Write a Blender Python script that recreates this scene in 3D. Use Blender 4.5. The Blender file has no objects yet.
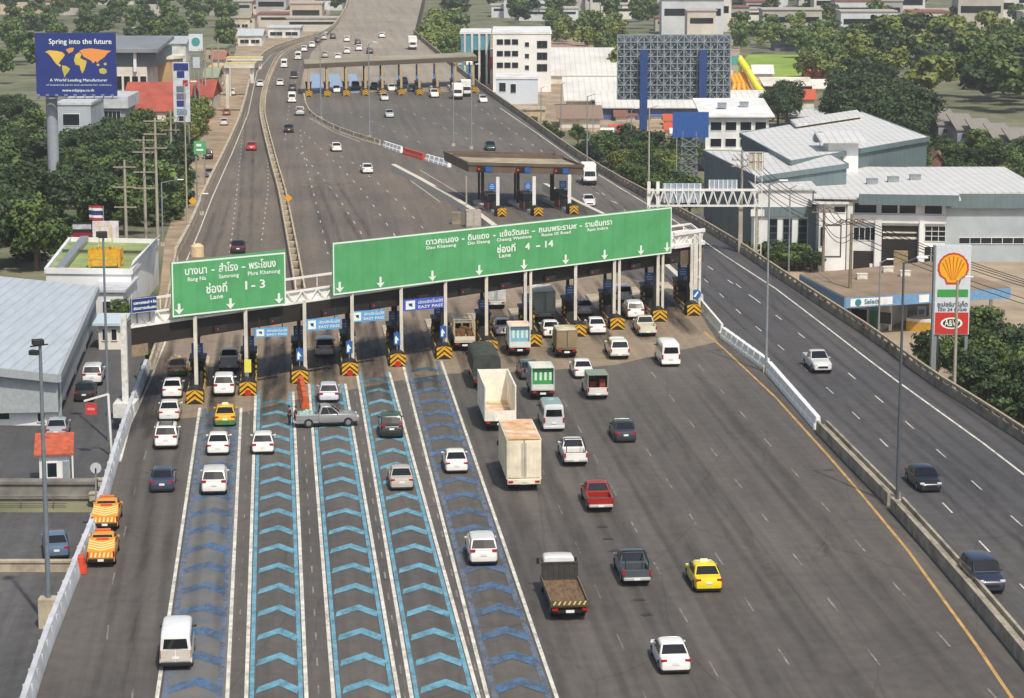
import bpy, bmesh, math, random
from mathutils import Vector, Matrix
random.seed(7)
R = math.radians
sc = bpy.context.scene
col = sc.collection
# ---------------------------------------------------------------- camera
F, CH, YH = 2500.0, 42.5, -100.0
TH = math.atan((349 - YH) / F)
cd = bpy.data.cameras.new('camera'); cam = bpy.data.objects.new('camera', cd); col.objects.link(cam)
cam.location = (0, 0, CH); cam.rotation_euler = (math.pi/2 - TH, 0, 0)
cd.sensor_width = 36; cd.lens = F/1024*36; cd.clip_start = 1; cd.clip_end = 6000
sc.camera = cam
# ---------------------------------------------------------------- light
SUN_EL, SUN_AZ = 55, 158       # azimuth clockwise from +Y: the sun stands behind the camera, to the right
w = bpy.data.worlds.new('World'); sc.world = w; w.use_nodes = True
nt = w.node_tree; bg = nt.nodes['Background']
sky = nt.nodes.new('ShaderNodeTexSky'); sky.sky_type = 'NISHITA'; sky.sun_disc = False
sky.sun_elevation = R(SUN_EL); sky.sun_rotation = R(SUN_AZ); sky.dust_density = 3.0; sky.air_density = 1.0
nt.links.new(sky.outputs[0], bg.inputs[0]); bg.inputs[1].default_value = 0.115
sl = bpy.data.lights.new('sun', 'SUN'); sl.energy = 3.4; sl.angle = R(1.2); sl.color = (1, .93, .81)
so = bpy.data.objects.new('sun', sl); col.objects.link(so)
az, el = R(SUN_AZ), R(SUN_EL)
sd = Vector((math.sin(az)*math.cos(el), math.cos(az)*math.cos(el), math.sin(el)))
so.rotation_euler = sd.to_track_quat('Z', 'Y').to_euler(); so.location = (0, 0, 200)
sc.view_settings.view_transform = 'Standard'; sc.view_settings.look = 'None'
sc.view_settings.exposure = 0.12; sc.view_settings.gamma = 1.0
sc.render.engine = 'CYCLES'
# ---------------------------------------------------------------- from picture rows and columns to the ground
ST, CT = math.sin(TH), math.cos(TH)
def ray(x, y):
    u, v = (x-512)/F, (y-349)/F
    return Vector((u, CT - v*ST, -ST - v*CT))
def P(x, y, z=0.0):
    r = ray(x, y); return Vector((0, 0, CH)) + r*((z-CH)/r.z)
def At(x, y, Y):
    r = ray(x, y); return Vector((0, 0, CH)) + r*(Y/r.y)
def onplane(x, y, p, n):
    r = ray(x, y); o = Vector((0, 0, CH)); return o + r*((p-o).dot(n)/r.dot(n))
def ss(a, b, x):
    t = min(1, max(0, (x-a)/(b-a))); return t*t*(3-2*t)
YW = P(60, 497, -1.5).y
def gh(X, Y):
    left = -1.5 - 5.5*ss(290, 430, Y)
    if Y < YW: left = -2.2
    return left + (-7-left)*ss(-14, 4, X)
def PG(x, y):
    z = -4.0
    for i in range(30):
        p = P(x, y, z); z = z*.4 + gh(p.x, p.y)*.6
    return P(x, y, z)
def topz(p, y):      # height at which the point above p shows on picture row y
    k = -(y-349)/F
    # (z-CH)/(Y') : solve camera space
    Yc = p.y
    # v = -(dz*CT + Y*ST)/(Y*CT - dz*ST)
    v = (y-349)/F
    dz = -(v*Yc*CT + Yc*ST)/(CT - v*ST)
    return CH + dz
LD = (P(285, 50) - P(285, 50)); LD = Vector((-.0908, 1.016, 0)).normalized()   # lane direction
LR = Vector((LD.y, -LD.x, 0))
# ---------------------------------------------------------------- materials
def lin(c):
    if isinstance(c, str):
        c = [int(c[i:i+2], 16)/255 for i in (0, 2, 4)]
        c = [x/12.92 if x <= .04045 else ((x+.055)/1.055)**2.4 for x in c]
    return (*c[:3], 1)
MATS = {}
def mat(name, c, rough=.7, metal=0, var=.12, scale=3, bump=0, emit=0, coat=0, streak=None, c2=None):
    if name in MATS: return MATS[name]
    m = bpy.data.materials.new(name); m.use_nodes = True; n = m.node_tree; b = n.nodes['Principled BSDF']
    c = lin(c); b.inputs['Roughness'].default_value = rough; b.inputs['Metallic'].default_value = metal
    b.inputs['Base Color'].default_value = c
    if coat: b.inputs['Coat Weight'].default_value = coat; b.inputs['Coat Roughness'].default_value = .08
    if emit: b.inputs['Emission Color'].default_value = c; b.inputs['Emission Strength'].default_value = emit
    if var or c2:
        tc = n.nodes.new('ShaderNodeTexCoord'); mp = n.nodes.new('ShaderNodeMapping')
        n.links.new(tc.outputs['Object'], mp.inputs[0])
        if streak: mp.inputs['Scale'].default_value = streak
        nz = n.nodes.new('ShaderNodeTexNoise'); nz.inputs['Scale'].default_value = scale; nz.inputs['Detail'].default_value = 6
        nz.inputs['Roughness'].default_value = .6
        n.links.new(mp.outputs[0], nz.inputs[0])
        rp = n.nodes.new('ShaderNodeValToRGB'); n.links.new(nz.outputs[0], rp.inputs[0])
        lo = [x*(1-var*2) for x in c[:3]]; hi = [min(.95, x*(1+var)) for x in c[:3]]
        if c2: lo = lin(c2)[:3]
        rp.color_ramp.elements[0].color = (*lo, 1); rp.color_ramp.elements[1].color = (*hi, 1)
        rp.color_ramp.elements[0].position = .3; rp.color_ramp.elements[1].position = .62
        n.links.new(rp.outputs[0], b.inputs['Base Color'])
        if bump:
            bp = n.nodes.new('ShaderNodeBump'); bp.inputs['Strength'].default_value = bump; bp.inputs['Distance'].default_value = .05
            n.links.new(nz.outputs[0], bp.inputs['Height']); n.links.new(bp.outputs[0], b.inputs['Normal'])
    MATS[name] = m; return m
def seams(m, scale=1.6, axis='X', dark=.72, rot=0.0):
    """sheet joints across a metal roof"""
    n = m.node_tree; N = n.nodes; L = n.links; b = N['Principled BSDF']; tc = N.new('ShaderNodeTexCoord'); mp = N.new('ShaderNodeMapping'); mp.inputs['Rotation'].default_value = (0, 0, rot); L.new(tc.outputs['Object'], mp.inputs[0])
    wv = N.new('ShaderNodeTexWave'); wv.bands_direction = axis; wv.inputs['Scale'].default_value = scale*.314; L.new(mp.outputs[0], wv.inputs[0])
    r = N.new('ShaderNodeValToRGB'); L.new(wv.outputs[0], r.inputs[0]); r.color_ramp.elements[0].position = .0; r.color_ramp.elements[0].color = (dark, dark, dark, 1); r.color_ramp.elements[1].position = .12; r.color_ramp.elements[1].color = (1, 1, 1, 1)
    q = N.new('ShaderNodeMixRGB'); q.blend_type = 'MULTIPLY'; q.inputs[0].default_value = 1; src = b.inputs['Base Color'].links[0].from_socket if b.inputs['Base Color'].links else None
    if src: L.new(src, q.inputs[1])
    else: q.inputs[1].default_value = b.inputs['Base Color'].default_value
    L.new(r.outputs[0], q.inputs[2]); L.new(q.outputs[0], b.inputs['Base Color']); return m
def worn(m, amount=.5, scale=1.3):
    """paint rubbed through to the asphalt in patches"""
    n = m.node_tree; N = n.nodes; L = n.links; b = N['Principled BSDF']; tc = N.new('ShaderNodeTexCoord'); z = N.new('ShaderNodeTexNoise'); z.inputs['Scale'].default_value = scale; z.inputs['Detail'].default_value = 9; z.inputs['Roughness'].default_value = .75
    mp = N.new('ShaderNodeMapping'); mp.inputs['Scale'].default_value = (1, .45, 1); L.new(tc.outputs['Object'], mp.inputs[0]); L.new(mp.outputs[0], z.inputs[0])
    r = N.new('ShaderNodeValToRGB'); L.new(z.outputs[0], r.inputs[0]); e = r.color_ramp.elements; e[0].position = .36; e[1].position = .54; e[0].color = (1-amount,)*3+(1,); e[1].color = (1, 1, 1, 1); L.new(r.outputs[0], b.inputs['Alpha']); return m
def road_mat(name, base, warm, dark, ang=0.089, lane=4.3):
    """worn asphalt: broad patches, fine grain, rubber streaks that run with the lanes, cracks"""
    m = bpy.data.materials.new(name); m.use_nodes = True; n = m.node_tree; N = n.nodes; L = n.links; b = N['Principled BSDF']
    tc = N.new('ShaderNodeTexCoord')
    def noise(scale, sx=1, sy=1, det=5, rot=0):
        mp = N.new('ShaderNodeMapping'); mp.inputs['Scale'].default_value = (sx, sy, 1)
        r0 = N.new('ShaderNodeMapping'); r0.inputs['Rotation'].default_value = (0, 0, rot)
        L.new(tc.outputs['Object'], r0.inputs[0]); L.new(r0.outputs[0], mp.inputs[0])
        z = N.new('ShaderNodeTexNoise'); z.inputs['Scale'].default_value = scale; z.inputs['Detail'].default_value = det
        z.inputs['Roughness'].default_value = .62
        L.new(mp.outputs[0], z.inputs[0]); return z.outputs[0]
    def ramp(src, a, b_, p0, p1):
        r = N.new('ShaderNodeValToRGB'); L.new(src, r.inputs[0]); e = r.color_ramp.elements
        e[0].position, e[1].position = p0, p1; e[0].color = (*a, 1) if len(a) == 3 else a; e[1].color = (*b_, 1) if len(b_) == 3 else b_; return r.outputs[0]
    def mul(x, y, f=1.0, t='MULTIPLY'):
        q = N.new('ShaderNodeMixRGB'); q.blend_type = t; q.inputs[0].default_value = f
        L.new(x, q.inputs[1]); L.new(y, q.inputs[2]); return q.outputs[0]
    c0 = ramp(noise(.035, det=4), lin(base)[:3], lin(warm)[:3], .36, .64)
    st = ramp(noise(.55, 1, .018, 4, -ang), (.84, .84, .85), (1.06, 1.06, 1.05), .36, .62)
    c1 = mul(c0, st)
    st2 = ramp(noise(2.2, 1, .02, 3, -ang), (.90, .90, .90), (1.04, 1.04, 1.04), .38, .6)
    c1 = mul(c1, st2)
    fine = ramp(noise(.9, det=9), (.86, .86, .86), (1.1, 1.1, 1.1), .35, .65)
    c2 = mul(c1, fine)
    vo = N.new('ShaderNodeTexVoronoi'); vo.feature = 'DISTANCE_TO_EDGE'; vo.inputs['Scale'].default_value = .09
    mp = N.new('ShaderNodeMapping'); mp.inputs['Rotation'].default_value = (0, 0, -ang); mp.inputs['Scale'].default_value = (1.6, .5, 1)
    L.new(tc.outputs['Object'], mp.inputs[0])
    wn = N.new('ShaderNodeTexNoise'); wn.inputs['Scale'].default_value = .3; wn.inputs['Detail'].default_value = 6
    L.new(mp.outputs[0], wn.inputs[0])
    ad = N.new('ShaderNodeMixRGB'); ad.blend_type = 'ADD'; ad.inputs[0].default_value = 3.0
    L.new(mp.outputs[0], ad.inputs[1]); L.new(wn.outputs[1], ad.inputs[2]); L.new(ad.outputs[0], vo.inputs['Vector'])
    cr = ramp(vo.outputs[0], (.66, .66, .66), (1, 1, 1), .002, .007)
    c3 = mul(c2, cr, .7)
    L.new(c3, b.inputs['Base Color']); b.inputs['Roughness'].default_value = .78
    bp = N.new('ShaderNodeBump'); bp.inputs['Strength'].default_value = .12; bp.inputs['Distance'].default_value = .03
    L.new(noise(9, det=4), bp.inputs['Height']); L.new(bp.outputs[0], b.inputs['Normal'])
    MATS[name] = m; return m
# ---------------------------------------------------------------- mesh builder
class MB:
    def __init__(s): s.v = []; s.f = []; s.m = []; s.sm = []
    def add(s, vs, fs, mi=0, smooth=False):
        o = len(s.v); s.v += [Vector(v) for v in vs]
        for f in fs: s.f.append([i+o for i in f]); s.m.append(mi); s.sm.append(smooth)
        return s
    def box(s, c, d, rz=0, mi=0, taper=1.0):
        x, y, z = d[0]/2, d[1]/2, d[2]/2; q = Matrix.Rotation(rz, 3, 'Z'); c = Vector(c)
        vs = []
        for k in (-1, 1):
            t = taper if k > 0 else 1
            for a, b in ((-1, -1), (1, -1), (1, 1), (-1, 1)): vs.append(c + q @ Vector((a*x*t, b*y*t, k*z)))
        return s.add(vs, [(3, 2, 1, 0), (4, 5, 6, 7), (0, 1, 5, 4), (1, 2, 6, 5), (2, 3, 7, 6), (3, 0, 4, 7)], mi)
    def bx(s, x0, x1, y0, y1, z0, z1, mi=0):
        return s.box(((x0+x1)/2, (y0+y1)/2, (z0+z1)/2), (abs(x1-x0), abs(y1-y0), abs(z1-z0)), 0, mi)
    def quad(s, a, b, c, d, mi=0): return s.add([a, b, c, d], [(0, 1, 2, 3)], mi)
    def slab(s, quad, n, t, mi=0):      # a four-cornered plate with thickness t along n
        n = Vector(n).normalized()*t; q = [Vector(a) for a in quad]; r = [a+n for a in q]
        return s.add(q+r, [(3, 2, 1, 0), (4, 5, 6, 7), (0, 1, 5, 4), (1, 2, 6, 5), (2, 3, 7, 6), (3, 0, 4, 7)], mi)
    def prism(s, poly, z0, z1, mi=0):
        n = len(poly); a = [Vector((p[0], p[1], z0)) for p in poly]; b = [Vector((p[0], p[1], z1)) for p in poly]
        s.add(a+b, [tuple(range(n))[::-1], tuple(range(n, 2*n))] + [(i, (i+1) % n, n+(i+1) % n, n+i) for i in range(n)], mi); return s
    def side(s, prof, x0, x1, mi=0, smooth=False):   # profile (y,z) swept along x
        n = len(prof); a = [Vector((x0, p[0], p[1])) for p in prof]; b = [Vector((x1, p[0], p[1])) for p in prof]
        return s.add(a+b, [tuple(range(n)), tuple(range(n, 2*n))[::-1]] + [(i+n, (i+1) % n+n, (i+1) % n, i) for i in range(n)], mi, smooth)
    def bar(s, p, q, w, h=None, mi=0):
        p, q = Vector(p), Vector(q); h = h or w; d = (q-p)
        if d.length < 1e-6: return s
        d.normalize(); u = d.cross(Vector((0, 0, 1)))
        if u.length < 1e-3: u = Vector((1, 0, 0))
        u.normalize(); v = u.cross(d)
        vs = [e + u*a*w/2 + v*b*h/2 for e in (p, q) for a, b in ((-1, -1), (1, -1), (1, 1), (-1, 1))]
        return s.add(vs, [(3, 2, 1, 0), (4, 5, 6, 7), (0, 1, 5, 4), (1, 2, 6, 5), (2, 3, 7, 6), (3, 0, 4, 7)], mi)
    def tube(s, p, q, r, r2=None, n=10, mi=0, smooth=True):
        p, q = Vector(p), Vector(q); r2 = r if r2 is None else r2; d = (q-p).normalized(); u = d.cross(Vector((0, 0, 1)))
        if u.length < 1e-3: u = Vector((1, 0, 0))
        u.normalize(); v = u.cross(d)
        vs = []
        for e, k in ((p, r), (q, r2)):
            for i in range(n):
                a = 2*math.pi*i/n; vs.append(e + u*math.cos(a)*k + v*math.sin(a)*k)
        o = len(s.v); s.v += vs
        for i in range(n): s.f.append([o+i, o+(i+1) % n, o+n+(i+1) % n, o+n+i]); s.m.append(mi); s.sm.append(smooth)
        s.f.append([o+i for i in range(n)][::-1]); s.m.append(mi); s.sm.append(False)
        s.f.append([o+n+i for i in range(n)]); s.m.append(mi); s.sm.append(False)
        return s
    def ell(s, c, r, nu=12, nv=8, mi=0):
        c = Vector(c); vs = []; fs = []
        for j in range(nv+1):
            t = math.pi*j/nv
            for i in range(nu):
                a = 2*math.pi*i/nu; vs.append(c + Vector((r[0]*math.sin(t)*math.cos(a), r[1]*math.sin(t)*math.sin(a), r[2]*math.cos(t))))
        for j in range(nv):
            for i in range(nu): fs.append((j*nu+i, (j+1)*nu+i, (j+1)*nu+(i+1) % nu, j*nu+(i+1) % nu))
        return s.add(vs, fs, mi, True)
    def loft(s, secs, mi=0, smooth=True, cap=True):
        n = len(secs[0]); vs = [v for q in secs for v in q]; fs = []
        for j in range(len(secs)-1):
            for i in range(n): fs.append((j*n+i, (j+1)*n+i, (j+1)*n+(i+1) % n, j*n+(i+1) % n))
        s.add(vs, fs, mi, smooth); o = len(s.v)-len(vs)
        if cap:
            s.f.append([o+i for i in range(n)]); s.m.append(mi); s.sm.append(False)
            k = o+(len(secs)-1)*n; s.f.append([k+i for i in range(n)][::-1]); s.m.append(mi); s.sm.append(False)
        return s
    def mesh(s, name, mats):
        me = bpy.data.meshes.new(name); me.from_pydata([tuple(v) for v in s.v], [], s.f)
        for m in (mats if isinstance(mats, (list, tuple)) else [mats]): me.materials.append(m)
        me.polygons.foreach_set('material_index', s.m); me.polygons.foreach_set('use_smooth', s.sm)
        me.validate(); bm = bmesh.new(); bm.from_mesh(me)
        bmesh.ops.recalc_face_normals(bm, faces=bm.faces); bm.to_mesh(me); bm.free()
        if any(s.sm): me.set_sharp_from_angle(angle=R(38))
        me.update(); return me
    def build(s, name, mats, parent=None, world=False, bevel=0):
        if parent is None:
            if s.v:
                xs = [v.x for v in s.v]; ys = [v.y for v in s.v]; zs = [v.z for v in s.v]
                o = Vector(((min(xs)+max(xs))/2, (min(ys)+max(ys))/2, min(zs)))
            s.v = [v-o for v in s.v]
        elif world:
            inv = parent['_inv'] if False else (Matrix.Translation(parent.location) @ parent.rotation_euler.to_matrix().to_4x4()).inverted()
            s.v = [inv @ v for v in s.v]
        ob = bpy.data.objects.new(name, s.mesh(name, mats)); col.objects.link(ob)
        if parent is None: ob.location = o
        else: ob.parent = parent
        if bevel:
            b = ob.modifiers.new('bevel', 'BEVEL'); b.width = bevel; b.segments = 2; b.limit_method = 'ANGLE'
        return ob
def tag(o, label, cat, group=None, kind=None):
    if label: o['label'] = label
    if cat: o['category'] = cat
    if group: o['group'] = group
    if kind: o['kind'] = kind
    return o
def thing(name, label, cat, loc=(0, 0, 0), rz=0, group=None):
    o = bpy.data.objects.new(name, None); o.empty_display_size = .5; col.objects.link(o)
    o.location = loc; o.rotation_euler = (0, 0, rz); return tag(o, label, cat, group)
def struct(name, mb, m):
    o = bpy.data.objects.new(name, mb.mesh(name, m)); col.objects.link(o); o['kind'] = 'structure'; return o
def copy_tree(o, parent=None):
    c = o.copy(); col.objects.link(c)
    if parent: c.parent = parent
    for ch in KIDS.get(o.name, []):
        KIDS.setdefault(c.name, []).append(copy_tree(ch, c))
    return c
KIDS = {}
def kids(root):
    for o in list(bpy.data.objects):
        if o.parent: KIDS.setdefault(o.parent.name, [])
    def walk(r):
        KIDS[r.name] = list(r.children)
        for c in r.children: walk(c)
    walk(root)
def text_mb(txt, size, align='LEFT', depth=0.0):
    cu = bpy.data.curves.new('lettering', 'FONT'); cu.body = txt; cu.size = size; cu.align_x = align; cu.extrude = depth; cu.resolution_u = 2
    ob = bpy.data.objects.new('lettering', cu); col.objects.link(ob)
    bpy.context.view_layer.update()
    me = ob.to_mesh(); vs = [v.co.copy() for v in me.vertices]; fs = [list(p.vertices) for p in me.polygons]
    ob.to_mesh_clear(); bpy.data.objects.remove(ob); bpy.data.curves.remove(cu)
    return vs, fs
def put_text(name, txt, size, origin, U, V, m, parent, align='LEFT', off=.03, bold=0.0, fit=None):
    """lettering as a thin mesh lying on the plane origin + a*U + b*V (unit-ish vectors)"""
    vs, fs = text_mb(txt, size, align)
    if not vs: return None
    if fit:
        x0 = min(v.x for v in vs); x1 = max(v.x for v in vs); k = fit/(x1-x0)
        for v in vs: v.x *= k
    n = Vector(U).cross(Vector(V)).normalized()
    mb = MB(); o = Vector(origin) + n*off
    mb.add([o + Vector(U)*v.x + Vector(V)*v.y for v in vs], fs)
    if bold:
        for dx, dy in ((bold, 0), (0, bold)):
            mb.add([o + n*.004*(1 if dx else 2) + Vector(U)*(v.x+dx) + Vector(V)*(v.y+dy) for v in vs], fs)
    return mb.build(name, m, parent, world=True)
def pl(points, z=0.0): return [P(x, y, z) for x, y in points]
def strip(mb, pts, wdt, dz, mi=0, dash=None):
    """painted line of real width along a world polyline; dash=(on, off)"""
    segs = []; pts = [Vector((p.x, p.y, 0)) for p in pts]
    L = [0]
    for a, b in zip(pts, pts[1:]): L.append(L[-1]+(b-a).length)
    def at(d):
        for i in range(len(pts)-1):
            if d <= L[i+1]+1e-9: return pts[i].lerp(pts[i+1], (d-L[i])/max(1e-9, L[i+1]-L[i]))
        return pts[-1].copy()
    def sec(p, t): 
        n = Vector((-t.y, t.x, 0)).normalized()*wdt/2; return p+n, p-n
    def run(a, b):
        ds = [a] + [l for l in L if a < l < b] + [b]; q = [at(d) for d in ds]; row = []
        for i, p in enumerate(q):
            t = (q[min(i+1, len(q)-1)] - q[max(i-1, 0)]); row.append(sec(p, t))
        for (a1, a2), (b1, b2) in zip(row, row[1:]):
            mb.quad(a2+Vector((0, 0, dz)), b2+Vector((0, 0, dz)), b1+Vector((0, 0, dz)), a1+Vector((0, 0, dz)), mi)
    if not dash: run(0, L[-1])
    else:
        d = 0
        while d < L[-1]: run(d, min(L[-1], d+dash[0])); d += dash[0]+dash[1]
def sweep(mb, pts, prof, mi=0, zs=None):
    """profile [(offset, height)] swept along a world polyline"""
    rows = []
    for i, p in enumerate(pts):
        a, b = pts[max(i-1, 0)], pts[min(i+1, len(pts)-1)]; t = Vector((b.x-a.x, b.y-a.y, 0)).normalized(); n = Vector((t.y, -t.x, 0))
        rows.append([Vector((p.x, p.y, p.z)) + n*o + Vector((0, 0, h)) for o, h in prof])
    mb.loft(rows, mi, smooth=False)
def resamp(pts, step):
    out = [pts[0]]
    for a, b in zip(pts, pts[1:]):
        n = max(1, int((b-a).length/step))
        out += [a.lerp(b, (i+1)/n) for i in range(n)]
    return out
def smoothpl(pts, it=2):
    for _ in range(it):
        q = [pts[0]]
        for a, b in zip(pts, pts[1:]): q += [a.lerp(b, .25), a.lerp(b, .75)]
        q.append(pts[-1]); pts = q
    return pts
# ================================================================ materials in use
M_PLAZA = road_mat('plaza_asphalt', '54504c', '625d56', None)
M_ROADB = road_mat('highway_asphalt', '4b4a4b', '585552', None)
M_RAMP = road_mat('ramp_asphalt', '655d54', '756a5d', None)
M_UPP = road_mat('upper_plaza_asphalt', '5f5b54', '6c665d', None)
M_FAR = road_mat('concrete_road', '94897b', 'a39886', None)
M_APRON = road_mat('toll_concrete', '857664', '968570', None)
M_LOT = road_mat('lot_asphalt', '4e4e4f', '5c5b5a', None)
M_DIRT = mat('dry_earth', 'a38f76', .95, var=.2, scale=.2, bump=.3, c2='7f7361')
M_GROUND = mat('ground_mix', '716f58', .95, var=.25, scale=.09, bump=.2, c2='465433')
M_GRASS = mat('meadow_grass', '8ca33f', .95, var=.2, scale=.08, bump=.4, c2='6c8a35')
M_WHITEP = mat('road_paint_white', 'd6d3c8', .7, var=.14, scale=1.2)
M_WORN = mat('road_paint_worn', '8a857c', .8, var=.2, scale=.8)
M_YELLP = mat('road_paint_yellow', 'c09a5c', .7, var=.14, scale=.8)
M_BLUEL = mat('lane_paint_light_blue', '689cb0', .75, var=.14, scale=.9)
M_BLUED = mat('lane_paint_dark_blue', '46678a', .8, var=.16, scale=.6, c2='565e68')
M_BLUES = mat('lane_paint_slate', '5d6c80', .8, var=.12, scale=.5, c2='63666b')
for m_, a_ in ((M_WHITEP, .45), (M_YELLP, .35), (M_BLUEL, .5), (M_BLUED, .65), (M_BLUES, .7), (M_WORN, .6)): worn(m_, a_)
M_CONC = mat('barrier_concrete', 'b3a791', .9, var=.2, scale=.7, bump=.2)
M_CONCD = mat('old_concrete', '8f8573', .9, var=.25, scale=.5, bump=.3, c2='5f5a4f')
M_GREYW = mat('grey_white_wall', 'bfc2c6', .7, var=.12, scale=.6)
M_WHITE = mat('white_paint', 'e6e5e0', .5, var=.07, scale=.5)
M_PLAST = mat('white_plastic', 'eceeec', .4, var=.08, scale=.8)
M_REDPL = mat('red_plastic', 'cf4a2c', .4, var=.1)
M_STEEL = mat('galvanised_steel', '9aa0a4', .5, .4, var=.1, scale=2)
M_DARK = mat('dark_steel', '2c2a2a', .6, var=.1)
M_POLEC = mat('concrete_pole', 'a39c8d', .9, var=.12, scale=.5)
M_GLASS = mat('window_glass', '1c242a', .08, var=0)
M_YEL = mat('hazard_yellow', 'd9a51c', .5, var=.12, scale=3)
M_BLK = mat('hazard_black', '1e1c18', .6, var=.1)
M_BLUE = mat('sign_blue', '2b62a8', .45, var=.05)
M_NAVY = mat('sign_navy', '25377e', .45, var=.06, scale=.3)
M_GREEN = mat('sign_green', '58a86c', .5, var=.07, scale=.5)
seams(M_GREEN, .8, dark=.93)
M_LETTER = mat('sign_lettering', 'e9f4e8', .5, var=0)
M_LETD = mat('dark_lettering', '3a465a', .5, var=0)
M_RED = mat('red_paint', 'b3261c', .45, var=.08)
M_BROWNF = mat('canopy_fascia', '6c5c4c', .7, var=.15, scale=.4)
M_ROOFB = mat('weathered_roof', 'a89b83', .9, var=.15, scale=.3, c2='7a7361')

# ================================================================ ground
xs = [-1800, -1200, -800, -500, -350, -250, -180, -130, -100, -80, -65, -50, -40, -30, -24, -20, -17] + [-14+2*i for i in range(10)] + [8, 15, 30, 50, 80, 120, 180, 250, 350, 500, 800, 1200, 1800]
ys = [40, 80, 110, 130, 150, 165, YW-.35, YW+.35, 180, 200, 230, 260, 280, 290] + [290+7*i for i in range(1, 21)] + [450, 500, 600, 700, 850, 1000, 1300, 1700, 2300, 3200, 5000]
g = MB(); nx = len(xs)
g.add([(x, y, gh(x, y)) for y in ys for x in xs], [(j*nx+i, j*nx+i+1, (j+1)*nx+i+1, (j+1)*nx+i) for j in range(len(ys)-1) for i in range(nx-1)])
struct('ground', g, M_GROUND)
def gpatch(name, rows, m, dz=.06, n=6, kind='structure'):
    """rows: list of (left px, right px) pairs on the ground, draped on it"""
    mb = MB(); pts = []
    rr = []
    for (a, b), (c, d) in zip(rows, rows[1:]):
        for k in range(6):
            t = k/6; rr.append(((a[0]+(c[0]-a[0])*t, a[1]+(c[1]-a[1])*t), (b[0]+(d[0]-b[0])*t, b[1]+(d[1]-b[1])*t)))
    rr.append(rows[-1])
    for a, b in rr:
        A, B = PG(*a), PG(*b)
        for i in range(n+1):
            p = A.lerp(B, i/n); pts.append((p.x, p.y, gh(p.x, p.y)+dz))
    mb.add(pts, [(j*(n+1)+i, j*(n+1)+i+1, (j+1)*(n+1)+i+1, (j+1)*(n+1)+i) for j in range(len(rr)-1) for i in range(n)])
    return struct(name, mb, m)
gpatch('car_park', [((-120, 494), (106, 494)), ((-120, 420), (124, 438)), ((-90, 350), (150, 368)), ((-60, 300), (166, 318))], M_LOT, .05)
gpatch('side_street', [((150, 330), (172, 330)), ((160, 290), (190, 262)), ((165, 240), (196, 232)), ((180, 195), (214, 195)), ((196, 150), (234, 150)), ((214, 110), (250, 110)), ((228, 75), (262, 66)), ((236, 50), (300, 40)), ((236, 30), (330, 26)), ((236, 10), (330, 5))], M_DIRT, .07)
gpatch('underpass_road', [((-260, 760), (0, 760)), ((-200, 660), (46, 660)), ((-160, 600), (70, 600)), ((-150, 509), (98, 509))], M_LOT, .05)
gpatch('forecourt', [((640, 232), (1150, 232)), ((640, 270), (1180, 270)), ((760, 360), (1250, 360)), ((880, 430), (1300, 430))], mat('forecourt_concrete', 'a2937c', .9, var=.15, scale=.15, c2='8a7d6b'), .05)
gpatch('grass_field', [((735, 78), (800, 78)), ((738, 66), (815, 66)), ((748, 55), (850, 55))], M_GRASS, .08)
gpatch('market_ground', [((500, 128), (760, 140)), ((480, 90), (800, 100)), ((470, 60), (740, 64)), ((460, 30), (740, 40))], M_DIRT, .05)

# ================================================================ decks
LEFT = [(-10, 850), (48, 660), (75, 590), (103, 520), (125, 440), (150, 370), (163, 330), (176, 258), (192, 228), (205, 195), (228, 149), (243, 114), (253, 68), (268, 51.6), (294, 43), (322, 36), (338, 24), (348, 5), (352, -20), (354, -50)]
RIGHT = [(430, -50), (427, -20), (421, 5), (414, 34), (437, 54), (477, 86), (494, 98), (531, 124), (569, 152), (612, 180), (660, 205), (725, 241), (776, 276), (826, 309), (877, 342), (928, 381), (984, 416), (1060, 466), (1150, 530), (1620, 850)]
def sheet(name, px, m, dz):
    mb = MB(); mb.add([P(x, y) + Vector((0, 0, dz)) for x, y in px], [tuple(range(len(px)))]); return struct(name, mb, m)
mb = MB(); poly = pl(LEFT) + pl(RIGHT); mb.prism([(p.x, p.y) for p in poly], -7.3, 0); struct('toll_plaza_deck', mb, M_PLAZA)
RB_L = [(700, 304), (739, 340), (768, 370), (819, 429), (892, 505), (984, 609), (1200, 850)]
sheet('highway', [(303, 97), (307, 106), (311, 116), (336, 129), (361, 139), (379, 144), (402, 152), (449, 165), (475, 182), (505, 205), (575, 207), (600, 217), (655, 262)] + RB_L + RIGHT[::-1][1:14], M_ROADB, .006)
sheet('ramp_road', [(164, 328), (177, 258), (193, 228), (206, 195), (229, 149), (244, 114), (254, 68), (269, 51.6), (295, 43), (323, 36), (326, 40), (312, 52), (304, 70), (300, 92), (303, 97), (307, 106), (311, 116), (336, 129), (361, 139), (379, 144), (402, 152), (449, 165), (475, 182), (505, 205), (560, 250), (600, 268), (440, 282), (300, 296), (168, 316)], M_RAMP, .009)
sheet('upper_plaza', [(303, 97), (307, 106), (311, 116), (336, 129), (361, 139), (379, 144), (402, 152), (449, 165), (475, 182), (505, 205), (575, 207), (600, 217), (640, 240), (700, 228), (660, 205), (612, 180), (569, 152), (531, 124), (494, 98), (480, 92), (302, 92)], M_UPP, .012)
sheet('far_road', [(300, 92), (480, 92), (477, 86), (437, 54), (414, 34), (421, 5), (427, -20), (430, -50), (354, -50), (352, -20), (348, 5), (338, 24), (326, 38), (312, 52), (304, 70)], M_FAR, .010)
sheet('toll_apron', [(152, 376), (172, 420), (246, 412), (300, 399), (350, 390), (398, 381), (444, 374), (530, 372), (615, 365), (718, 342), (690, 298), (600, 268), (440, 282), (300, 296), (168, 316)], M_APRON, .014)
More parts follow.
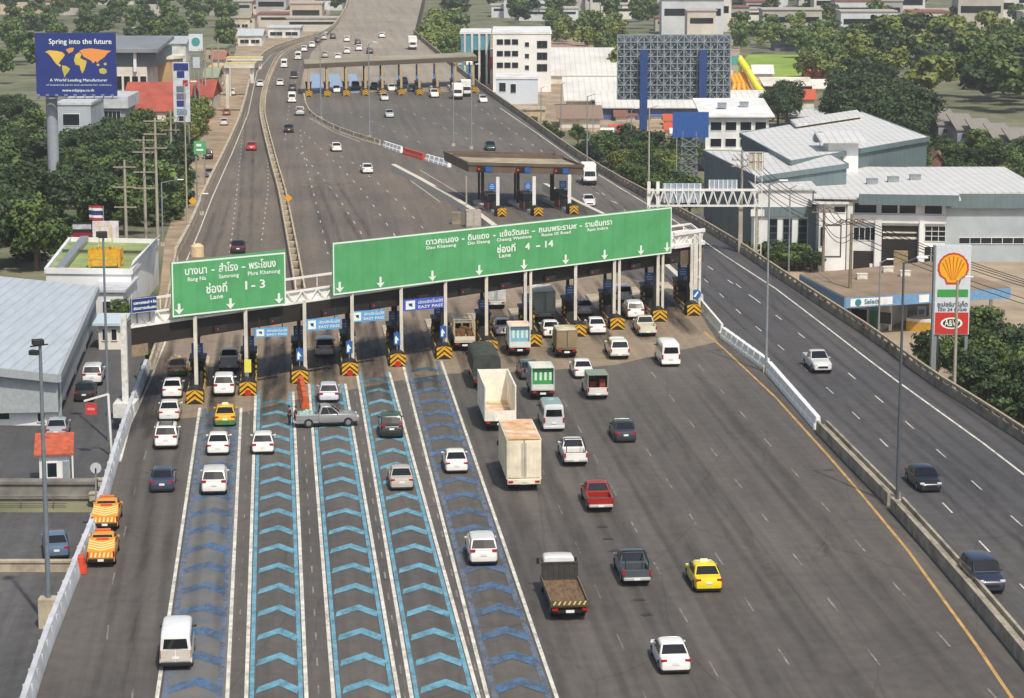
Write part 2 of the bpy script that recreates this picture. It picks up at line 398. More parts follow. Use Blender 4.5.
# ---------------------------------------------------------------- painted markings
Z = [0.020, .026, .032]
def lines_obj(name, items, m, dz=.02):
    mb = MB()
    for pts, wd, dash in items: strip(mb, pl(pts), wd, dz, 0, dash)
    return struct(name, mb, m)
D = (3, 7.8)
def vp(x, y, yt): t = (yt+98)/(y+98); return (285+(x-285)*t, yt)
lines_obj('lane_lines', [
  ([(300, 130), (303, 152), (316, 203), (328, 254)], .12, (2.6, 7.8)), ([(296, 147), (311, 164.6), (335, 193), (358.5, 229), (375, 255)], .12, (2.6, 7.8)),
  ([(304, 132), (322, 150), (343, 170), (363.5, 192), (391, 230), (410, 257)], .12, (2.6, 7.8)), ([(330, 150), (353, 163), (370, 177), (389, 192.5), (415, 219), (440, 248)], .12, (2.6, 7.8)),
  ([(237, 190), (232, 235), (228, 262)], .12, (1.5, 4)), ([(268, 150), (268, 190), (261, 245)], .12, (1.5, 4)), ([(245, 110), (237, 190)], .1, (1.5, 5)),
  ([(260, 110), (283, 60), (305, 44)], .12, (2.6, 7.8)), ([(285, 140), (290, 100), (300, 66), (318, 46)], .12, (2.6, 7.8)),
  ([(475, 105), (755, 299)], .12, D), ([(736, 284), (797, 332), (847, 372), (906, 422), (975, 484), (1130, 622)], .12, D),
  ([(440, 105), (617, 204), (700, 275), (742, 315), (785, 351), (836, 396), (892, 451), (964, 525), (1120, 690)], .12, D),
  ([(395, 105), (470, 140)], .12, D), ([(350, 112), (430, 147)], .12, D),
], M_WHITEP)
lines_obj('worn_lane_lines', [
  ([vp(819, 500, 365), vp(819, 500, 760)], .13, D), ([vp(751, 500, 372), vp(751, 500, 760)], .13, D), ([vp(680, 500, 420), vp(680, 500, 760)], .11, D),
  ([vp(619, 500, 400), vp(619, 500, 760)], .1, D), ([vp(556, 500, 440), vp(556, 500, 760)], .09, D), ([(133, 690), (114, 860)], .12, D), ([(107, 640), (113, 580), (140, 470), (165, 400)], .1, (3, 9)),
  ([(344, 60), (360, 48), (372, 30)], .2, (6, 12)), ([(385, 56), (392, 30)], .2, (6, 12)),
], M_WORN)
lines_obj('edge_lines', [
  (RIGHT_IN := [(500, 108), (538, 134), (576, 161), (620, 188), (672, 219), (725, 256), (776, 289), (826, 327), (870, 361), (898, 382), (984, 444), (1200, 610)], .2, None),
  ([(120, 462), (130, 425), (150, 381), (168, 335)], .18, None), ([(172, 300), (186, 262), (199, 232), (212, 198), (233, 151), (248, 114), (257, 72), (271, 55), (296, 46)], .15, None),
  ([(309, 118), (334, 132), (360, 142)], .14, None), ([(393, 168), (440, 202)], .14, None), ([(420, 170), (470, 200)], .12, None),
], M_WHITEP, .024)
lines_obj('yellow_edge_line', [([(704, 332), (725, 350), (776, 398), (826.5, 454), (862, 495), (908, 551), (974, 642), (1060, 770)], .22, None)], M_YELLP, .024)
# zig-zag pay lanes -------------------------------------------------------------
LN = {  # white line positions (x at row 400, x at row 640) left and right
 'Z': ((201, 165.5), (241.5, 230), 'D'), 'A': ((255.5, 248), (293.6, 304), 'L'), 'B': ((310.3, 329), (348, 389), 'L'), 'C': ((361.5, 402), (397, 463), 'L'), 'D': ((412, 473), (454.6, 537), 'D')}
NOSE = [(195, 404.5), (248, 396), (300, 384), (350, 376), (398, 367), (444.4, 359.5), (490, 353), (534.5, 347), (579, 337), (617.5, 330), (660, 322), (694, 316)]
white, lt, dk, sl = MB(), MB(), MB(), MB()
def xr(pair, y): # straight picture line through rows 400 and 640
    return pair[0] + (pair[1]-pair[0])*(y-400)/240
YE = 730
ytop = {'Z': 408, 'A': 392, 'B': 384, 'C': 372, 'D': 361}
for k, (l, r, tone) in LN.items():
    a0, a1 = P(xr(l, ytop[k]), ytop[k]), P(xr(l, YE), YE); b0, b1 = P(xr(r, ytop[k]), ytop[k]), P(xr(r, YE), YE)
    strip(white, [a0, a1], .22, .022); strip(white, [b0, b1], .22, .022)
    n = (b0-a0).normalized()*.30
    band, chev = (lt, lt) if tone == 'L' else (sl, dk)
    wb = .24 if tone == 'L' else .34
    strip(band, [a0+n*(1 if tone == 'L' else 1.4), a1+n*(1 if tone == 'L' else 1.4)], wb, .018); strip(band, [b0-n*(1 if tone == 'L' else 1.4), b1-n*(1 if tone == 'L' else 1.4)], wb, .018)
    # chevrons every 5 m
    La = a0.y; y = a1.y + 1.0
    while y < min(a0.y, b0.y) - 1.5:
        def on(A, B, yy): return A.lerp(B, (yy-A.y)/(B.y-A.y))
        th = 1.2 if tone == 'L' else 1.5; rise = 1.5
        p0, p1 = on(a0, a1, y), on(b0, b1, y); c = (p0+p1)/2 + Vector((0, rise, 0)); i = (p1-p0).normalized()*.5
        p0 = p0+i; p1 = p1-i; up = Vector((0, th, 0)); zz = Vector((0, 0, .026))
        chev.quad(p0+zz, c+zz, c+up+zz, p0+up+zz); chev.quad(c+zz, p1+zz, p1+up+zz, c+up+zz); y += 4.94
    if k != 'Z':
        pass
struct('pay_lane_white_lines', white, M_WHITEP); struct('pay_lane_light_blue_chevrons', lt, M_BLUEL)
struct('pay_lane_dark_blue_chevrons', dk, M_BLUED); struct('pay_lane_slate_bands', sl, M_BLUES)
sheet('worn_blue_lane', [(204, 408), (239.5, 408), (228, 660), (226, 730), (158, 730)], mat('worn_blue_wash', '68645f', .8, var=.18, scale=.4, c2='5a6168'), .012)
lines_obj('gap_dashes', [([(302, 400), (316, 640), (321, 740)], .1, (1.6, 3.4)), ([(355, 392), (395.5, 640), (410, 730)], .1, (1.6, 3.4)), ([(404.5, 380), (468, 640), (491, 730)], .1, (1.6, 3.4)), ([(249, 412), (239, 640)], .08, (1, 5))], M_WORN, .024)
# painted lanes of the far toll plaza
for i, (a, b, c, d) in enumerate([(309, 318, 313, 322), (328, 337, 334, 342), (347, 357, 355, 363), (366, 376, 376, 384)]):
    pass
far = MB()
for a, b in ((312, 325), (331, 344), (351, 361)):
    q = [P(a, 93), P(b, 93), P(a-4+(b-a)*.9, 74), P(a-3, 74)]; zz = Vector((0, 0, .018)); far.quad(*[v+zz for v in q])
struct('far_blue_lanes', far, mat('far_lane_blue', '8da3bd', .8, var=.1))
# oil and rubber marks are in the asphalt; manholes / patches
pt = MB()
for x, y in ((602, 527), (608, 539), (614, 551), (639, 600), (647, 615), (660, 650)):
    p = P(x, y); pt.box((p.x, p.y, .012), (.7, .45, .012), random.random())
struct('road_patches', pt, mat('tar', '3a3836', .8, var=.1))

# ================================================================ barriers and parapets
JER = [(-.32, 0), (-.16, .28), (-.11, .92), (.11, .92), (.16, .28), (.32, 0)]
def barrier(name, px, m, label, prof=JER, sm=1, z=0, cat='barrier', ribs=0, group=None):
    pts = smoothpl([P(x, y, z) for x, y in px], sm) if sm else [P(x, y, z) for x, y in px]
    mb = MB(); sweep(mb, pts, prof)
    if ribs:
        q = resamp(pts, ribs); W = max(o for o, h in prof); H = max(h for o, h in prof)
        for a, b in zip(q, q[1:]):
            t = math.atan2((b-a).y, (b-a).x); mb.box((a.x, a.y, z+H/2-.05), (.22, W*1.5, H-.12), t)
    o = mb.build(name, m); return tag(o, label, cat, group)
PAR = [(-.14, -.3), (-.14, 1.05), (-.2, 1.05), (-.2, 1.2), (.2, 1.2), (.2, 1.05), (.14, 1.05), (.14, -.3)]
PAR2 = [(-.16, -.3), (-.16, .68), (.16, .68), (.16, -.3)]
def rail_parapet(px, m, m2, label):
    pts = smoothpl(pl(px), 1); root = thing('bridge_parapet', label, 'parapet', pts[len(pts)//2])
    a_ = MB(); sweep(a_, pts, PAR2); a_.build('base_wall', m, root, world=True)
    b_ = MB(); sweep(b_, pts, [(-.12, 1.0), (-.12, 1.22), (.12, 1.22), (.12, 1.0)]); b_.build('rail', m2, root, world=True)
    c_ = MB(); q = resamp(pts, 2.2)
    for u, v in zip(q, q[1:]):
        if u.y < 900: t = math.atan2((v-u).y, (v-u).x); c_.box((u.x, u.y, .75), (.28, .3, .52), t)
    p = c_.build('baluster', m, root, world=True); p['kind'] = 'stuff'
rail_parapet(RIGHT[3:], M_CONCD, mat('rail_cap', 'a1937b', .9, var=.15), 'weathered concrete parapet with pale rail along the highway edge facing the factory')
0 and barrier('bridge_parapet', RIGHT[3:], M_CONCD, 'long weathered concrete parapet along the right edge of the highway, in front of the factory', PAR, 1, ribs=3.2)
barrier('bridge_parapet', LEFT[7:], M_CONC, 'beige concrete parapet along the left edge of the climbing ramp beside the trees', PAR, 1, ribs=4)
barrier('concrete_barrier', [(x-7+(660-y)*.012, y) for x, y in LEFT[:6]], M_GREYW, 'pale grey concrete barrier beside the two striped orange pickups and the car park', [(-.36, -.2), (-.3, .3), (-.16, 1.0), (.16, 1.0), (.3, .3), (.36, -.2)], 1, ribs=2.4)
barrier('concrete_barrier', LEFT[5:8], M_CONC, 'short concrete barrier passing under the left end of the toll canopy', JER, 0)
def double_barrier(px, label, ribs=2.6, half=.5, m=None, sm=1, fill=False):
    pts = smoothpl(pl(px), sm); mb = MB()
    for s in (-1, 1):
        q = []
        for i, p in enumerate(pts):
            a, b = pts[max(i-1, 0)], pts[min(i+1, len(pts)-1)]; t = (b-a).normalized(); q.append(p + Vector((t.y, -t.x, 0))*half*s)
        sweep(mb, q, [(-.13, 0), (-.1, .95), (.1, .95), (.13, 0)])
    r = resamp(pts, ribs)
    for a, b in zip(r, r[1:]):
        t = math.atan2((b-a).y, (b-a).x); c = (a+b)/2; mb.box((c.x, c.y, .3), (.7 if not fill else (b-a).length+.02, half*2-.22, .6 if not fill else .7), t)
    return tag(mb.build('median_barrier', m or M_CONC), label, 'barrier')
M_MEDN = mat('median_concrete', '98907f', .9, var=.22, scale=.7, c2='6f695d')
double_barrier([(301, 300), (294.5, 261), (287, 220), (281, 190), (275, 170), (268.5, 144), (264, 126), (262, 114), (264, 95), (270, 76), (278, 59), (291, 50), (312, 42)], 'double concrete median between the left ramp and the middle carriageway', 5)
double_barrier([(822, 432), (856, 467), (894, 506)], 'double concrete median with yellow capping beside the black saloon on the highway', 3, fill=True, half=.38, m=M_MEDN)
double_barrier([(897, 510), (940, 558), (990, 616), (1100, 750)], 'lower end of the double concrete median beyond the tall lamp post', 3, fill=True, half=.38, m=M_MEDN)
barrier('concrete_barrier', [(304, 97), (305, 106), (311, 117), (334, 130), (361.5, 139.5), (380, 145)], M_CONC, 'curved concrete barrier sweeping from the far toll plaza towards the red barriers', ribs=5)
barrier('concrete_barrier', [(393, 169.6), (420, 184), (453, 203), (475, 217), (505, 240)], mat('pale_concrete', 'cfc8b8', .8, var=.1), 'pale thick concrete barrier running down to the grey cabinet behind the big green sign', [(-.5, 0), (-.4, .9), (.4, .9), (.5, 0)], 0)
barrier('concrete_barrier', [(545, 190), (575, 207), (612, 225), (655, 262), (700, 304)], mat('pale_concrete', 'cfc8b8'), 'white concrete barrier from the middle toll plaza to the right end of the main canopy', [(-.4, 0), (-.32, 1.0), (.32, 1.0), (.4, 0)], 0)
barrier('concrete_barrier', [(697, 303), (722, 333)], M_WHITE, 'short white concrete barrier right after the last toll island', JER, 0)
# retaining wall of the underpass
a, b = P(-160, 493, -1.5), P(84, 497, -1.5)
mb = MB(); mb.bx(a.x, b.x+1.0, YW-.45, YW+.45, -3.0, -.4); mb.bx(a.x, b.x+1, YW-.6, YW+.6, -.4, -.2); mb.bx(a.x, b.x+.6, YW-.62, YW-.45, -1.5, -1.25)
tag(mb.build('retaining_wall', mat('stained_grey_concrete', '7f7b74', .9, var=.25, scale=.4, bump=.3, c2='57544e')), 'stained concrete retaining wall between the guard hut and the sunken road', 'wall')
c0_ = P(60, 572, -2.2).y; mb = MB(); mb.bx(a.x, P(78, 572, -2.2).x, c0_-.2, c0_+.2, -2.4, -1.5); mb.bx(a.x, P(78, 572, -2.2).x, c0_-.28, c0_+.28, -1.5, -1.36)
tag(mb.build('low_wall', M_CONC), 'low beige wall on the near side of the sunken road, behind the tall camera mast', 'wall')
rl = MB()
for k in range(12): rl.bar((b.x-2-k*2.4, YW-1.6, -2.2), (b.x-2-k*2.4, YW-1.6, -1.1), .06)
for z in (-1.1, -1.6): rl.bar((a.x, YW-1.6, z), (b.x-1, YW-1.6, z), .06)
tag(rl.build('railing', mat('pipe_rail_grey', '6f6d68', .6, .3, var=.15)), 'thin grey pipe railing along the far side of the sunken road', 'railing')
# water filled barrier units
def water_unit(L, m):
    mb = MB(); prof = [(-.36, 0), (-.34, .35), (-.24, .55), (-.2, 1.08), (.2, 1.08), (.24, .55), (.34, .35), (.36, 0)]
    rows = [[Vector((o*k, y*1.0, h)) for o, h in prof] for y, k in ((-L/2, .7), (-L/2+.12, 1), (-.1, 1), (0, .82), (.1, 1), (L/2-.12, 1), (L/2, .7))]
    mb.loft(rows, 0, False); mb.bx(-.09, .09, -L/2-.05, -L/2+.05, .2, .8); return mb.mesh('water_barrier', m)
uw, ur = water_unit(2.0, M_PLAST), water_unit(2.0, M_REDPL)
def units(px, me, label, group, L=2.06):
    q = resamp(pl(px), L)
    for i, (a, b) in enumerate(zip(q, q[1:])):
        o = bpy.data.objects.new('water_barrier', me); col.objects.link(o); c = (a+b)/2; d = b-a
        o.location = (c.x, c.y, .02); o.rotation_euler = (0, 0, math.atan2(-d.x, d.y)); tag(o, label, 'barrier', group)
units([(723, 338), (768, 371)], uw, 'white plastic barrier unit in the upper row beside the yellow line', 'white plastic barriers in the upper row right of the toll')
units([(769, 373), (818, 430)], uw, 'white plastic barrier unit in the lower row, before the double median', 'white plastic barriers in the lower row right of the toll')
units([(384, 147), (402, 153)], uw, 'white plastic barrier unit above the red ones on the middle carriageway', 'white plastic barriers above the red ones')
units([(404, 154), (424, 160)], ur, 'red plastic barrier unit standing between white ones on the middle carriageway', 'red plastic barriers')
units([(426, 160.5), (450, 167.5)], uw, 'white plastic barrier unit left of the middle toll canopy', 'white plastic barriers beside the middle toll')
units([(82.5, 568), (80.5, 577)], water_unit(1.0, M_REDPL), 'small red and white barrier standing behind the striped orange pickup', 'red barriers behind the pickup', 1.4)

# rubber and oil trails worn into the lanes: real dark stains with soft ragged edges
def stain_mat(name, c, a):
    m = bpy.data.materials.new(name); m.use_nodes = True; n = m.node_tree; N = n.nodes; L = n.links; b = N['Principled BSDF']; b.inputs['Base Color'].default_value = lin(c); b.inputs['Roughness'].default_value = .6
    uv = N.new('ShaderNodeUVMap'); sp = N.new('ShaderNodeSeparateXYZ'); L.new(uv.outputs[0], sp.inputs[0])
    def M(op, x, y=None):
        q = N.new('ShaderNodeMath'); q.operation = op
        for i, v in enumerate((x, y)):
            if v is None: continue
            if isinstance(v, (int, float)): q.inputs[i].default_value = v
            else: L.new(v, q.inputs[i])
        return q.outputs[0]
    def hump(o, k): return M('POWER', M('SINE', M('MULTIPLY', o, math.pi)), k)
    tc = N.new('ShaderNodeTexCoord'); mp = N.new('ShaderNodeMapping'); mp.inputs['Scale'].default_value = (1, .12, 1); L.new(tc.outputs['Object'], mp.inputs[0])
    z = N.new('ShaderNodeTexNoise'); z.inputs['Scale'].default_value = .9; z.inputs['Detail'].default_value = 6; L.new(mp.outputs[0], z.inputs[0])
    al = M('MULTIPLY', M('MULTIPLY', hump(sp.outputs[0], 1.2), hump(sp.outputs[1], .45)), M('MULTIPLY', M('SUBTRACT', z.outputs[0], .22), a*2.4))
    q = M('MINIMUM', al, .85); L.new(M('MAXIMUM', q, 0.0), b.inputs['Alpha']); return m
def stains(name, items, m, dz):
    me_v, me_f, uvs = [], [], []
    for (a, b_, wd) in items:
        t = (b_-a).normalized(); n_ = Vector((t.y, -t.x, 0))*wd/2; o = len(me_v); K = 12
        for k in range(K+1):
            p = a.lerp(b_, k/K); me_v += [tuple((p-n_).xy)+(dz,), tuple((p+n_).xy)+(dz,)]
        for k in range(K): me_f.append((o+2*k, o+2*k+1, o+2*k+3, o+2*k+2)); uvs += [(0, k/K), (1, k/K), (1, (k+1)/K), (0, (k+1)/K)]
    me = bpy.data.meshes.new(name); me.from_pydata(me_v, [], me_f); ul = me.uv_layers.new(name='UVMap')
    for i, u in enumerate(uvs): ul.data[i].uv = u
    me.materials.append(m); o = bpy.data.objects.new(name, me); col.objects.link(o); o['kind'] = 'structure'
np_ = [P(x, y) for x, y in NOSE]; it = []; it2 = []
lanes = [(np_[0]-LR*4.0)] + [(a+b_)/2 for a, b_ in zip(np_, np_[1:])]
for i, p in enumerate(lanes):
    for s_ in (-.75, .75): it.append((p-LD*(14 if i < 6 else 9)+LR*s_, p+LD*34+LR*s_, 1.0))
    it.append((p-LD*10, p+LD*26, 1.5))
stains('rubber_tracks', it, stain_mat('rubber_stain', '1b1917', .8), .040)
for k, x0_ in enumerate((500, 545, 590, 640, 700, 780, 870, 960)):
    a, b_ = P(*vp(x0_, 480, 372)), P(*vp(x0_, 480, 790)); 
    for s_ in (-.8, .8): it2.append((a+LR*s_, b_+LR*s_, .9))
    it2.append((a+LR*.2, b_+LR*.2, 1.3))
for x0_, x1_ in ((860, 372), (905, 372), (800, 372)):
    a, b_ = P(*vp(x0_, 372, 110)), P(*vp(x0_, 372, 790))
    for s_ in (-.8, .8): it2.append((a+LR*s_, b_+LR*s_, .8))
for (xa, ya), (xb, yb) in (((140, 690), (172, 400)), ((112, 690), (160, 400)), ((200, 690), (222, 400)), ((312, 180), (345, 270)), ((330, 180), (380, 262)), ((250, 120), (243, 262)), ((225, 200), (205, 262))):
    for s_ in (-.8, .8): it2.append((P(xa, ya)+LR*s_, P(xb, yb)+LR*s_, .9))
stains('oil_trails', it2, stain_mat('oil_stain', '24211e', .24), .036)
# ================================================================ vehicles.  local frame: +Y forward, origin on the ground at the centre
PAINT = {}
def paint(c):
    if c not in PAINT: PAINT[c] = mat('paint_'+c, c, .28, 0, var=.045, scale=1.4, coat=.6)
    return PAINT[c]
M_TYRE = mat('tyre_rubber', '1c1c1c', .85, var=.1); M_RIM = mat('wheel_rim', '9a9c9e', .35, .7, var=.05)
M_CGL = mat('car_glass', '12171b', .06, var=0, coat=.3); M_TRIM = mat('black_trim', '181818', .6, var=0)
M_TAIL = mat('tail_lamp_red', 'a8151a', .25, var=0); M_HEAD = mat('headlamp_clear', 'd9dde0', .15, .2, var=0)
M_PLATE = mat('number_plate', 'e8e8e2', .5, var=0); M_BED = mat('load_bed_liner', '3c3b39', .8, var=.15)
def sec(y, wb, wt, z0, z1, r=.12, cr=.02):
    h = z1-z0
    half = [(wb*.94, z0), (wb, z0+min(.18, h*.3)), (wb+(wt-wb)*.5, z0+h*.55), (wt, z1-r), (wt-r*.35, z1-r*.35), (wt-r, z1-.005), (wt*.5, z1+cr*.8), (0, z1+cr)]
    return [Vector((x, y, z)) for x, z in half] + [Vector((-x, y, z)) for x, z in half[::-1][1:]]
def wheels(root, W, ys, r=.32, tw=.2, det=1, rear2=False):
    for y in ys:
        for s in (-1, 1):
            x = s*(W/2-tw/2+.012)
            if not det:
                mb = MB(); mb.tube((x-tw/2, y, r), (x+tw/2, y, r), r, n=12); mb.build('wheel', M_TYRE, root); continue
            mb = MB(); mb.tube((x-tw/2, y, r), (x+tw/2, y, r), r, n=20)
            wob = mb.build('wheel', M_TYRE, root)
            m2 = MB(); xo = x+s*tw/2; m2.tube((xo-s*.02, y, r), (xo+s*.012, y, r), r*.62, r*.56, n=16); m2.build('rim', M_RIM, wob)
def strip_glass(mb, p00, p01, p10, p11, off, crown=.02, mi=0):
    """curved pane: bottom pair p00,p01 top pair p10,p11 -> thin shell pushed out"""
    n = (p01-p00).cross(p10-p00).normalized()
    a = [p00, (p00+p01)/2 + n*crown, p01, p11, (p10+p11)/2 + n*crown, p10]
    a = [p+n*off for p in a]; mb.add(a + [p-n*(off+.01) for p in a], [(0, 1, 4, 5), (1, 2, 3, 4), (0, 5, 11, 6), (2, 8, 9, 3), (5, 4, 10, 11), (4, 3, 9, 10), (0, 6, 7, 1), (1, 7, 8, 2)], mi, False)
def greenhouse(root, c, yb0, yt0, yt1, yb1, zb, zr, wb, wt, det=1, roofc=None, posts=(0.5,), name='cabin', roofglass=False):
    cm = paint(c); mb = MB()
    def w(z): return wb + (wt-wb)*(z-zb)/(zr-zb)
    mb.loft([sec(yb0, wb, wb-.02, zb-.12, zb, .05, 0), sec(yb0+(yt0-yb0)*.5, wb, w((zb+zr)/2), zb-.12, (zb+zr)/2, .06, .01), sec(yt0, wb, wt, zb-.12, zr-.02, .09, .01), sec(yt0+.25, wb, wt+.01, zb-.12, zr, .09, .02),
             sec((yt0+yt1)/2, wb, wt+.02, zb-.12, zr+.012, .09, .02), sec(yt1-.15, wb, wt, zb-.12, zr-.01, .09, .02), sec(yt1, wb, wt-.02, zb-.12, zr-.04, .08, .02), sec(yt1+(yb1-yt1)*.5, wb, w((zb+zr)/2), zb-.12, (zb+zr)/2, .05, .01), sec(yb1, wb, wb-.02, zb-.12, zb, .04, 0)])
    mb.build(name, roofc and paint(roofc) or cm, root)
    def pt(s, t, ya, yb_, k):   # point on end panes
        z = zb+(zr-zb)*t; return Vector((s*(w(z)-.09)*k, ya+(yb_-ya)*t, z))
    g = MB(); strip_glass(g, pt(1, .1, yb1, yt1, 1), pt(-1, .1, yb1, yt1, 1), pt(1, .9, yb1, yt1, .96), pt(-1, .9, yb1, yt1, .96), .03); g.build('windscreen', M_CGL, root)
    g = MB(); strip_glass(g, pt(-1, .12, yb0, yt0, 1), pt(1, .12, yb0, yt0, 1), pt(-1, .86, yb0, yt0, .95), pt(1, .86, yb0, yt0, .95), .03); g.build('rear_window', M_CGL, root)
    for s in (-1, 1):
        g = MB(); z0, z1 = zb+.04, zr-.13; t0, t1 = (z0-zb)/(zr-zb), (z1-zb)/(zr-zb)
        ya0, ya1 = yb0+(yt0-yb0)*t0+.14, yb0+(yt0-yb0)*t1+.16; yc0, yc1 = yb1+(yt1-yb1)*t0-.14, yb1+(yt1-yb1)*t1-.1
        cuts = [0]+list(posts)+[1]
        for a, b in zip(cuts, cuts[1:]):
            g0 = .025 if a else 0; g1 = -.025 if b < 1 else 0
            def q(t, lo): 
                y = (ya0+(yc0-ya0)*t) if lo else (ya1+(yc1-ya1)*t); z = z0 if lo else z1
                return Vector((s*(w(z)+.022), y, z))
            A, B, C_, D_ = q(a+g0, 1), q(b+g1, 1), q(b+g1, 0), q(a+g0, 0)
            g.slab([A, B, C_, D_], (s, 0, .3), .012)
        g.build('side_window', M_CGL, root)
def lamps(root, W, yr, yf, zt, zh, tw=.32, th=.16, hw=.34, det=1, lift=False):
    for s in (-1, 1):
        mb = MB(); mb.box((s*(W/2-tw/2-.03), yr, zt), (tw, .08, th)); mb.build('tail_light', M_TAIL, root, bevel=.015)
        if det: mb = MB(); mb.box((s*(W/2-hw/2-.07), yf, zh), (hw, .16, .15)); mb.build('headlight', M_HEAD, root, bevel=.03)
def trims(root, W, yr, yf, zp=.55, mirror=None, det=1, grille=True, c='181818', zg=.5):
    mb = MB(); mb.box((0, yr-.01, zp), (.38, .03, .15)); mb.build('number_plate', M_PLATE, root)
    if not det: return
    mb = MB(); mb.box((0, yf, zg), (W*.5, .08, .16)); mb.build('grille', M_TRIM, root)
    if mirror:
        for s in (-1, 1):
            mb = MB(); mb.box((s*(W/2+.05), mirror[0], mirror[1]), (.16, .1, .12)); mb.build('wing_mirror', paint(c) if c != '181818' else M_TRIM, root, bevel=.03)
def sedan(root, c, det=1, L=4.5, W=1.74, H=1.46, roofc=None, lower=None, hatch=False, suv=False, taxi=False, rack=None):
    h = L/2; z0 = .2 if not suv else .28; zb = .93 if not suv else 1.12; zr = H
    hood = .9 if not suv else 1.08
    if hatch or suv: rear = [(-h, .80*W/2*1.1, .62), (-h+.08, .47*W, zb-.18), (-h+.22, .49*W, zb-.03), (-h+.7, W/2, zb)]
    else: rear = [(-h, .44*W, .72), (-h+.07, .475*W, zb-.05), (-h+.35, .49*W, zb+.03), (-h+.9, W/2, zb+.02)]
    fr = [(h-1.25, W/2, hood+.02), (h-.8, .495*W, hood-.04), (h-.3, .475*W, hood-.14), (h-.08, .45*W, hood-.26), (h, .40*W, hood-.4)]
    mb = MB(); mb.loft([sec(y, ww, ww-.03, z0+(.08 if i in (0,) else 0), z, .09, .015) for i, (y, ww, z) in enumerate(rear+[(0, W/2+.01, zb)]+fr)], 0 if not lower else 0)
    if lower:   # two-tone taxi: the lower half of the body in the second colour
        mb2 = MB(); mb2.loft([sec(y, ww+.012, ww+.004, z0-.01, z0+.02+(z-z0)*.66, .03, 0) for y, ww, z in rear+[(0, W/2+.01, zb)]+fr]); mb2.build('lower_body', paint(lower), root)
    body = mb.build('body', [paint(c)], root)
    sk = MB(); sk.loft([sec(y, ww, ww-.01, z0-.06, z0+.10, .03, 0) for y, ww in ((-h+.02, .46*W), (-h+.3, .497*W), (0, W/2+.012), (h-.4, .485*W), (h-.04, .42*W))]); sk.build('bumper_skirt', M_TRIM, root)
    if suv: g = (-h+.12, -h+.5, h-1.95, h-1.25)
    elif hatch: g = (-h+.15, -h+.62, h-1.75, h-.95)
    else: g = (-h+.62, -h+1.25, h-1.95, h-1.15)
    greenhouse(root, c, *g, zb, zr, W/2-.04, W/2-.2 if not suv else W/2-.15, det, roofc)
    r = .32 if not suv else .37
    wheels(root, W, (-h+.85, h-.85), r, .2, det)
    lamps(root, W, -h+.05, h-.12, zb-.13 if not suv else zb-.05, hood-.24, .34, .15, det=det)
    trims(root, W, -h, h-.01, .62 if not suv else .8, (g[3]-.25, zb+.06), det, c=c, zg=z0+.28)
    if taxi: mb = MB(); mb.box((0, (g[1]+g[2])/2+.2, zr+.1), (.55, .18, .15), taper=.8); mb.build('roof_sign', paint('f0e9c0'), root)
    if rack:
        mb = MB(); y0, y1 = g[1]+.2, g[2]-.1
        for x in (-.5, .5): mb.bar((x, y0, zr+.1), (x, y1, zr+.1), .06)
        for k in range(5): y = y0+(y1-y0)*k/4; mb.bar((-.55, y, zr+.12), (.55, y, zr+.12), .06)
        mb.build('roof_rack', M_TRIM, root)
    if det and not taxi and not rack and not suv:
        pass
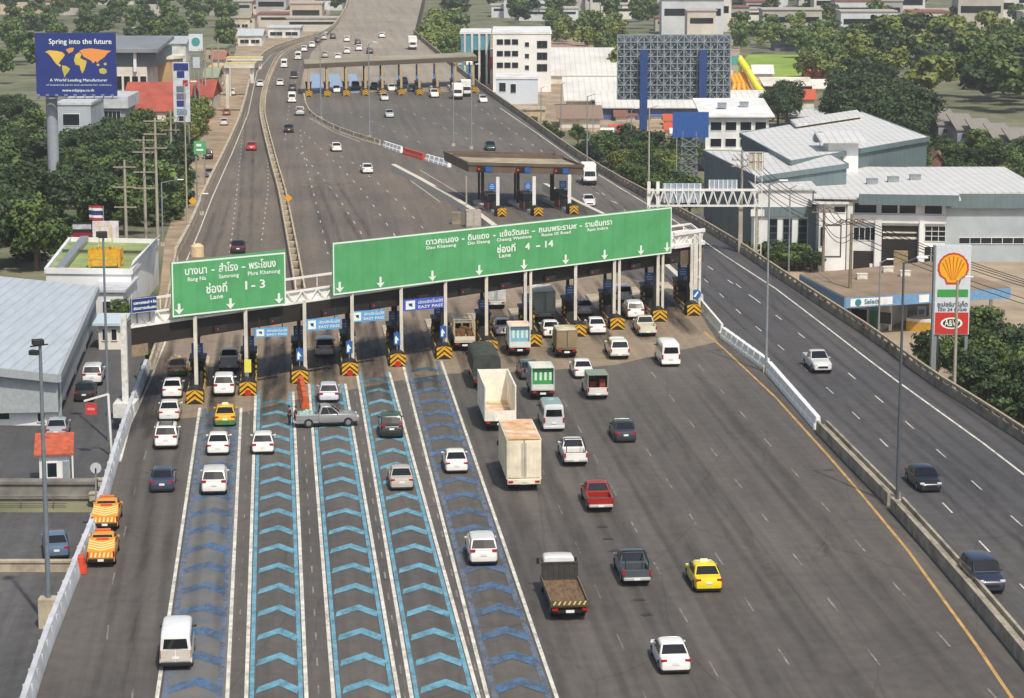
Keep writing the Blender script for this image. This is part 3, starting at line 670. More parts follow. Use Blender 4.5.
def pickup(root, c, det=1, L=5.2, W=1.8, H=1.76, cab='double', bedc=None, load=None, hazard=False, rails=False, shell=None):
    h = L/2; zb = 1.1; z0 = .38; cabr = {'double': -.45, 'single': .35}[cab]
    mb = MB()
    # cab and bonnet
    mb.loft([sec(y, ww, ww-.03, z0, z, .08, .01) for y, ww, z in ((cabr-.25, W/2-.02, zb), (cabr, W/2, zb), (.6, W/2+.01, zb), (h-1.45, W/2, zb), (h-.9, .49*W, zb-.03), (h-.25, .475*W, zb-.12), (h-.06, .45*W, zb-.28), (h, .42*W, zb-.4))])
    mb.build('body', paint(c), root)
    b = MB(); y0, y1 = -h, cabr-.27
    b.bx(-W/2+.02, W/2-.02, y0+.02, y1, z0, .72)
    for s in (-1, 1): b.loft([[Vector((s*x, y, z)) for x, z in ((W/2-.03, .6), (W/2, .68), (W/2, zb-.08), (W/2-.03, zb+.0), (W/2-.1, zb), (W/2-.1, .6))] for y in (y0+.03, y1)], 0, False)
    b.bx(-W/2+.1, W/2-.1, y1-.06, y1-.001, .7, zb-.01)
    b.build('load_bed', paint(bedc or c), root, bevel=.02)
    t = MB(); t.bx(-W/2+.09, W/2-.09, y0, y0+.06, .64, zb-.02); tg = t.build('tailgate', paint(bedc or c), root, bevel=.02)
    f = MB(); f.bx(-W/2+.1, W/2-.1, y0+.07, y1-.06, .722, .74); f.build('bed_liner', M_BED, root)
    bp = MB(); bp.bx(-W/2+.06, W/2-.06, y0-.1, y0+.05, .42, .6); bp.build('rear_bumper', paint('b9b9b6') if not hazard else M_TRIM, root, bevel=.03)
    sk = MB(); sk.bx(-W/2+.05, W/2-.05, -h+.2, h-.15, .3, .42); sk.build('chassis', M_TRIM, root)
    yt0 = cabr-.05; yt1 = h-2.3; yb1 = h-1.5
    greenhouse(root, c, cabr-.26, yt0, yt1, yb1, zb, H, W/2-.04, W/2-.2, det, posts=(.5,) if cab == 'double' else ())
    wheels(root, W, (-h+1.05, h-.9), .38, .24, det)
    for s in (-1, 1):
        mb = MB(); mb.box((s*(W/2-.07), y0+.01, zb-.2), (.13, .08, .34)); mb.build('tail_light', M_TAIL, root)
        if det: mb = MB(); mb.box((s*(W/2-.25), h-.1, zb-.28), (.36, .16, .17)); mb.build('headlight', M_HEAD, root, bevel=.03)
    trims(root, W, y0-.1, h, .52, (yb1-.25, zb+.1), det, c=c, zg=.62)
    if shell:
        greenhouse(root, shell, y0+.05, y0+.25, y1-.1, y1+.05, zb, H+.02, W/2-.03, W/2-.16, 0, name='canopy_shell')
    if load == 'net':
        m = MB()
        for k in range(14): m.ell((random.uniform(-.6, .6), random.uniform(y0+.35, y1-.4), .85+random.random()*.25), (.3, .35, .25), 8, 6)
        m.build('bundles', mat('pale_green_bags', '8fb0a4', .9, var=.3, scale=4), root)
    if rails:
        m = MB()
        for s in (-1, 1): m.bar((s*.72, y0+.1, zb+.5), (s*.72, y1, H+.05), .06); m.bar((s*.72, y0+.1, zb), (s*.72, y0+.1, zb+.5), .06)
        m.bar((-.72, y1, H+.06), (.72, y1, H+.06), .07); m.build('roll_bar', M_TRIM, root)
    if hazard:      # sloped striped box behind the cab
        q = [(-W/2+.02, y0+.1, zb-.02), (W/2-.02, y0+.1, zb-.02), (W/2-.06, y1-.02, H-.22), (-W/2+.06, y1-.02, H-.22)]
        cv = MB(); q = [Vector(v) for v in q]; base = [Vector((v.x, v.y, zb-.05)) for v in q]
        cv.add(q+base, [(0, 1, 2, 3), (7, 6, 5, 4), (0, 4, 5, 1), (1, 5, 6, 2), (2, 6, 7, 3), (3, 7, 4, 0)]); cvo = cv.build('bed_cover', paint('e09a1e'), root)
        st = MB(); n = (q[1]-q[0]).cross(q[3]-q[0]).normalized()*.012
        def on(u, v): return q[0].lerp(q[1], u).lerp(q[3].lerp(q[2], u), v) + n
        for k in range(4):
            v0 = .02+k*.17
            for s in (0, 1):
                e, m_ = (0.02, .5) if s == 0 else (.98, .5)
                st.quad(on(e, v0+.22), on(m_, v0), on(m_, v0+.075), on(e, v0+.295))
        st.build('hazard_stripes', paint('f1dfa0'), cvo)
        rs = MB(); rs.quad(on(.28, .80), on(.75, .80), on(.75, .95), on(.28, .95)); rs.build('red_marking', paint('c8381c'), cvo)
        ts = MB()
        for k in range(6):
            x = -W/2+.2+k*.27; ts.slab([(x, y0-.012, .68), (x+.13, y0-.012, .68), (x+.2, y0-.012, zb-.08), (x+.07, y0-.012, zb-.08)], (0, -1, 0), .008)
        ts.build('hazard_stripes', paint('f1dfa0'), tg)
        lb = MB(); lb.bx(-.5, .5, .1, .32, H+.03, H+.14); lb.build('light_bar', paint('d8661e'), root, bevel=.03)
def van(root, c, det=1, L=4.9, W=1.82, H=2.2, roofc=None, grime=False, long=False, glassroof=False):
    h = L/2; z0 = .3; mb = MB()
    def s_(y, ww, z1, wt=None): return sec(y, ww, (wt or ww-.12), z0, z1, .14, .03)
    mb.loft([s_(-h, .46*W, H-.28), s_(-h+.05, .49*W, H-.1), s_(-h+.3, W/2, H), s_(0, W/2+.01, H+.02), s_(h-1.6, W/2, H), s_(h-1.15, W/2, H-.1), s_(h-.55, .495*W, 1.3, .46*W), s_(h-.2, .48*W, 1.08, .45*W), s_(h, .44*W, .85, .42*W)])
    mb.build('body', paint(c), root)
    if roofc: r = MB(); r.bx(-W/2+.22, W/2-.22, -h+.3, h-1.7, H+.0, H+.045); r.build('roof_panel', paint(roofc), root, bevel=.02)
    def X(z): return W/2-.02-(z-z0)/(H-z0)*.12
    g = MB(); strip_glass(g, Vector((-X(1.35)+.14, -h-.005, 1.28)), Vector((X(1.35)-.14, -h-.005, 1.28)), Vector((-X(1.95)+.18, -h-.005, H-.36)), Vector((X(1.95)-.18, -h-.005, H-.36)), .02); g.build('rear_window', M_CGL, root)
    g = MB(); strip_glass(g, Vector((X(1.3)-.08, h-.58, 1.34)), Vector((-X(1.3)+.08, h-.58, 1.34)), Vector((X(2)-.12, h-1.18, H-.2)), Vector((-X(2)+.12, h-1.18, H-.2)), .04); g.build('windscreen', M_CGL, root)
    for s in (-1, 1):
        g = MB()
        for a, b in ((-h+.25, -h+1.3), (-h+1.4, -.05), (.05, h-1.75)) + (((h-1.65, h-1.2),) if True else ()):
            x0, x1 = X(1.3)+.035, X(1.85)+.03; g.slab([(s*x0, a, 1.3), (s*x0, b+(.3 if b > h-1.3 else 0), 1.3), (s*x1, b, H-.35), (s*x1, a, H-.35)], (s, 0, .2), .014)
        g.build('side_window', M_CGL, root)
        t = MB(); t.box((s*(W/2-.13), -h+.01, .95), (.14, .06, .42)); t.build('tail_light', M_TAIL, root)
        if det: t = MB(); t.box((s*(W/2-.3), h-.05, .82), (.36, .14, .18)); t.build('headlight', M_HEAD, root, bevel=.03)
    sk = MB(); sk.bx(-W/2+.05, W/2-.05, -h-.06, h-.02, .26, .5); sk.build('bumper', paint(c) if not grime else M_TRIM, root, bevel=.05)
    wheels(root, W, (-h+.95, h-.95), .34, .22, det); trims(root, W, -h-.03, h-.03, .75, (h-1.0, 1.45), det, zg=.62)
    if grime:
        p = MB()
        for x0, x1 in ((-W/2+.1, -.03), (.03, W/2-.1)): p.bx(x0, x1, -h-.035, -h-.015, .55, 1.22)
        p.build('door_panel', paint('c9c3b6'), root, bevel=.01)
def truck_cab(root, c, yf, W=2.0, H=2.35, Lc=1.7, z0=.55, det=1):
    mb = MB(); y0 = yf-Lc
    mb.loft([sec(y, W/2-.02, wt, z0, z, .12, .03) for y, wt, z in ((y0, W/2-.1, H-.04), (y0+.1, W/2-.08, H), (yf-.55, W/2-.1, H), (yf-.3, W/2-.12, H-.12), (yf-.08, W/2-.03, 1.4), (yf, W/2-.05, 1.0))])
    cab = mb.build('cab', paint(c), root)
    def X(z): return W/2-.03-(z-z0)*.045
    g = MB(); strip_glass(g, Vector((X(1.4)-.12, yf-.08, 1.45)), Vector((-X(1.4)+.12, yf-.08, 1.45)), Vector((X(2)-.14, yf-.29, H-.2)), Vector((-X(2)+.14, yf-.29, H-.2)), .05); g.build('windscreen', M_CGL, root)
    g = MB()
    for x in (-.42, .42): g.slab([(x-.32, y0-.005, 1.5), (x+.32, y0-.005, 1.5), (x+.32, y0-.005, H-.3), (x-.32, y0-.005, H-.3)], (0, -1, 0), .02)
    g.build('rear_window', M_CGL, root)
    for s in (-1, 1):
        g = MB(); g.slab([(s*(X(1.4)+.02), y0+.35, 1.42), (s*(X(1.4)+.02), yf-.3, 1.42), (s*(X(2)+.035), yf-.45, H-.3), (s*(X(2)+.035), y0+.35, H-.3)], (s, 0, .1), .015); g.build('side_window', M_CGL, root)
        m = MB(); m.box((s*(W/2+.16), yf-.25, 1.75), (.16, .08, .36)); m.bar((s*(W/2-.05), yf-.2, 1.9), (s*(W/2+.16), yf-.25, 1.9), .04); m.build('wing_mirror', M_TRIM, root)
        m = MB(); m.box((s*(W/2-.28), yf+.0, .95), (.36, .1, .2)); m.build('headlight', M_HEAD, root, bevel=.03)
    b = MB(); b.bx(-W/2+.02, W/2-.02, yf-.25, yf+.08, .42, .78); b.build('front_bumper', M_TRIM, root, bevel=.04)
def truck(root, c, kind, L=7.5, W=2.2, det=1, BH=2.5, boxc='d9d2c2', roofc=None, back=None):
    """kinds: box, open_box, flatbed, tarp, cage, small_box"""
    h = L/2; Lc = 1.75; zf = .98
    truck_cab(root, c, h, min(W, 2.05), 2.35, Lc)
    ch = MB(); ch.bx(-.5, .5, -h+.25, h-.3, .55, .86); ch.bx(-.95, .95, -h+.1, -h+.25, .5, .7)
    for k in range(5): y = -h+.5+k*(L-Lc-1)/4; ch.bx(-W/2+.1, W/2-.1, y-.05, y+.05, .86, .95)
    ch.bx(-W/2+.1, -.55, -.2, .9, .45, .85); ch.build('chassis', M_TRIM, root)
    y0, y1 = -h, h-Lc-.15; bm_ = mat('body_'+boxc, boxc, .6, var=.14, scale=.7, c2=None)
    if kind in ('box', 'small_box', 'open_box'):
        top = zf+BH; b = MB(); t = .07
        b.bx(-W/2, W/2, y0, y1, zf-.1, zf)
        for s in (-1, 1): b.bx(s*W/2, s*(W/2-t), y0, y1, zf, top)
        b.bx(-W/2+t, W/2-t, y1-t, y1, zf, top)
        n = int((y1-y0)/.5)
        for s in (-1, 1):
            for k in range(n+1):
                y = y0+.05+(y1-y0-.1)*k/n; b.bx(s*(W/2+.035), s*W/2, y-.04, y+.04, zf+.05, top-.05)
            b.bx(s*(W/2+.05), s*(W/2-.02), y0, y1, zf-.06, zf+.08); b.bx(s*(W/2+.05), s*(W/2-.03), y0-.001, y1+.001, top-.08, top+.02)
        b.build('cargo_box', bm_, root)
        rm = mat('rusty_roof_'+(roofc or 'none'), roofc or 'b0926c', .85, var=.2, scale=.9, c2='e0d8c8')
        if kind != 'open_box':
            r = MB(); r.bx(-W/2+.02, W/2-.02, y0+.02, y1-.01, top, top+.05)
            for k in range(n): y = y0+.3+(y1-y0-.5)*k/max(1, n-1); r.bx(-W/2+.1, W/2-.1, y-.02, y+.02, top+.05, top+.08)
            r.build('roof', rm, root)
            if back == 'green' or back == 'blue':
                d = MB(); d.bx(-W/2+t, W/2-t, y0+.3, y0+.36, zf, top); d.build('rear_panel', paint('3f9c58' if back == 'green' else '7fb9cd'), root)
                d = MB(); d.bx(-W/2+t, W/2-t, y0+.0, y0+.05, zf, zf+.45); d.build('tailgate', paint('dcdcd6'), root)
                d = MB()
                for k in range(4): d.bx(-.7+k*.42, -.5+k*.42, y0+.27, y0+.3, zf+.75, top-.4)
                d.build('panel_lettering', paint('d7e8d8'), root)
            else:
                for s in (-1, 1):
                    d = MB(); xa, xb = sorted((s*.03, s*(W/2-.05))); d.bx(xa, xb, y0-.04, y0+.01, zf+.05, top-.05)
                    for k in range(4):
                        x = xa+(xb-xa)*(k+.5)/4; d.bx(x-.05, x+.05, y0-.065, y0-.04, zf+.12, top-.12)
                    dd = d.build('rear_door', bm_, root); hn = MB(); hn.bar((s*.14, y0-.075, zf+.2), (s*.14, y0-.075, top-.25), .05); hn.build('lock_bar', M_STEEL, dd)
        else:
            f = MB(); f.bx(-W/2+t, W/2-t, y0+.1, y1-t-.02, zf+.002, zf+.03); f.build('floor_boards', rm, root)
            d = MB(); d.bx(-W/2+t, W/2-t, y0, y0+.07, zf, zf+.75)
            for k in range(5): x = -W/2+.2+k*(W-.4)/4; d.bx(x-.04, x+.04, y0-.04, y0, zf+.04, zf+.7)
            d.build('tailgate', bm_, root)
    elif kind == 'flatbed':
        f = MB(); f.bx(-W/2, W/2, y0, y1, zf-.1, zf); f.build('deck_boards', mat('worn_planks', '70583f', .9, var=.3, scale=1.2, c2='46382b', streak=(5, 1, 1)), root)
        for s in (-1, 1): e = MB(); e.bx(s*W/2, s*(W/2-.06), y0+.07, y1-.1, zf, zf+.22); e.build('side_board', mat('grey_board', '6c6558', .9, var=.2), root)
        hb = MB(); hb.bx(-W/2, W/2, y1-.1, y1, zf, zf+1.05); hb.bx(-W/2, W/2, y1-.14, y1+.04, zf+1.05, zf+1.13)
        for k in range(7): x = -W/2+.15+k*(W-.3)/6; hb.bx(x-.04, x+.04, y1-.14, y1-.1, zf, zf+1.0)
        hb.build('headboard', M_BED, root)
        tb = MB(); tb.bx(-W/2, W/2, y0, y0+.07, zf-.1, zf+.3); tbo = tb.build('tailboard', mat('olive_board', '5f5540', .9, var=.2), root)
        st = MB()
        for k in range(7):
            x = -W/2+.12+k*.3; st.slab([(x, y0-.001, zf+.05), (x+.1, y0-.001, zf+.05), (x+.22, y0-.001, zf+.27), (x+.12, y0-.001, zf+.27)], (0, -1, 0), .012)
        st.build('hazard_stripes', paint('e3cf7a'), tbo)
    elif kind == 'tarp':
        b = MB(); b.bx(-W/2, W/2, y0, y1, zf-.1, zf+.7); b.build('cargo_body', paint('55564e'), root)
        t = MB(); prof = []
        rows = []
        N = 14
        for k in range(N+1):
            y = y0-.03+(y1-y0+.04)*k/N; z1 = zf+2.0+.06*math.sin(k*1.9)+.05*random.random(); rows.append(sec(y, W/2+.05, W/2-.02+.02*random.random(), zf+.3, z1, .3, .12))
        t.loft(rows); t.build('tarpaulin', mat('dark_tarpaulin', '3b3f3a', .85, var=.2, scale=1.5, bump=.5), root)
    elif kind == 'cage':
        b = MB(); b.bx(-W/2, W/2, y0, y1, zf-.1, zf+.1)
        for s in (-1, 1): b.bx(s*W/2, s*(W/2-.05), y0, y1, zf, zf+.55)
        b.bx(-W/2, W/2, y0, y0+.05, zf, zf+.5); b.build('cargo_body', paint('d8cfba'), root)
        c_ = MB()
        for s in (-1, 1):
            for k in range(6): y = y0+.05+(y1-y0-.1)*k/5; c_.bar((s*(W/2-.03), y, zf+.5), (s*(W/2-.03), y, zf+1.9), .06)
            for z in (zf+1.0, zf+1.45, zf+1.9): c_.bar((s*(W/2-.03), y0, z), (s*(W/2-.03), y1, z), .05)
        for k in range(4): y = y0+(y1-y0)*k/3; c_.bar((-W/2, y, zf+1.9), (W/2, y, zf+1.9), .06)
        c_.build('cargo_frame', paint('c9b68e'), root)
        l = MB()
        for k in range(9): l.box((random.uniform(-.6, .6), random.uniform(y0+.5, y1-.6), zf+.45+.25*random.random()), (.5, .6, .6), random.random())
        l.build('crates', mat('brown_crates', '7a5638', .8, var=.25), root)
    lampw = W/2-.25
    if kind == 'box': t = MB(); t.bx(-W/2+.02, W/2-.02, y0-.06, y0+.3, .55, .95); t.build('rear_bumper', bm_, root, bevel=.03)
    for s in (-1, 1):
        t = MB(); t.box((s*lampw, y0-.07, zf-.22), (.34, .08, .14)); t.build('tail_light', M_TAIL, root)
    r = .43; ry = -h+1.35
    for y, dbl in ((ry, 1), (h-1.15, 0)):
        for s in (-1, 1):
            tw = .5 if dbl else .25; x = s*(min(W, 2.1)/2-tw/2)
            wv = MB(); wv.tube((x-tw/2, y, r), (x+tw/2, y, r), r, n=20); wo = wv.build('wheel', M_TYRE, root)
            m2 = MB(); xo = x+s*tw/2; m2.tube((xo-s*.02, y, r), (xo+s*.015, y, r), r*.55, r*.5, n=14); m2.build('rim', M_RIM, wo)
    p = MB(); p.bx(-.25, .25, y0-.06, y0-.03, .55, .72); p.build('number_plate', M_PLATE, root)
    mf = MB(); mf.bx(-W/2+.05, -W/2+.55, ry-.75, ry-.7, .35, .85); mf.bx(W/2-.55, W/2-.05, ry-.75, ry-.7, .35, .85); mf.build('mudguard', M_TRIM, root)
def songthaew(root, c):    # pickup with a high open-backed passenger/cargo canopy
    pickup(root, c, 1, L=5.0, cab='single')
    m = MB(); W = 1.8; y0, y1 = -2.5, .0; z1 = 2.15
    m.bx(-W/2, W/2, y0, y1+.05, z1, z1+.07)
    for s in (-1, 1):
        m.bx(s*W/2, s*(W/2-.05), y0+.3, y1, 1.1, z1)
        for y in (y0+.05, y0+.3): m.bar((s*(W/2-.04), y, 1.1), (s*(W/2-.04), y, z1), .06)
    m.bx(-W/2+.05, W/2-.05, y1-.04, y1, 1.1, z1); m.build('canopy', paint('8f9189'), root)
    l = MB(); l.box((.45, -1.4, 1.25), (.5, 1.2, .9)); l.box((-.3, -1.0, 1.1), (.6, .9, .7)); l.build('cargo', mat('red_brown_boxes', '8d3f2c', .8, var=.3), root)
KN = {'sedan': ('car', 'car'), 'hatch': ('car', 'car'), 'suv': ('car', 'car'), 'pickup': ('pickup_truck', 'pickup'), 'van': ('van', 'van'), 'truck': ('truck', 'truck'), 'song': ('pickup_truck', 'pickup')}
PROTO = {}
def vehicle(kind, x, y, label, c='e8e8e4', face=0, det=1, L=None, dirpx=None, z=0, group=None, ang=None, **kw):
    """x,y: picture point under the middle of the nearest end; face 0 = drives away, 1 = comes towards us"""
    Ls = {'sedan': 4.5, 'hatch': 4.0, 'suv': 4.65, 'pickup': 5.2, 'van': 4.9, 'truck': 7.5, 'song': 5.0}
    L = L or Ls[kind]
    p = P(x, y+(1.3 if y > 300 else 0), z) if z is not None else PG(x, y)
    if z is None: p.z = gh(p.x, p.y)+.08
    d = LD.copy()
    if dirpx: d = (P(*dirpx[1])-P(*dirpx[0])); d.z = 0; d.normalize()
    if ang is not None: d = Vector((math.sin(R(ang)), math.cos(R(ang)), 0))
    c0 = p + d*L/2*(1 if ang is None or True else 0)
    f = d if not face else -d
    rz = math.atan2(-f.x, f.y)
    key = (kind, c, det, L, tuple(sorted((k, str(v)) for k, v in kw.items())))
    nm, cat_ = KN[kind]
    if key in PROTO:
        root = copy_tree(PROTO[key]); root.location = c0+Vector((0, 0, .035)); root.rotation_euler = (0, 0, rz)
        if 'group' in root: del root['group']
        return tag(root, label, cat_, group)
    root = thing(nm, label, cat_, c0+Vector((0, 0, .035)), rz, group)
    if kind == 'sedan': sedan(root, c, det, L, **kw)
    elif kind == 'hatch': sedan(root, c, det, L, H=1.5, hatch=True, **kw)
    elif kind == 'suv': sedan(root, c, det, L, W=1.84, H=1.76, suv=True, **kw)
    elif kind == 'pickup': pickup(root, c, det, L, **kw)
    elif kind == 'van': van(root, c, det, L, **kw)
    elif kind == 'truck': truck(root, c, L=L, **kw)
    elif kind == 'song': songthaew(root, c)
    kids(root); PROTO[key] = root; return root
W1, W2, W3, SIL = 'eceae5', 'dedcd6', 'f0efec', 'a9aaa8'
V = vehicle
# left-hand queues
V('sedan', 177, 376, 'gold taxi with green lower sides, first in the queue in the leftmost toll lane', 'b98a4a', lower='3f7a3c', taxi=True)
V('sedan', 172, 398, 'white saloon directly behind the gold and green taxi in the leftmost toll lane', W1)
V('sedan', 169, 421, 'white saloon between another white saloon and the white estate with a dark roof rack', W2)
V('suv', 166, 449, 'white estate with dark roof bars, last of the queue in the leftmost toll lane', W1, rack=True)
V('sedan', 162, 492, 'dark blue saloon with red tail lights, alone behind the leftmost queue', '363f55', L=4.6)
V('pickup', 105, 531, 'orange pickup with yellow chevrons parked in front of its twin by the grey barrier', 'e2951d', hazard=True)
V('pickup', 101, 567, 'nearest orange pickup with yellow chevrons parked by the grey barrier', 'e2951d', hazard=True)
V('van', 176, 670, 'white van with a dusty rear door at the bottom left corner', 'e9e9e6', grime=True, W=1.85)
V('pickup', 229, 371, 'silver pickup at the booth ahead of a white car, second toll lane from the left', 'c7c6c6')
V('suv', 224, 396, 'white car stopped between the silver pickup and the yellow-green taxi', W1)
V('sedan', 225, 426, 'yellow and green taxi at the start of the dark blue painted lane', 'e0b02c', lower='2f8a4a', taxi=True)
V('sedan', 218, 455, 'white saloon just behind the yellow and green taxi', W1)
V('suv', 214, 495, 'white car with a panelled roof, last one in the dark blue painted lane', W2)
V('pickup', 192, 337, 'white pickup already past the booths, seen under the smaller green sign', W2)
V('hatch', 263, 454, 'white hatchback with dark sunroof alone in the first light blue lane', W1)
V('suv', 325, 357, 'beige car in the shade of the canopy under a blue lane sign', 'b9b0a6')
V('hatch', 329, 402, 'small pale lilac hatchback just before the silver pickup that stands across the lane', 'c8c9d6')
V('suv', 392, 438, 'black car with dark green glass in the light blue zig-zag lane', '23282a')
V('sedan', 402, 490, 'silver-gold saloon in the third light blue lane', 'b7afa3')
V('sedan', 457, 473, 'white saloon alone in the dark blue zig-zag lane', W1)
V('suv', 484, 566, 'white car beside the flatbed lorry on the right white lane line', W2)
# the silver pickup standing across the lane
cr = thing('pickup_truck', 'silver pickup with green bundles in its bed, standing across the blue lanes', 'pickup', P(326, 427)+Vector((0, .6, .03)), R(-80))
pickup(cr, '8b8c8c', 1, load='net')
# right-hand queues
def T(x, y, label, c, kind, L, W=2.2, BH=2.5, **kw):
    p = P(x, y); d = LD; root = thing('truck', label, 'truck', p+d*L/2+Vector((0, 0, .03)), math.atan2(-d.x, d.y)); truck(root, c, kind, L, W, 1, BH, **kw); return root
T(487, 390, 'lorry under a dark green tarpaulin ahead of the tall white open lorry', '6d7568', 'tarp', 8.6, 2.4)
T(465, 352, 'white lorry with a tan cargo frame and crates under the big green sign', 'e6e2d8', 'cage', 6.0, 2.0)
T(500.5, 432, 'tall white open-topped lorry with brown floor between the tarpaulin lorry and the beige box lorry', 'e6e3dc', 'open_box', 9.6, 2.5, 2.75, boxc='e9e4d6', roofc='a5865c')
T(524, 492, 'beige box lorry with a rusty roof, nearest lorry of the queue', 'ddd6c6', 'box', 9.0, 2.45, 2.9, boxc='e2d8c0', roofc='b58a5a')
T(520, 357, 'small box lorry with a light blue rear panel', 'c2c6c8', 'small_box', 5.0, 1.95, 1.9, boxc='cfcfcb', roofc='b79a88', back='blue')
V('sedan', 504, 335, 'white car ahead of the small lorry with the light blue rear', W2)
T(496, 310, 'grey-white lorry seen past the booths below the big green sign', 'd8d8d4', 'box', 5.6, 2.0, 2.0, boxc='c6cac8', roofc='b9b9b4')
V('sedan', 530, 379, 'dark blue-grey saloon between the blue and the green backed lorries', '4c555c')
T(543, 401, 'small lorry with a green rear panel ahead of the silver van', 'b9beb9', 'small_box', 5.0, 1.95, 1.85, boxc='a9b3ad', roofc='9fb0aa', back='green')
V('van', 554, 431, 'silver van with a blue-grey roof behind the small green backed lorry', 'c9cccd', roofc='8a9ca6')
V('pickup', 576, 466, 'white pickup just ahead of the red one', W1, rails=True)
V('pickup', 601, 512, 'dark red pickup in the middle of the plaza', '9c2317')
V('sedan', 626, 442, 'dark charcoal saloon to the right of the white pickup', '34373e')
T(545, 322, 'pale green high-roofed lorry at a booth under the big green sign', 'c4cbc0', 'box', 6.6, 2.1, 2.1, boxc='b4bdb0', roofc='d0d4cc')
V('sedan', 552, 337, 'white saloon ahead of the brown tarpaulin lorry', W1)
T(567, 359, 'small lorry with a brown tarpaulin', '8d7a5c', 'small_box', 4.9, 1.9, 1.7, boxc='8f7c5c', roofc='86805f')
V('sedan', 585, 315, 'silver saloon at a booth, ahead of the white saloon with tinted windows', 'b5b2ae')
V('sedan', 598, 334, 'white saloon with tinted windows between two toll islands', W1)
V('pickup', 620, 359, 'white pickup with a closed rear canopy left of the white van', W1, shell=W1)
V('suv', 624, 302, 'white car passing the booth beside the second last island', W2)
V('suv', 636, 319, 'white car right behind another white one near the second last island', W1)
V('pickup', 648, 336, 'cream pickup waiting at the last toll lane', 'd6d0bb')
V('van', 671, 366, 'white van with dark windows, rightmost vehicle waiting at the toll', W3)
V('sedan', 584, 378, 'white saloon half hidden by the open-backed grey pickup', W1)
V('song', 598, 399, 'white pickup with a grey open-backed cargo canopy', 'd9d6ce')
V('pickup', 637, 586, 'dark grey pickup left of the yellow taxi', '4a545b', rails=True)
V('sedan', 709, 592, 'bright yellow taxi with a white roof sign', 'e8cf1c', taxi=True)
V('sedan', 676, 674, 'white saloon with a dark sunroof at the bottom edge', W1)
T(570, 622, 'flatbed lorry with a white cab and worn brown deck', 'e4e4de', 'flatbed', 7.8, 2.3)
# highway, coming towards us
V('pickup', 823, 373, 'light grey pickup coming down the highway on the right', 'c9cac8', 1)
V('sedan', 931, 492, 'black saloon with shining bonnet coming down the highway', '1c2026', 1, L=4.7)
V('suv', 992, 594, 'dark car cut by the right edge of the picture', '2a3140', 1)
V('sedan', 590, 207, 'white car coming along the barrier beside the middle toll plaza', W2, 1)
T2 = None
# middle carriageway and ramps, small
up = ((285, 160), (266, 120))
V('sedan', 238, 254, 'dark maroon saloon on the left ramp just above the smaller green sign', '3a2228')
V('hatch', 251.5, 151, 'bright red car climbing the left ramp', 'c0202a', dirpx=((251, 151), (257, 110)))
V('sedan', 260, 87, 'white car far up the left ramp, alone on its carriageway', W1, dirpx=((260, 87), (268, 66)))
V('sedan', 337, 152, 'white car in the middle of the dotted carriageway, the upper of two', W1, dirpx=((340, 152), (318, 126)))
V('sedan', 368, 174, 'white car in the middle of the dotted carriageway, the lower of two', W1, dirpx=((368, 174), (345, 147)))
V('sedan', 289, 133, 'black car beside the median below the far toll plaza', '22262a', dirpx=((289, 133), (284, 105)))
V('suv', 300, 116, 'silver car next to the curved barrier of the far toll', 'b0aeac', dirpx=((300, 116), (297, 95)))
V('van', 292, 103, 'white van following a small dark car beside the far toll', W1, dirpx=((292, 103), (290, 80)), det=0)
V('hatch', 292.5, 91, 'small dark car ahead of the white van beside the far toll', '3d4044', dirpx=((292, 91), (291, 75)), det=0)
V('sedan', 280, 86, 'white car nearest to the median bend beside the far toll', W1, dirpx=((280, 86), (283, 70)), det=0)
V('pickup', 294, 79, 'dark pickup ahead of the others, left of the far toll roof', '2c2c2e', dirpx=((294, 79), (294, 65)), det=0)
V('van', 284, 68, 'white minibus in the bend of the median', W1, dirpx=((284, 68), (290, 55)), det=0)
V('van', 298, 60, 'white van beside the left end of the far toll roof', W2, dirpx=((298, 60), (306, 50)), det=0)
for i, (x, y, c, k, lb) in enumerate([
    (385, 101, 'c3c8c8', 'sedan', 'pale silver car just out of the far toll lanes'), (390, 118, 'aab2b6', 'sedan', 'silver-blue car between the far toll and the red barriers'),
    (337, 93, W1, 'sedan', 'white car in the second lane of the far toll from the left'), (356, 90, '3a4650', 'suv', 'dark car in the third lane of the far toll from the left'),
    (375, 89.5, '4c4a50', 'sedan', 'dark grey car in the fourth lane of the far toll from the left'), (392, 91.5, W1, 'hatch', 'white car in the fifth lane of the far toll from the left'),
    (404.6, 84, '3c3c48', 'sedan', 'dark car following close to another in a far toll lane'), (412.5, 92, '2c3638', 'sedan', 'black-green car leaving the far toll ahead of a dark one'),
    (435, 98, W1, 'suv', 'white car leaving the far toll, right of centre'), (484, 103, W1, 'hatch', 'white car out in front at the right end of the far toll')]):
    V(k, x, y, lb, c, 1, det=0, dirpx=((x, y), (x-3.5-(x-310)*.1, y-12)))
def T3(x, y, label, c, L, W, BH, boxc, d=None, face=1, z=0):
    d = d or (P(x-8, y-14)-P(x, y)).normalized(); p = P(x, y, z); f = -d if face else d
    root = thing('truck', label, 'truck', p+d*L/2+Vector((0, 0, .03)), math.atan2(-f.x, f.y)); truck(root, c, 'box', L, W, 1, BH, boxc=boxc, roofc='d8d8d4')
T3(458, 100, 'white lorry leaving the far toll, left of another lorry', 'ecebe6', 6.5, 2.1, 2.2, 'ecebe6')
T3(467, 97, 'white lorry second from the right at the far toll', 'dddcd6', 7, 2.2, 2.3, 'd8d6ce')
T3(590, 186, 'white box lorry coming past the middle toll canopy', 'ecebe6', 6.2, 2.0, 2.0, 'ecebe8', d=(P(578, 165)-P(590, 186)).normalized())
V('sedan', 469, 88, 'white car still inside the rightmost far toll lane', W1, 1, det=0); V('van', 469, 66, 'white van on the road beyond the right end of the far toll roof', W1, 1, det=0)
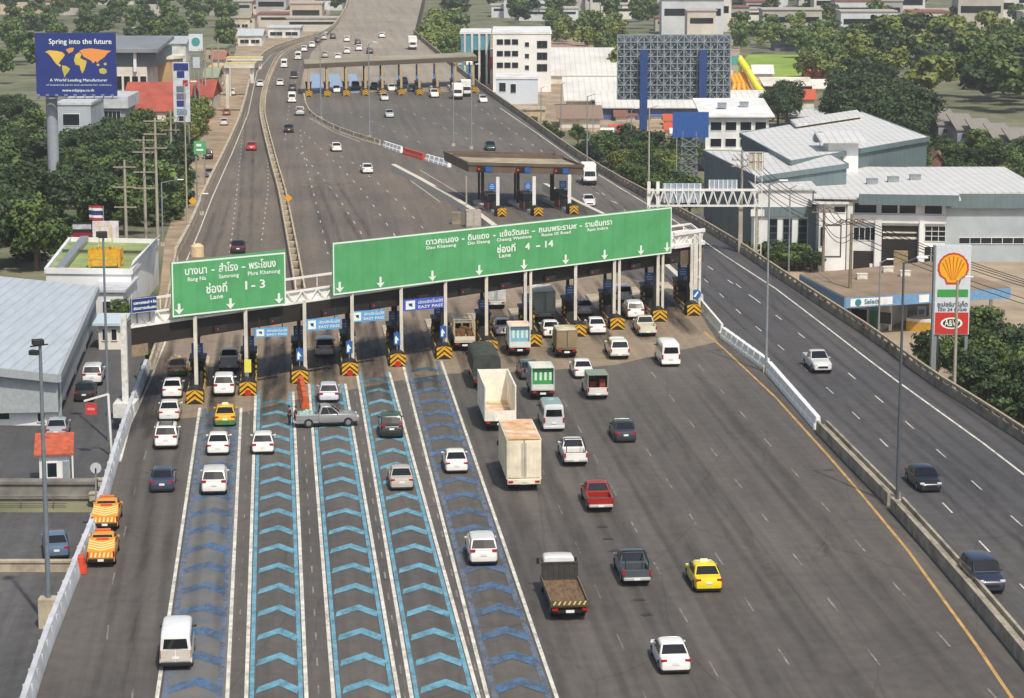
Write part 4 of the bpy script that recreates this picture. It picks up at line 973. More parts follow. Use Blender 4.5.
T3(413, 50, 'white lorry on the light concrete road beyond the far toll', 'e2e2de', 8, 2.4, 2.6, 'e6e4dc')
far_cars = [(312, 48, W1, 'white car, first of the pair in the bend beyond the far toll'), (304, 52, W2, 'white car following close behind in the bend beyond the far toll'), (318, 43, '2c2e30', 'dark car at the top of the bend, nearest the picture frame'),
  (324, 40, 'b9b4ac', 'beige car at the top of the bend beyond the far toll'), (333, 39, '34383c', 'dark car at the top edge, left of a white one'), (347, 42, W1, 'white car at the top edge of the light concrete road, left side'),
  (347, 54, W2, 'white car halfway down the light concrete road'), (358, 45, '2a2c2c', 'dark car near the top of the light concrete road'), (359, 51, 'e6e4de', 'white car just below the dark one on the light concrete road'),
  (370, 54, '2c2e30', 'small dark car in the middle of the light concrete road'), (382, 38, W1, 'white van-like car at the very top of the light concrete road'), (338, 60, W1, 'white car right behind the far toll roof'), (325, 58, 'a89c90', 'brown-grey car right behind the far toll roof')]
for x, y, c, lb in far_cars: V('suv', x, y, lb, c, 0, det=0)
V('hatch', 491, 151, 'small dark green car behind the roof of the middle toll plaza', '2c4440', 1, det=0)
# lower streets
V('sedan', 224, 126, 'white car parked in the dusty street left of the ramp', W2, z=None, det=0); V('hatch', 226.5, 116, 'orange-brown small car ahead of the white one in the dusty street', '9c5a3c', z=None, det=0)
V('suv', 208, 160, 'black car in the dusty street near the green road sign', '1e2022', z=None, det=0); V('sedan', 209.5, 178, 'grey car in the dusty street behind the black one', '6c7074', z=None, det=0)
V('suv', 232, 96, 'cream car far along the dusty street', 'd9d4c4', z=None, det=0)
V('suv', 92, 387, 'white estate car parked beside the white-roofed shed in the car park', 'd9dad8', z=None)
V('sedan', 84, 403, 'dark car parked behind the white estate in the car park', '23262a', z=None)
V('sedan', 56, 441, 'silver car parked behind the guard hut', 'a2a8ac', z=None)
V('sedan', 57, 561, 'blue-grey car down in the sunken road at the lower left', '5c7088', z=None, ang=-12)
V('pickup', 841, 356, 'black pickup parked at the filling station near the tall red and white sign', '23262a', 1, z=None)
V('sedan', 829, 337, 'white car under the edge of the filling station roof', 'dddcd8', z=None)
V('van', 700, 232, 'white van parked in the street under the lattice bridge', 'd4d6d8', z=None); V('suv', 727, 219, 'white car in the street beyond the lattice bridge', 'dadcdc', z=None, det=0)
# ================================================================ toll plazas
M_BOOTH = mat('booth_red_brown', '7c3f30', .6, var=.1, scale=1); M_BOOTHD = mat('booth_dark', '33302e', .5, var=.1)
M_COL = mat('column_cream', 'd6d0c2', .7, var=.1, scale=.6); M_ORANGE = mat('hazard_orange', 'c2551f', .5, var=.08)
def island(p, d, label, W=1.5, L=22, style=0, cat='toll island', sign=None, booth=True, hz=1.35, group=None, detail=True):
    rz = math.atan2(-d.x, d.y); r = thing('toll_island', label, cat, p, rz, group)
    c = MB(); c.bx(-W/2+.12, W/2-.12, 1.2, L, 0, .22 if detail else .5); c.build('kerb', M_CONC if detail else mat('kerb_white', 'c9c5bb', .7, var=.12), r)
    n = MB(); prof = [(-W/2, 0), (-W/2, hz*.62), (-W/2+.22, hz*.88), (-W/4+.1, hz), (W/4-.1, hz), (W/2-.22, hz*.88), (W/2, hz*.62), (W/2, 0)]
    n.loft([[Vector((x*(1 if y > 0 else .96), y, z)) for x, z in prof] for y in (0, .15, 2.0)], 0, False); no = n.build('crash_nose', M_BLK, r)
    s = MB()
    for k in range(3):
        z0 = -.15+k*.48; zt = z0+.62; th = .29
        def cl(x, z): return (x, -.012, max(.02, min(hz-.05-(.2 if abs(x) > W/2-.25 else 0), z)))
        s.quad(cl(-W/2+.03, z0), cl(0, zt), cl(0, zt+th), cl(-W/2+.03, z0+th)); s.quad(cl(0, zt), cl(W/2-.03, z0), cl(W/2-.03, z0+th), cl(0, zt+th))
    s.build('chevron', M_YEL, no)
    if style: rr = MB(); rr.tube((0, -.10, .28), (0, .02, .28), .3, n=14); rr.build('red_marker', M_RED, no)
    if detail:
        for sx in (-1, 1):
            b = MB(); b.bar((sx*(W/2-.1), 1.2, .75), (sx*(W/2-.06), 7.0, .75), .1, .2)
            for k in range(4): b.bar((sx*(W/2-.08), 1.6+k*1.7, .2), (sx*(W/2-.08), 1.6+k*1.7, .75), .1)
            b.build('guard_rail', mat('faded_yellow_rail', 'b39a5a', .6, var=.15), r)
            for k, yy in enumerate((7.4, 9.2)):
                q = MB(); q.tube((sx*(W/2-.12), yy, .2), (sx*(W/2-.12), yy, 1.9), .1, n=10); po = q.build('post', M_YEL, r)
                q = MB()
                for z in (.4, .9, 1.4): q.tube((sx*(W/2-.12), yy, z), (sx*(W/2-.12), yy, z+.22), .108, n=10)
                q.build('stripe', M_BLK, po)
    if sign:
        q = MB(); q.bar((0, 1.6, hz), (0, 1.6, hz+1.7), .07); so_ = q.build('sign_post', M_STEEL, r)
        q = MB(); q.bx(-.3, .3, 1.5, 1.56, hz+.45, hz+1.6); q.build('lane_sign', M_BLUE if sign == 'blue' else paint('e5e05a'), r)
        if sign == 'blue':
            q = MB(); q.add([(-.2, 1.49, hz+.6), (.0, 1.49, hz+.6), (.0, 1.49, hz+.9), (.18, 1.49, hz+.9), (-.1, 1.49, hz+1.35), (-.2, 1.49, hz+1.1)], [tuple(range(6))]); q.build('arrow', M_LETTER, so_)
    return r
def booth(p, d, label, off=9.0, group=None, blue=True):
    rz = math.atan2(-d.x, d.y); q0 = p + d*off + Vector((0, 0, .22)); r = thing('toll_booth', label, 'toll booth', q0, rz, group)
    W, L = 1.25, 2.6
    m = MB(); m.bx(-W/2, W/2, 0, L, 0, 1.05); m.build('lower_wall', M_BOOTH, r)
    m = MB()
    for x in (-W/2+.05, W/2-.05):
        for y in (.05, L/2, L-.05): m.box((x, y, 1.6), (.1, .1, 1.1))
    m.build('frame', M_DARK, r)
    for sx in (-1, 1):
        g = MB(); g.bx(sx*(W/2-.07), sx*(W/2-.05), .1, L-.1, 1.05, 2.15); g.build('side_window', M_GLASS, r)
    g = MB(); g.bx(-W/2+.1, W/2-.1, .05, .07, 1.05, 2.15); g.build('window', M_GLASS, r)
    m = MB(); m.bx(-W/2-.12, W/2+.12, -.15, L+.15, 2.15, 2.4); m.build('roof', M_BOOTHD, r, bevel=.04)
    m = MB(); m.bx(-W/2-.02, W/2-.3, -1.2, -.75, .0, 1.25); m.bx(W/2-.4, W/2-.1, -1.6, -1.2, 0, 1.5); m.build('ticket_machine', M_BOOTHD, r, bevel=.03)
    m = MB(); m.bx(-.28, .22, -.72, -.66, .3, 1.0); m.build('service_panel', mat('orange_panel', 'b25a34', .6, var=.2), r)
    if blue:
        m = MB(); m.bx(-.5, .5, .1, .22, 2.75, 3.75); bo = m.build('lane_display', M_BLUE, r); m = MB(); m.bar((0, .2, 2.4), (0, .2, 2.8), .1); m.build('bracket', M_DARK, bo)
        m = MB(); m.bx(-.3, .3, .085, .098, 3.0, 3.1); m.bx(-.35, .35, .085, .098, 3.25, 3.35); m.bx(-.2, .2, .085, .098, 3.5, 3.6); m.build('lettering', mat('pale_blue_letter', 'a9c4de', .5, var=0), bo)
ordn = ['first', 'second', 'third', 'fourth', 'fifth', 'sixth', 'seventh', 'eighth', 'ninth', 'tenth', 'eleventh', 'twelfth']
noses = [P(x, y) for x, y in NOSE]
for i, p in enumerate(noses):
    sg = 'yellow' if i == 1 else ('blue' if i in (2, 3, 4, 5) else None)
    ex = {1: ' carrying a pale yellow sign', 2: ' with orange barriers at its foot'}.get(i, '')
    island(p, LD, 'chevron-nosed toll island%s, %s from left at the main toll' % (ex, ordn[i]), style=1 if i in (1, 2, 3, 4) else 0, sign=sg, group='toll islands of the main plaza')
    booth(p, LD, 'dark booth with red-brown base on the %s island of the main toll' % ordn[i], 7.6, 'booths of the main plaza')
# ---- gantry plane
g0, g1 = noses[0]+LD*2.4, noses[-1]+LD*2.4
U = (g1-g0); U.z = 0; U.normalize(); NRM = Vector((U.y, -U.x, 0)); UP = Vector((0, 0, 1))
def gp(x, y, off=0.0): return onplane(x, y, g0+NRM*off, NRM)
def uu(p): return (p-g0).dot(U)
def gat(u, z, off=0.0, back=0.0): return g0 + U*u + UP*z + NRM*off + LD*back
uL, uR = uu(gp(130, 305)), uu(gp(704, 230))
ZB, ZT, ZW = 5.35, 6.9, 8.15
cz = thing('toll_canopy', 'long toll canopy with white truss front spanning all lanes of the main plaza', 'toll canopy', gat((uL+uR)/2, 0))
def gbox(mb, u0, u1, b0, b1, z0, z1, mi=0):
    a = [gat(u, 0, 0, b) for u, b in ((u0, b0), (u1, b0), (u1, b1), (u0, b1))]; mb.prism([(p.x, p.y) for p in a], z0, z1, mi)
m = MB(); gbox(m, uL, uR, 1.0, 8.6, ZB+.5, ZT-.3); m.build('ceiling', M_BOOTHD, cz, world=True)
m = MB(); gbox(m, uL, uR, .62, 1.0, ZB, ZT); gbox(m, uL, uR, 8.6, 8.9, ZB+.2, ZT); m.build('fascia_beam', mat('dark_fascia', '26211d', .7, var=.15), cz, world=True)
m = MB(); gbox(m, uL+.1, uR-.1, 1.05, 8.55, ZT-.1, ZT+.12); m.build('roof', mat('reddish_roof', '8d7766', .9, var=.2, scale=.3, c2='7a4a3c'), cz, world=True)
# white truss fascia: top and bottom chord, zig-zag, backing sheet
m = MB(); gbox(m, uL, uR, .55, .75, ZT+.02, ZT+.22); gbox(m, uL, uR, .55, .75, ZW-.18, ZW); gbox(m, uL, uR, .8, .86, ZT+.2, ZW-.15)
u = uL
while u < uR-1.2:
    m.bar(gat(u, ZT+.15, 0, .6), gat(u+.9, ZW-.1, 0, .6), .1); m.bar(gat(u+.9, ZW-.1, 0, .6), gat(u+1.8, ZT+.15, 0, .6), .1); u += 1.8
m.build('white_truss', mat('truss_white', 'eceae4', .6, var=.08, scale=.5), cz, world=True)
m = MB(); gbox(m, uL, uR, 8.5, 8.7, ZW-.2, ZW); gbox(m, uL, uL+.18, .7, 8.6, ZW-.2, ZW); gbox(m, uR-.18, uR, .7, 8.6, ZW-.2, ZW)
u = uL
while u < uR: m.bar(gat(u, ZT, 0, 8.6), gat(u, ZW-.1, 0, 8.6), .08); u += 2.6
m.build('edge_rail', mat('truss_white', 'dcdad2'), cz, world=True)
# rafters across at each island give the roof real support
for x, y in ((126, 415),):
    pass
for p in noses:
    for bk in (1.6, 7.8):
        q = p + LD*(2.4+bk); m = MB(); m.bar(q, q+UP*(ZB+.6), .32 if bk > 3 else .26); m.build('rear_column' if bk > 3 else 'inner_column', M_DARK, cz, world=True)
# front columns carry the signs
for i, p in enumerate(noses):
    q = p + LD*2.4 - NRM*(-.12); q = gat(uu(q), 0, .12)
    m = MB(); m.bar(q, q+UP*7.3, .3, .3)
    if i in (7, 9, 10, 11): m.bar(q+U*.75, q+U*.75+UP*7.3, .26, .26)
    m.bar(q, q-LD*-.9+UP*.0, .1); m.build('front_column', M_COL, cz, world=True)
q = gat(uu(gp(125, 400)), 0, .1); m = MB(); m.bar(q, q+UP*8.3, .5, .5); m.bx(q.x-.9, q.x+.9, q.y-1.2, q.y+1.2, -.3, .9); m.build('end_column', mat('end_white', 'd4d4ce', .7, var=.12), cz, world=True)
q = gat(uR-.7, 0, .1); m = MB(); m.bar(q, q+UP*8.2, .26, .26); m.bar(q+U*-.8, q+U*-.8+UP*8.2, .26, .26)
for k in range(4): m.bar(q+UP*(1.5+k*1.8), q+U*-.8+UP*(2.4+k*1.8), .1)
m.build('end_column', mat('end_white', 'd4d4ce'), cz, world=True)
m = MB(); gbox(m, uR-4.6, uR+.3, .3, 1.0, ZT, ZT+.35); gbox(m, uR-4.6, uR+.3, .3, 1.0, ZW+.1, ZW+.4)
for k in range(4): m.bar(gat(uR-4.4+k*1.2, ZT+.3, 0, .6), gat(uR-3.4+k*1.2, ZW+.2, 0, .6), .16)
gbox(m, uR-5, uR, 8.2, 8.8, ZT-.1, ZT+.6); m.build('end_frame', M_WHITE, cz, world=True)
m = MB(); gbox(m, uL, uL+1.7, .55, 8, ZB-.9, ZB+.1); m.build('end_beam', mat('tan_beam', '8f7f66', .8, var=.15), cz, world=True)
m = MB(); gbox(m, uR-3.6, uR+.2, .5, 8, ZB-.3, ZB+1.2); m.build('end_beam', M_BROWNF, cz, world=True)
# ---- the two green direction signs
def sign_board(cs, label, mat_, zoff=.35, name='direction_sign', cat='road sign', border=.14, groupn=None):
    q = [gp(x, y, zoff) for x, y in cs]     # bl, br, tr, tl
    u0 = (uu(q[0])+uu(q[3]))/2; u1 = (uu(q[1])+uu(q[2]))/2; z0 = (q[0].z+q[1].z)/2; z1 = (q[2].z+q[3].z)/2
    tl0, tl1 = q[0].z, q[1].z; th0, th1 = q[3].z, q[2].z
    B = [gat(u0, tl0, zoff), gat(u1, tl1, zoff), gat(u1, th1, zoff), gat(u0, th0, zoff)]
    r = thing(name, label, cat, gat((u0+u1)/2, min(tl0, tl1), zoff), 0, groupn)
    m = MB(); m.slab(B, -NRM, .16); m.build('board', mat_, r, world=True)
    ex = (B[1]-B[0])/1; wd = ex.length; ex = ex/wd; ey = (B[3]-B[0]); ht = ey.length; ey = ey/ht
    e = MB(); o = NRM*.012
    for a, b, c, d in ((0, 0, wd, border), (0, ht-border, wd, ht), (0, border, border, ht-border), (wd-border, border, wd, ht-border)):
        e.quad(*[B[0]+ex*x+ey*y+o for x, y in ((a, b), (c, b), (c, d), (a, d))])
    e.build('border', M_LETTER, r, world=True)
    s = MB()
    for k in range(max(2, int(wd/3))): t = (k+.5)/max(2, int(wd/3)); s.bar(B[0]+ex*wd*t-NRM*.25, B[3]+ex*wd*t-NRM*.25, .12); s.bar(B[0]+ex*wd*t-NRM*.25+UP*1, gat(u0+(u1-u0)*t, ZT+.4, 0, .6), .1)
    s.build('bracket', M_STEEL, r, world=True)
    return r, B, ex, ey, wd, ht, q
def arrows(r, B, ex, ey, xs_, h=.95):
    for x in xs_:
        m = MB(); y0 = .18; o = NRM*.03; w_ = .52
        pts = [(0, 0), (w_, .5), (.15, .42), (.13, h), (-.13, h), (-.15, .42), (-w_, .5)]
        m.add([B[0]+ex*(x+a)+ey*(y0+b)+o for a, b in pts], [tuple(range(7))]); m.build('arrow', M_LETTER, r, world=True)
def txt_fit(r, s_, B, ex, ey, x0, x1, y0, size, name='lettering', bold=.03, m=None):
    put_text(name, s_, size, B[0]+ex*x0+ey*y0, ex, ey, m or M_LETTER, r, 'LEFT', .03, bold, fit=x1-x0)
r, B, ex, ey, wd, ht, q = sign_board([(172, 317.5), (285.5, 305), (285.5, 249.5), (172, 262.5)], 'green direction sign for lanes 1 to 3, the smaller of the two', M_GREEN)
fx = lambda f: f*wd
def row(items, y, size, bold=.03):
    for s_, a, b in items: txt_fit(r, s_, B, ex, ey, a*wd, b*wd, y*ht, size, bold=bold)
row([('บางนา', .105, .29), ('-', .335, .36), ('สำโรง', .40, .565), ('-', .60, .63), ('พระโขนง', .665, .905)], .745, ht*.20, .045)
row([('Bang Na', .13, .285), ('Samrong', .40, .575), ('Phra Khanong', .655, .945)], .625, ht*.105, .025)
row([('ช่องที่', .285, .465), ('1', .604, .618), ('-', .68, .715), ('3', .755, .80)], .37, ht*.22, .05)
row([('Lane', .32, .43)], .255, ht*.12, .03)
arrows(r, B, ex, ey, [fx(.055), fx(.50), fx(.935)])
r, B, ex, ey, wd, ht, q = sign_board([(333, 295.5), (671.5, 253), (671.5, 206.5), (333, 243)], 'very wide green direction sign for lanes 4 to 14', M_GREEN)
X = lambda px: (px-333)/338.5
row([('ดาวคะนอง', X(416.5), X(447)), ('-', X(450.5), X(453)), ('ดินแดง', X(456.5), X(477)), ('-', X(481), X(483.5)), ('แจ้งวัฒนะ', X(487.5), X(516.5)), ('-', X(520), X(523)), ('ถนนพระราม๙', X(527), X(566)), ('-', X(569.5), X(572)), ('รามอินทรา', X(575.5), X(604))], .765, ht*.155, .06)
row([('Dao Khanong', X(417), X(445)), ('Din Daeng', X(456.5), X(478)), ('Chaeng Watthana', X(485), X(520)), ('Rama IX Road', X(530), X(560)), ('Ram Inthra', X(578), X(600))], .675, ht*.085, .035)
row([('ช่องที่', X(485), X(503)), ('4', X(513.5), X(518)), ('-', X(524), X(528)), ('14', X(532), X(540))], .44, ht*.19, .07)
row([('Lane', X(487), X(498.5))], .34, ht*.11, .04)
arrows(r, B, ex, ey, [((px-333)/338.5)*wd for px in (338.5, 375, 423, 468, 512.5, 555.5, 597, 637, 666.5)], 1.0)
# ---- blue sign at the left end of the canopy
r, B, ex, ey, wd, ht, q = sign_board([(131.5, 313.5), (157, 310.5), (157, 295.5), (131.5, 299)], 'small blue sign with two rows of Thai lettering at the left end of the canopy', M_NAVY, .2, 'lane_sign', 'sign', .03)
row([('เฉพาะรถยนต์ 4 ล้อ', .06, .94)], .58, ht*.26, .03); row([('ช่องทางเงินสด', .06, .94)], .2, ht*.26, .03)
# ---- blue electronic payment signs hung under the canopy, one over each of five lanes
hang = [((255, 337.5), (288, 336), (288, 327), (255, 328.5)), ((306.5, 331), (340.5, 328.5), (340.5, 317.5), (306.5, 319.5)), ((352, 322.5), (385, 320), (385, 309.5), (352, 311.5)), ((404, 311.5), (444, 307.5), (444, 296.5), (404, 300))]
for i, cs in enumerate(hang):
    back = -0.3; base = g0 + LD*back
    q = [onplane(x, y, base, NRM) for x, y in cs]
    lab = ['first', 'second', 'third', 'fourth'][i]
    r = thing('lane_sign', 'blue lane sign with white square symbol under the canopy, %s from the left' % lab, 'sign', (q[0]+q[1])/2, 0, 'blue lane signs under the canopy')
    z0 = (q[0].z+q[1].z)/2; z1 = (q[2].z+q[3].z)/2; B = [Vector((v.x, v.y, z)) for v, z in zip(q, (q[0].z, q[1].z, q[2].z, q[3].z))]
    m = MB(); m.slab(B, -NRM, .15); m.build('board', mat('lane_sign_blue', '64a6de', .4, var=.05) if i != 3 else mat('lane_sign_violet', '4a5ec4', .4, var=.05), r, world=True)
    ex = B[1]-B[0]; wd = ex.length; ex /= wd; ey = B[3]-B[0]; ht = ey.length; ey /= ht
    m = MB(); m.quad(*[B[0]+ex*a+ey*b+NRM*.02 for a, b in ((wd*.04, ht*.12), (wd*.27, ht*.12), (wd*.27, ht*.88), (wd*.04, ht*.88))]); so_ = m.build('symbol_panel', M_LETTER, r, world=True)
    m = MB(); m.add([B[0]+ex*(wd*a)+ey*(ht*b)+NRM*.035 for a, b in ((.09, .65), (.2, .65), (.2, .3), (.16, .42), (.12, .42), (.12, .55))], [tuple(range(6))]); m.build('symbol', M_NAVY, r, world=True)
    txt_fit(r, 'บัตรอัตโนมัติ', B, ex, ey, wd*.34, wd*.95, ht*.55, ht*.34, bold=.02); txt_fit(r, 'EASY PASS', B, ex, ey, wd*.34, wd*.95, ht*.14, ht*.34, bold=.02)
    m = MB()
    for t in (.15, .85): v = B[3].lerp(B[2], t); m.bar(v-NRM*.1-UP*.1, Vector((v.x, v.y, ZB+.9))-NRM*.1, .08)
    m.build('hanger', M_DARK, r, world=True)
# lane signals on the beam
for i in range(len(noses)-1):
    p = (noses[i]+noses[i+1])/2+LD*2.4; u = uu(p); a = gat(u, ZB+.5, 0, .4)
    r = thing('lane_signal', 'dark signal box under the canopy beam between the %s and %s toll islands' % (ordn[i], ordn[i+1]), 'traffic light', a, math.atan2(U.y, U.x), 'lane signals of the main plaza')
    m = MB(); m.bx(-.7, .7, -.15, .15, -.35, .2); m.build('case', M_DARK, r); m = MB(); m.tube((-.38, -.19, -.08), (-.38, -.15, -.08), .07); m.build('red_lamp', mat('signal_red', 'd82418', .4, var=0, emit=.3), r)
    m = MB(); m.tube((.38, -.19, -.08), (.38, -.15, -.08), .07); m.build('green_lamp', mat('signal_off', '18402c', .3, var=0), r)
# ---- orange barrier row at the third island, round red marker sign right
def on_unit(L=1.9): return water_unit(L, mat('orange_plastic', 'c4592c', .5, var=.1))
units([(301.0, 387), (305.5, 410)], on_unit(), 'faded orange plastic barrier between the blue lanes, before the silver pickup', 'orange barriers before the silver pickup', 2.1)
r = thing('keep_left_sign', 'round blue sign on the last island beside the white barrier', 'sign', P(696, 312)); 
m = MB(); m.bar((0, 0, 0), (0, 0, 2.0), .08); m.build('post', M_STEEL, r); m = MB(); m.tube((0, -.08, 1.9), (0, -.02, 1.9), .5, n=20); m.build('disc', M_BLUE, r)
m = MB(); m.add([(-.3, -.09, 1.65), (.1, -.09, 2.2), (.25, -.09, 2.1), (-.1, -.09, 1.6)], [(0, 1, 2, 3)]); m.build('arrow', M_LETTER, r)

# ================================================================ middle plaza
ZA = 6.6
nl, nr = P(468.6, 161.5, ZA), P(583.6, 164, ZA); fl = P(444, 150, ZA); dv = (fl-nl)
cz = thing('toll_canopy', 'brown flat-roofed toll canopy of the small middle plaza with three lanes', 'toll canopy', ((nl+nr)/2).xy.to_3d())
md = dv.normalized(); fr_ = nr+dv
def pr(mb, pts, z0, z1): mb.prism([(p.x, p.y) for p in pts], z0, z1)
m = MB(); pr(m, [nl, nr, fr_, fl], 5.1, 6.15); m.build('fascia', M_BROWNF, cz, world=True)
def inset(q, k):
    c = sum(q, Vector())/len(q); return [c+(p-c)*k for p in q]
m = MB(); pr(m, inset([nl, nr, fr_, fl], .96), 6.15, 6.22); m.build('roof', M_ROOFB, cz, world=True)
m = MB()
for a, b in ((nl, nr), (nr, fr_), (fr_, fl), (fl, nl)): m.bar(a.xy.to_3d()+UP*6.3, b.xy.to_3d()+UP*6.3, .25, .4)
m.bar((fl.lerp(nl, .35)).xy.to_3d()+UP*6.5, (fr_.lerp(nr, .35)).xy.to_3d()+UP*6.5, .5, .5)
m.build('parapet', M_BROWNF, cz, world=True)
mn = [P(502, 217), P(538.5, 216.5), P(574, 214.5)]
for i, p in enumerate(mn):
    island(p, md, 'yellow-nosed toll island in the middle plaza, %s of three from the left' % ordn[i], W=1.3, L=16, group='toll islands of the middle plaza', detail=False)
    booth(p, md, 'dark booth with blue display in the middle plaza, %s of three from the left' % ordn[i], 6, 'booths of the middle plaza')
    for k, b_ in enumerate((2.5, 12)):
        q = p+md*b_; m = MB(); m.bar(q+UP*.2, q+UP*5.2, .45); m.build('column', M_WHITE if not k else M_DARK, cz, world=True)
for px_ in (484, 520, 556): 
    q = P(px_-5, 203); m = MB(); m.bar(q, q+UP*5.2, .3); m.build('column', M_DARK, cz, world=True)
for i, t in enumerate((.13, .47, .80)):
    p = nl.lerp(nr, t); r = thing('lane_display', 'red and blue lane display on the brown canopy edge, %s of three' % ordn[i], 'sign', Vector((p.x, p.y-.2, 5.3)), math.atan2((nr-nl).y, (nr-nl).x), 'lane displays of the middle plaza')
    m = MB(); m.bx(-.9, .3, -.1, .1, 0, .6); m.build('dark_panel', M_BLK, r); m = MB(); m.bx(.35, 1.15, -.12, .1, -.05, .65); m.build('blue_panel', M_BLUE, r); m = MB(); m.tube((-.6, -.14, .3), (-.6, -.1, .3), .17); m.build('red_lamp', mat('signal_red', 'd82418'), r)
q = P(466.5, 212); m = MB(); m.bar(q, q+UP*5.0, .2); tag(m.build('post', M_POLEC), 'thin pale post at the left corner of the middle toll canopy', 'post')
q = P(473, 227); r = thing('cabinet', 'grey metal cabinet standing behind the upper edge of the big green sign', 'cabinet', q, R(8))
m = MB(); m.bx(-1.0, 1.0, -.7, .7, 0, 2.3); m.build('case', mat('cabinet_grey', 'a49c90', .6, var=.15), r, bevel=.04)
for s in (-1, 1): m = MB(); m.bx(s*.5-.4, s*.5+.4, -.74, -.7, .25, 2.1); m.build('door', mat('cabinet_door', 'b3aca0', .6, var=.1), r)
q = P(481, 224); m = MB(); m.box((q.x-3.3, q.y, .8), (1.2, 1.0, 1.6)); tag(m.build('generator', M_CONCD, bevel=.05), 'small low grey box left of the metal cabinet', 'box')
# ================================================================ far plaza
ZF = 7.0
nl, nr = P(303.8, 63.7, ZF), P(477.3, 56.2, ZF); dv = LD*15
cz = thing('toll_canopy', 'long grey-roofed toll canopy of the far plaza with nine lanes', 'toll canopy', ((nl+nr)/2).xy.to_3d())
m = MB(); pr(m, [nl, nr, nr+dv, nl+dv], 5.9, 6.9); m.build('fascia', mat('far_fascia', '5b5146', .8, var=.12), cz, world=True)
m = MB(); pr(m, inset([nl, nr, nr+dv, nl+dv], .995), 6.9, 7.05); m.build('roof', mat('far_roof', '9b927f', .9, var=.12, scale=.1, c2='7c7b66'), cz, world=True)
fn = [(309, 97), (327.5, 97), (346.6, 96.5), (366, 96), (383, 96), (401.8, 95.5), (420, 95.5), (438, 94.5), (456, 93.5), (474, 93)]
for i, (x, y) in enumerate(fn):
    p = P(x, y); island(p, LD, 'yellow nosed toll island of the far plaza, %s from the left' % ordn[i], W=1.6, L=20, group='toll islands of the far plaza', detail=False, hz=1.6)
    booth(p, LD, 'small booth of the far plaza, %s from the left' % ordn[i], 8, 'booths of the far plaza', blue=i > 3)
    q = p+LD*1.8; m = MB(); m.bar(q, q+UP*6, .5); m.build('front_column', mat('far_column', 'b7a27a', .8, var=.1), cz, world=True)
    q = p+LD*14; m = MB(); m.bar(q, q+UP*6, .4); m.build('rear_column', M_DARK, cz, world=True)
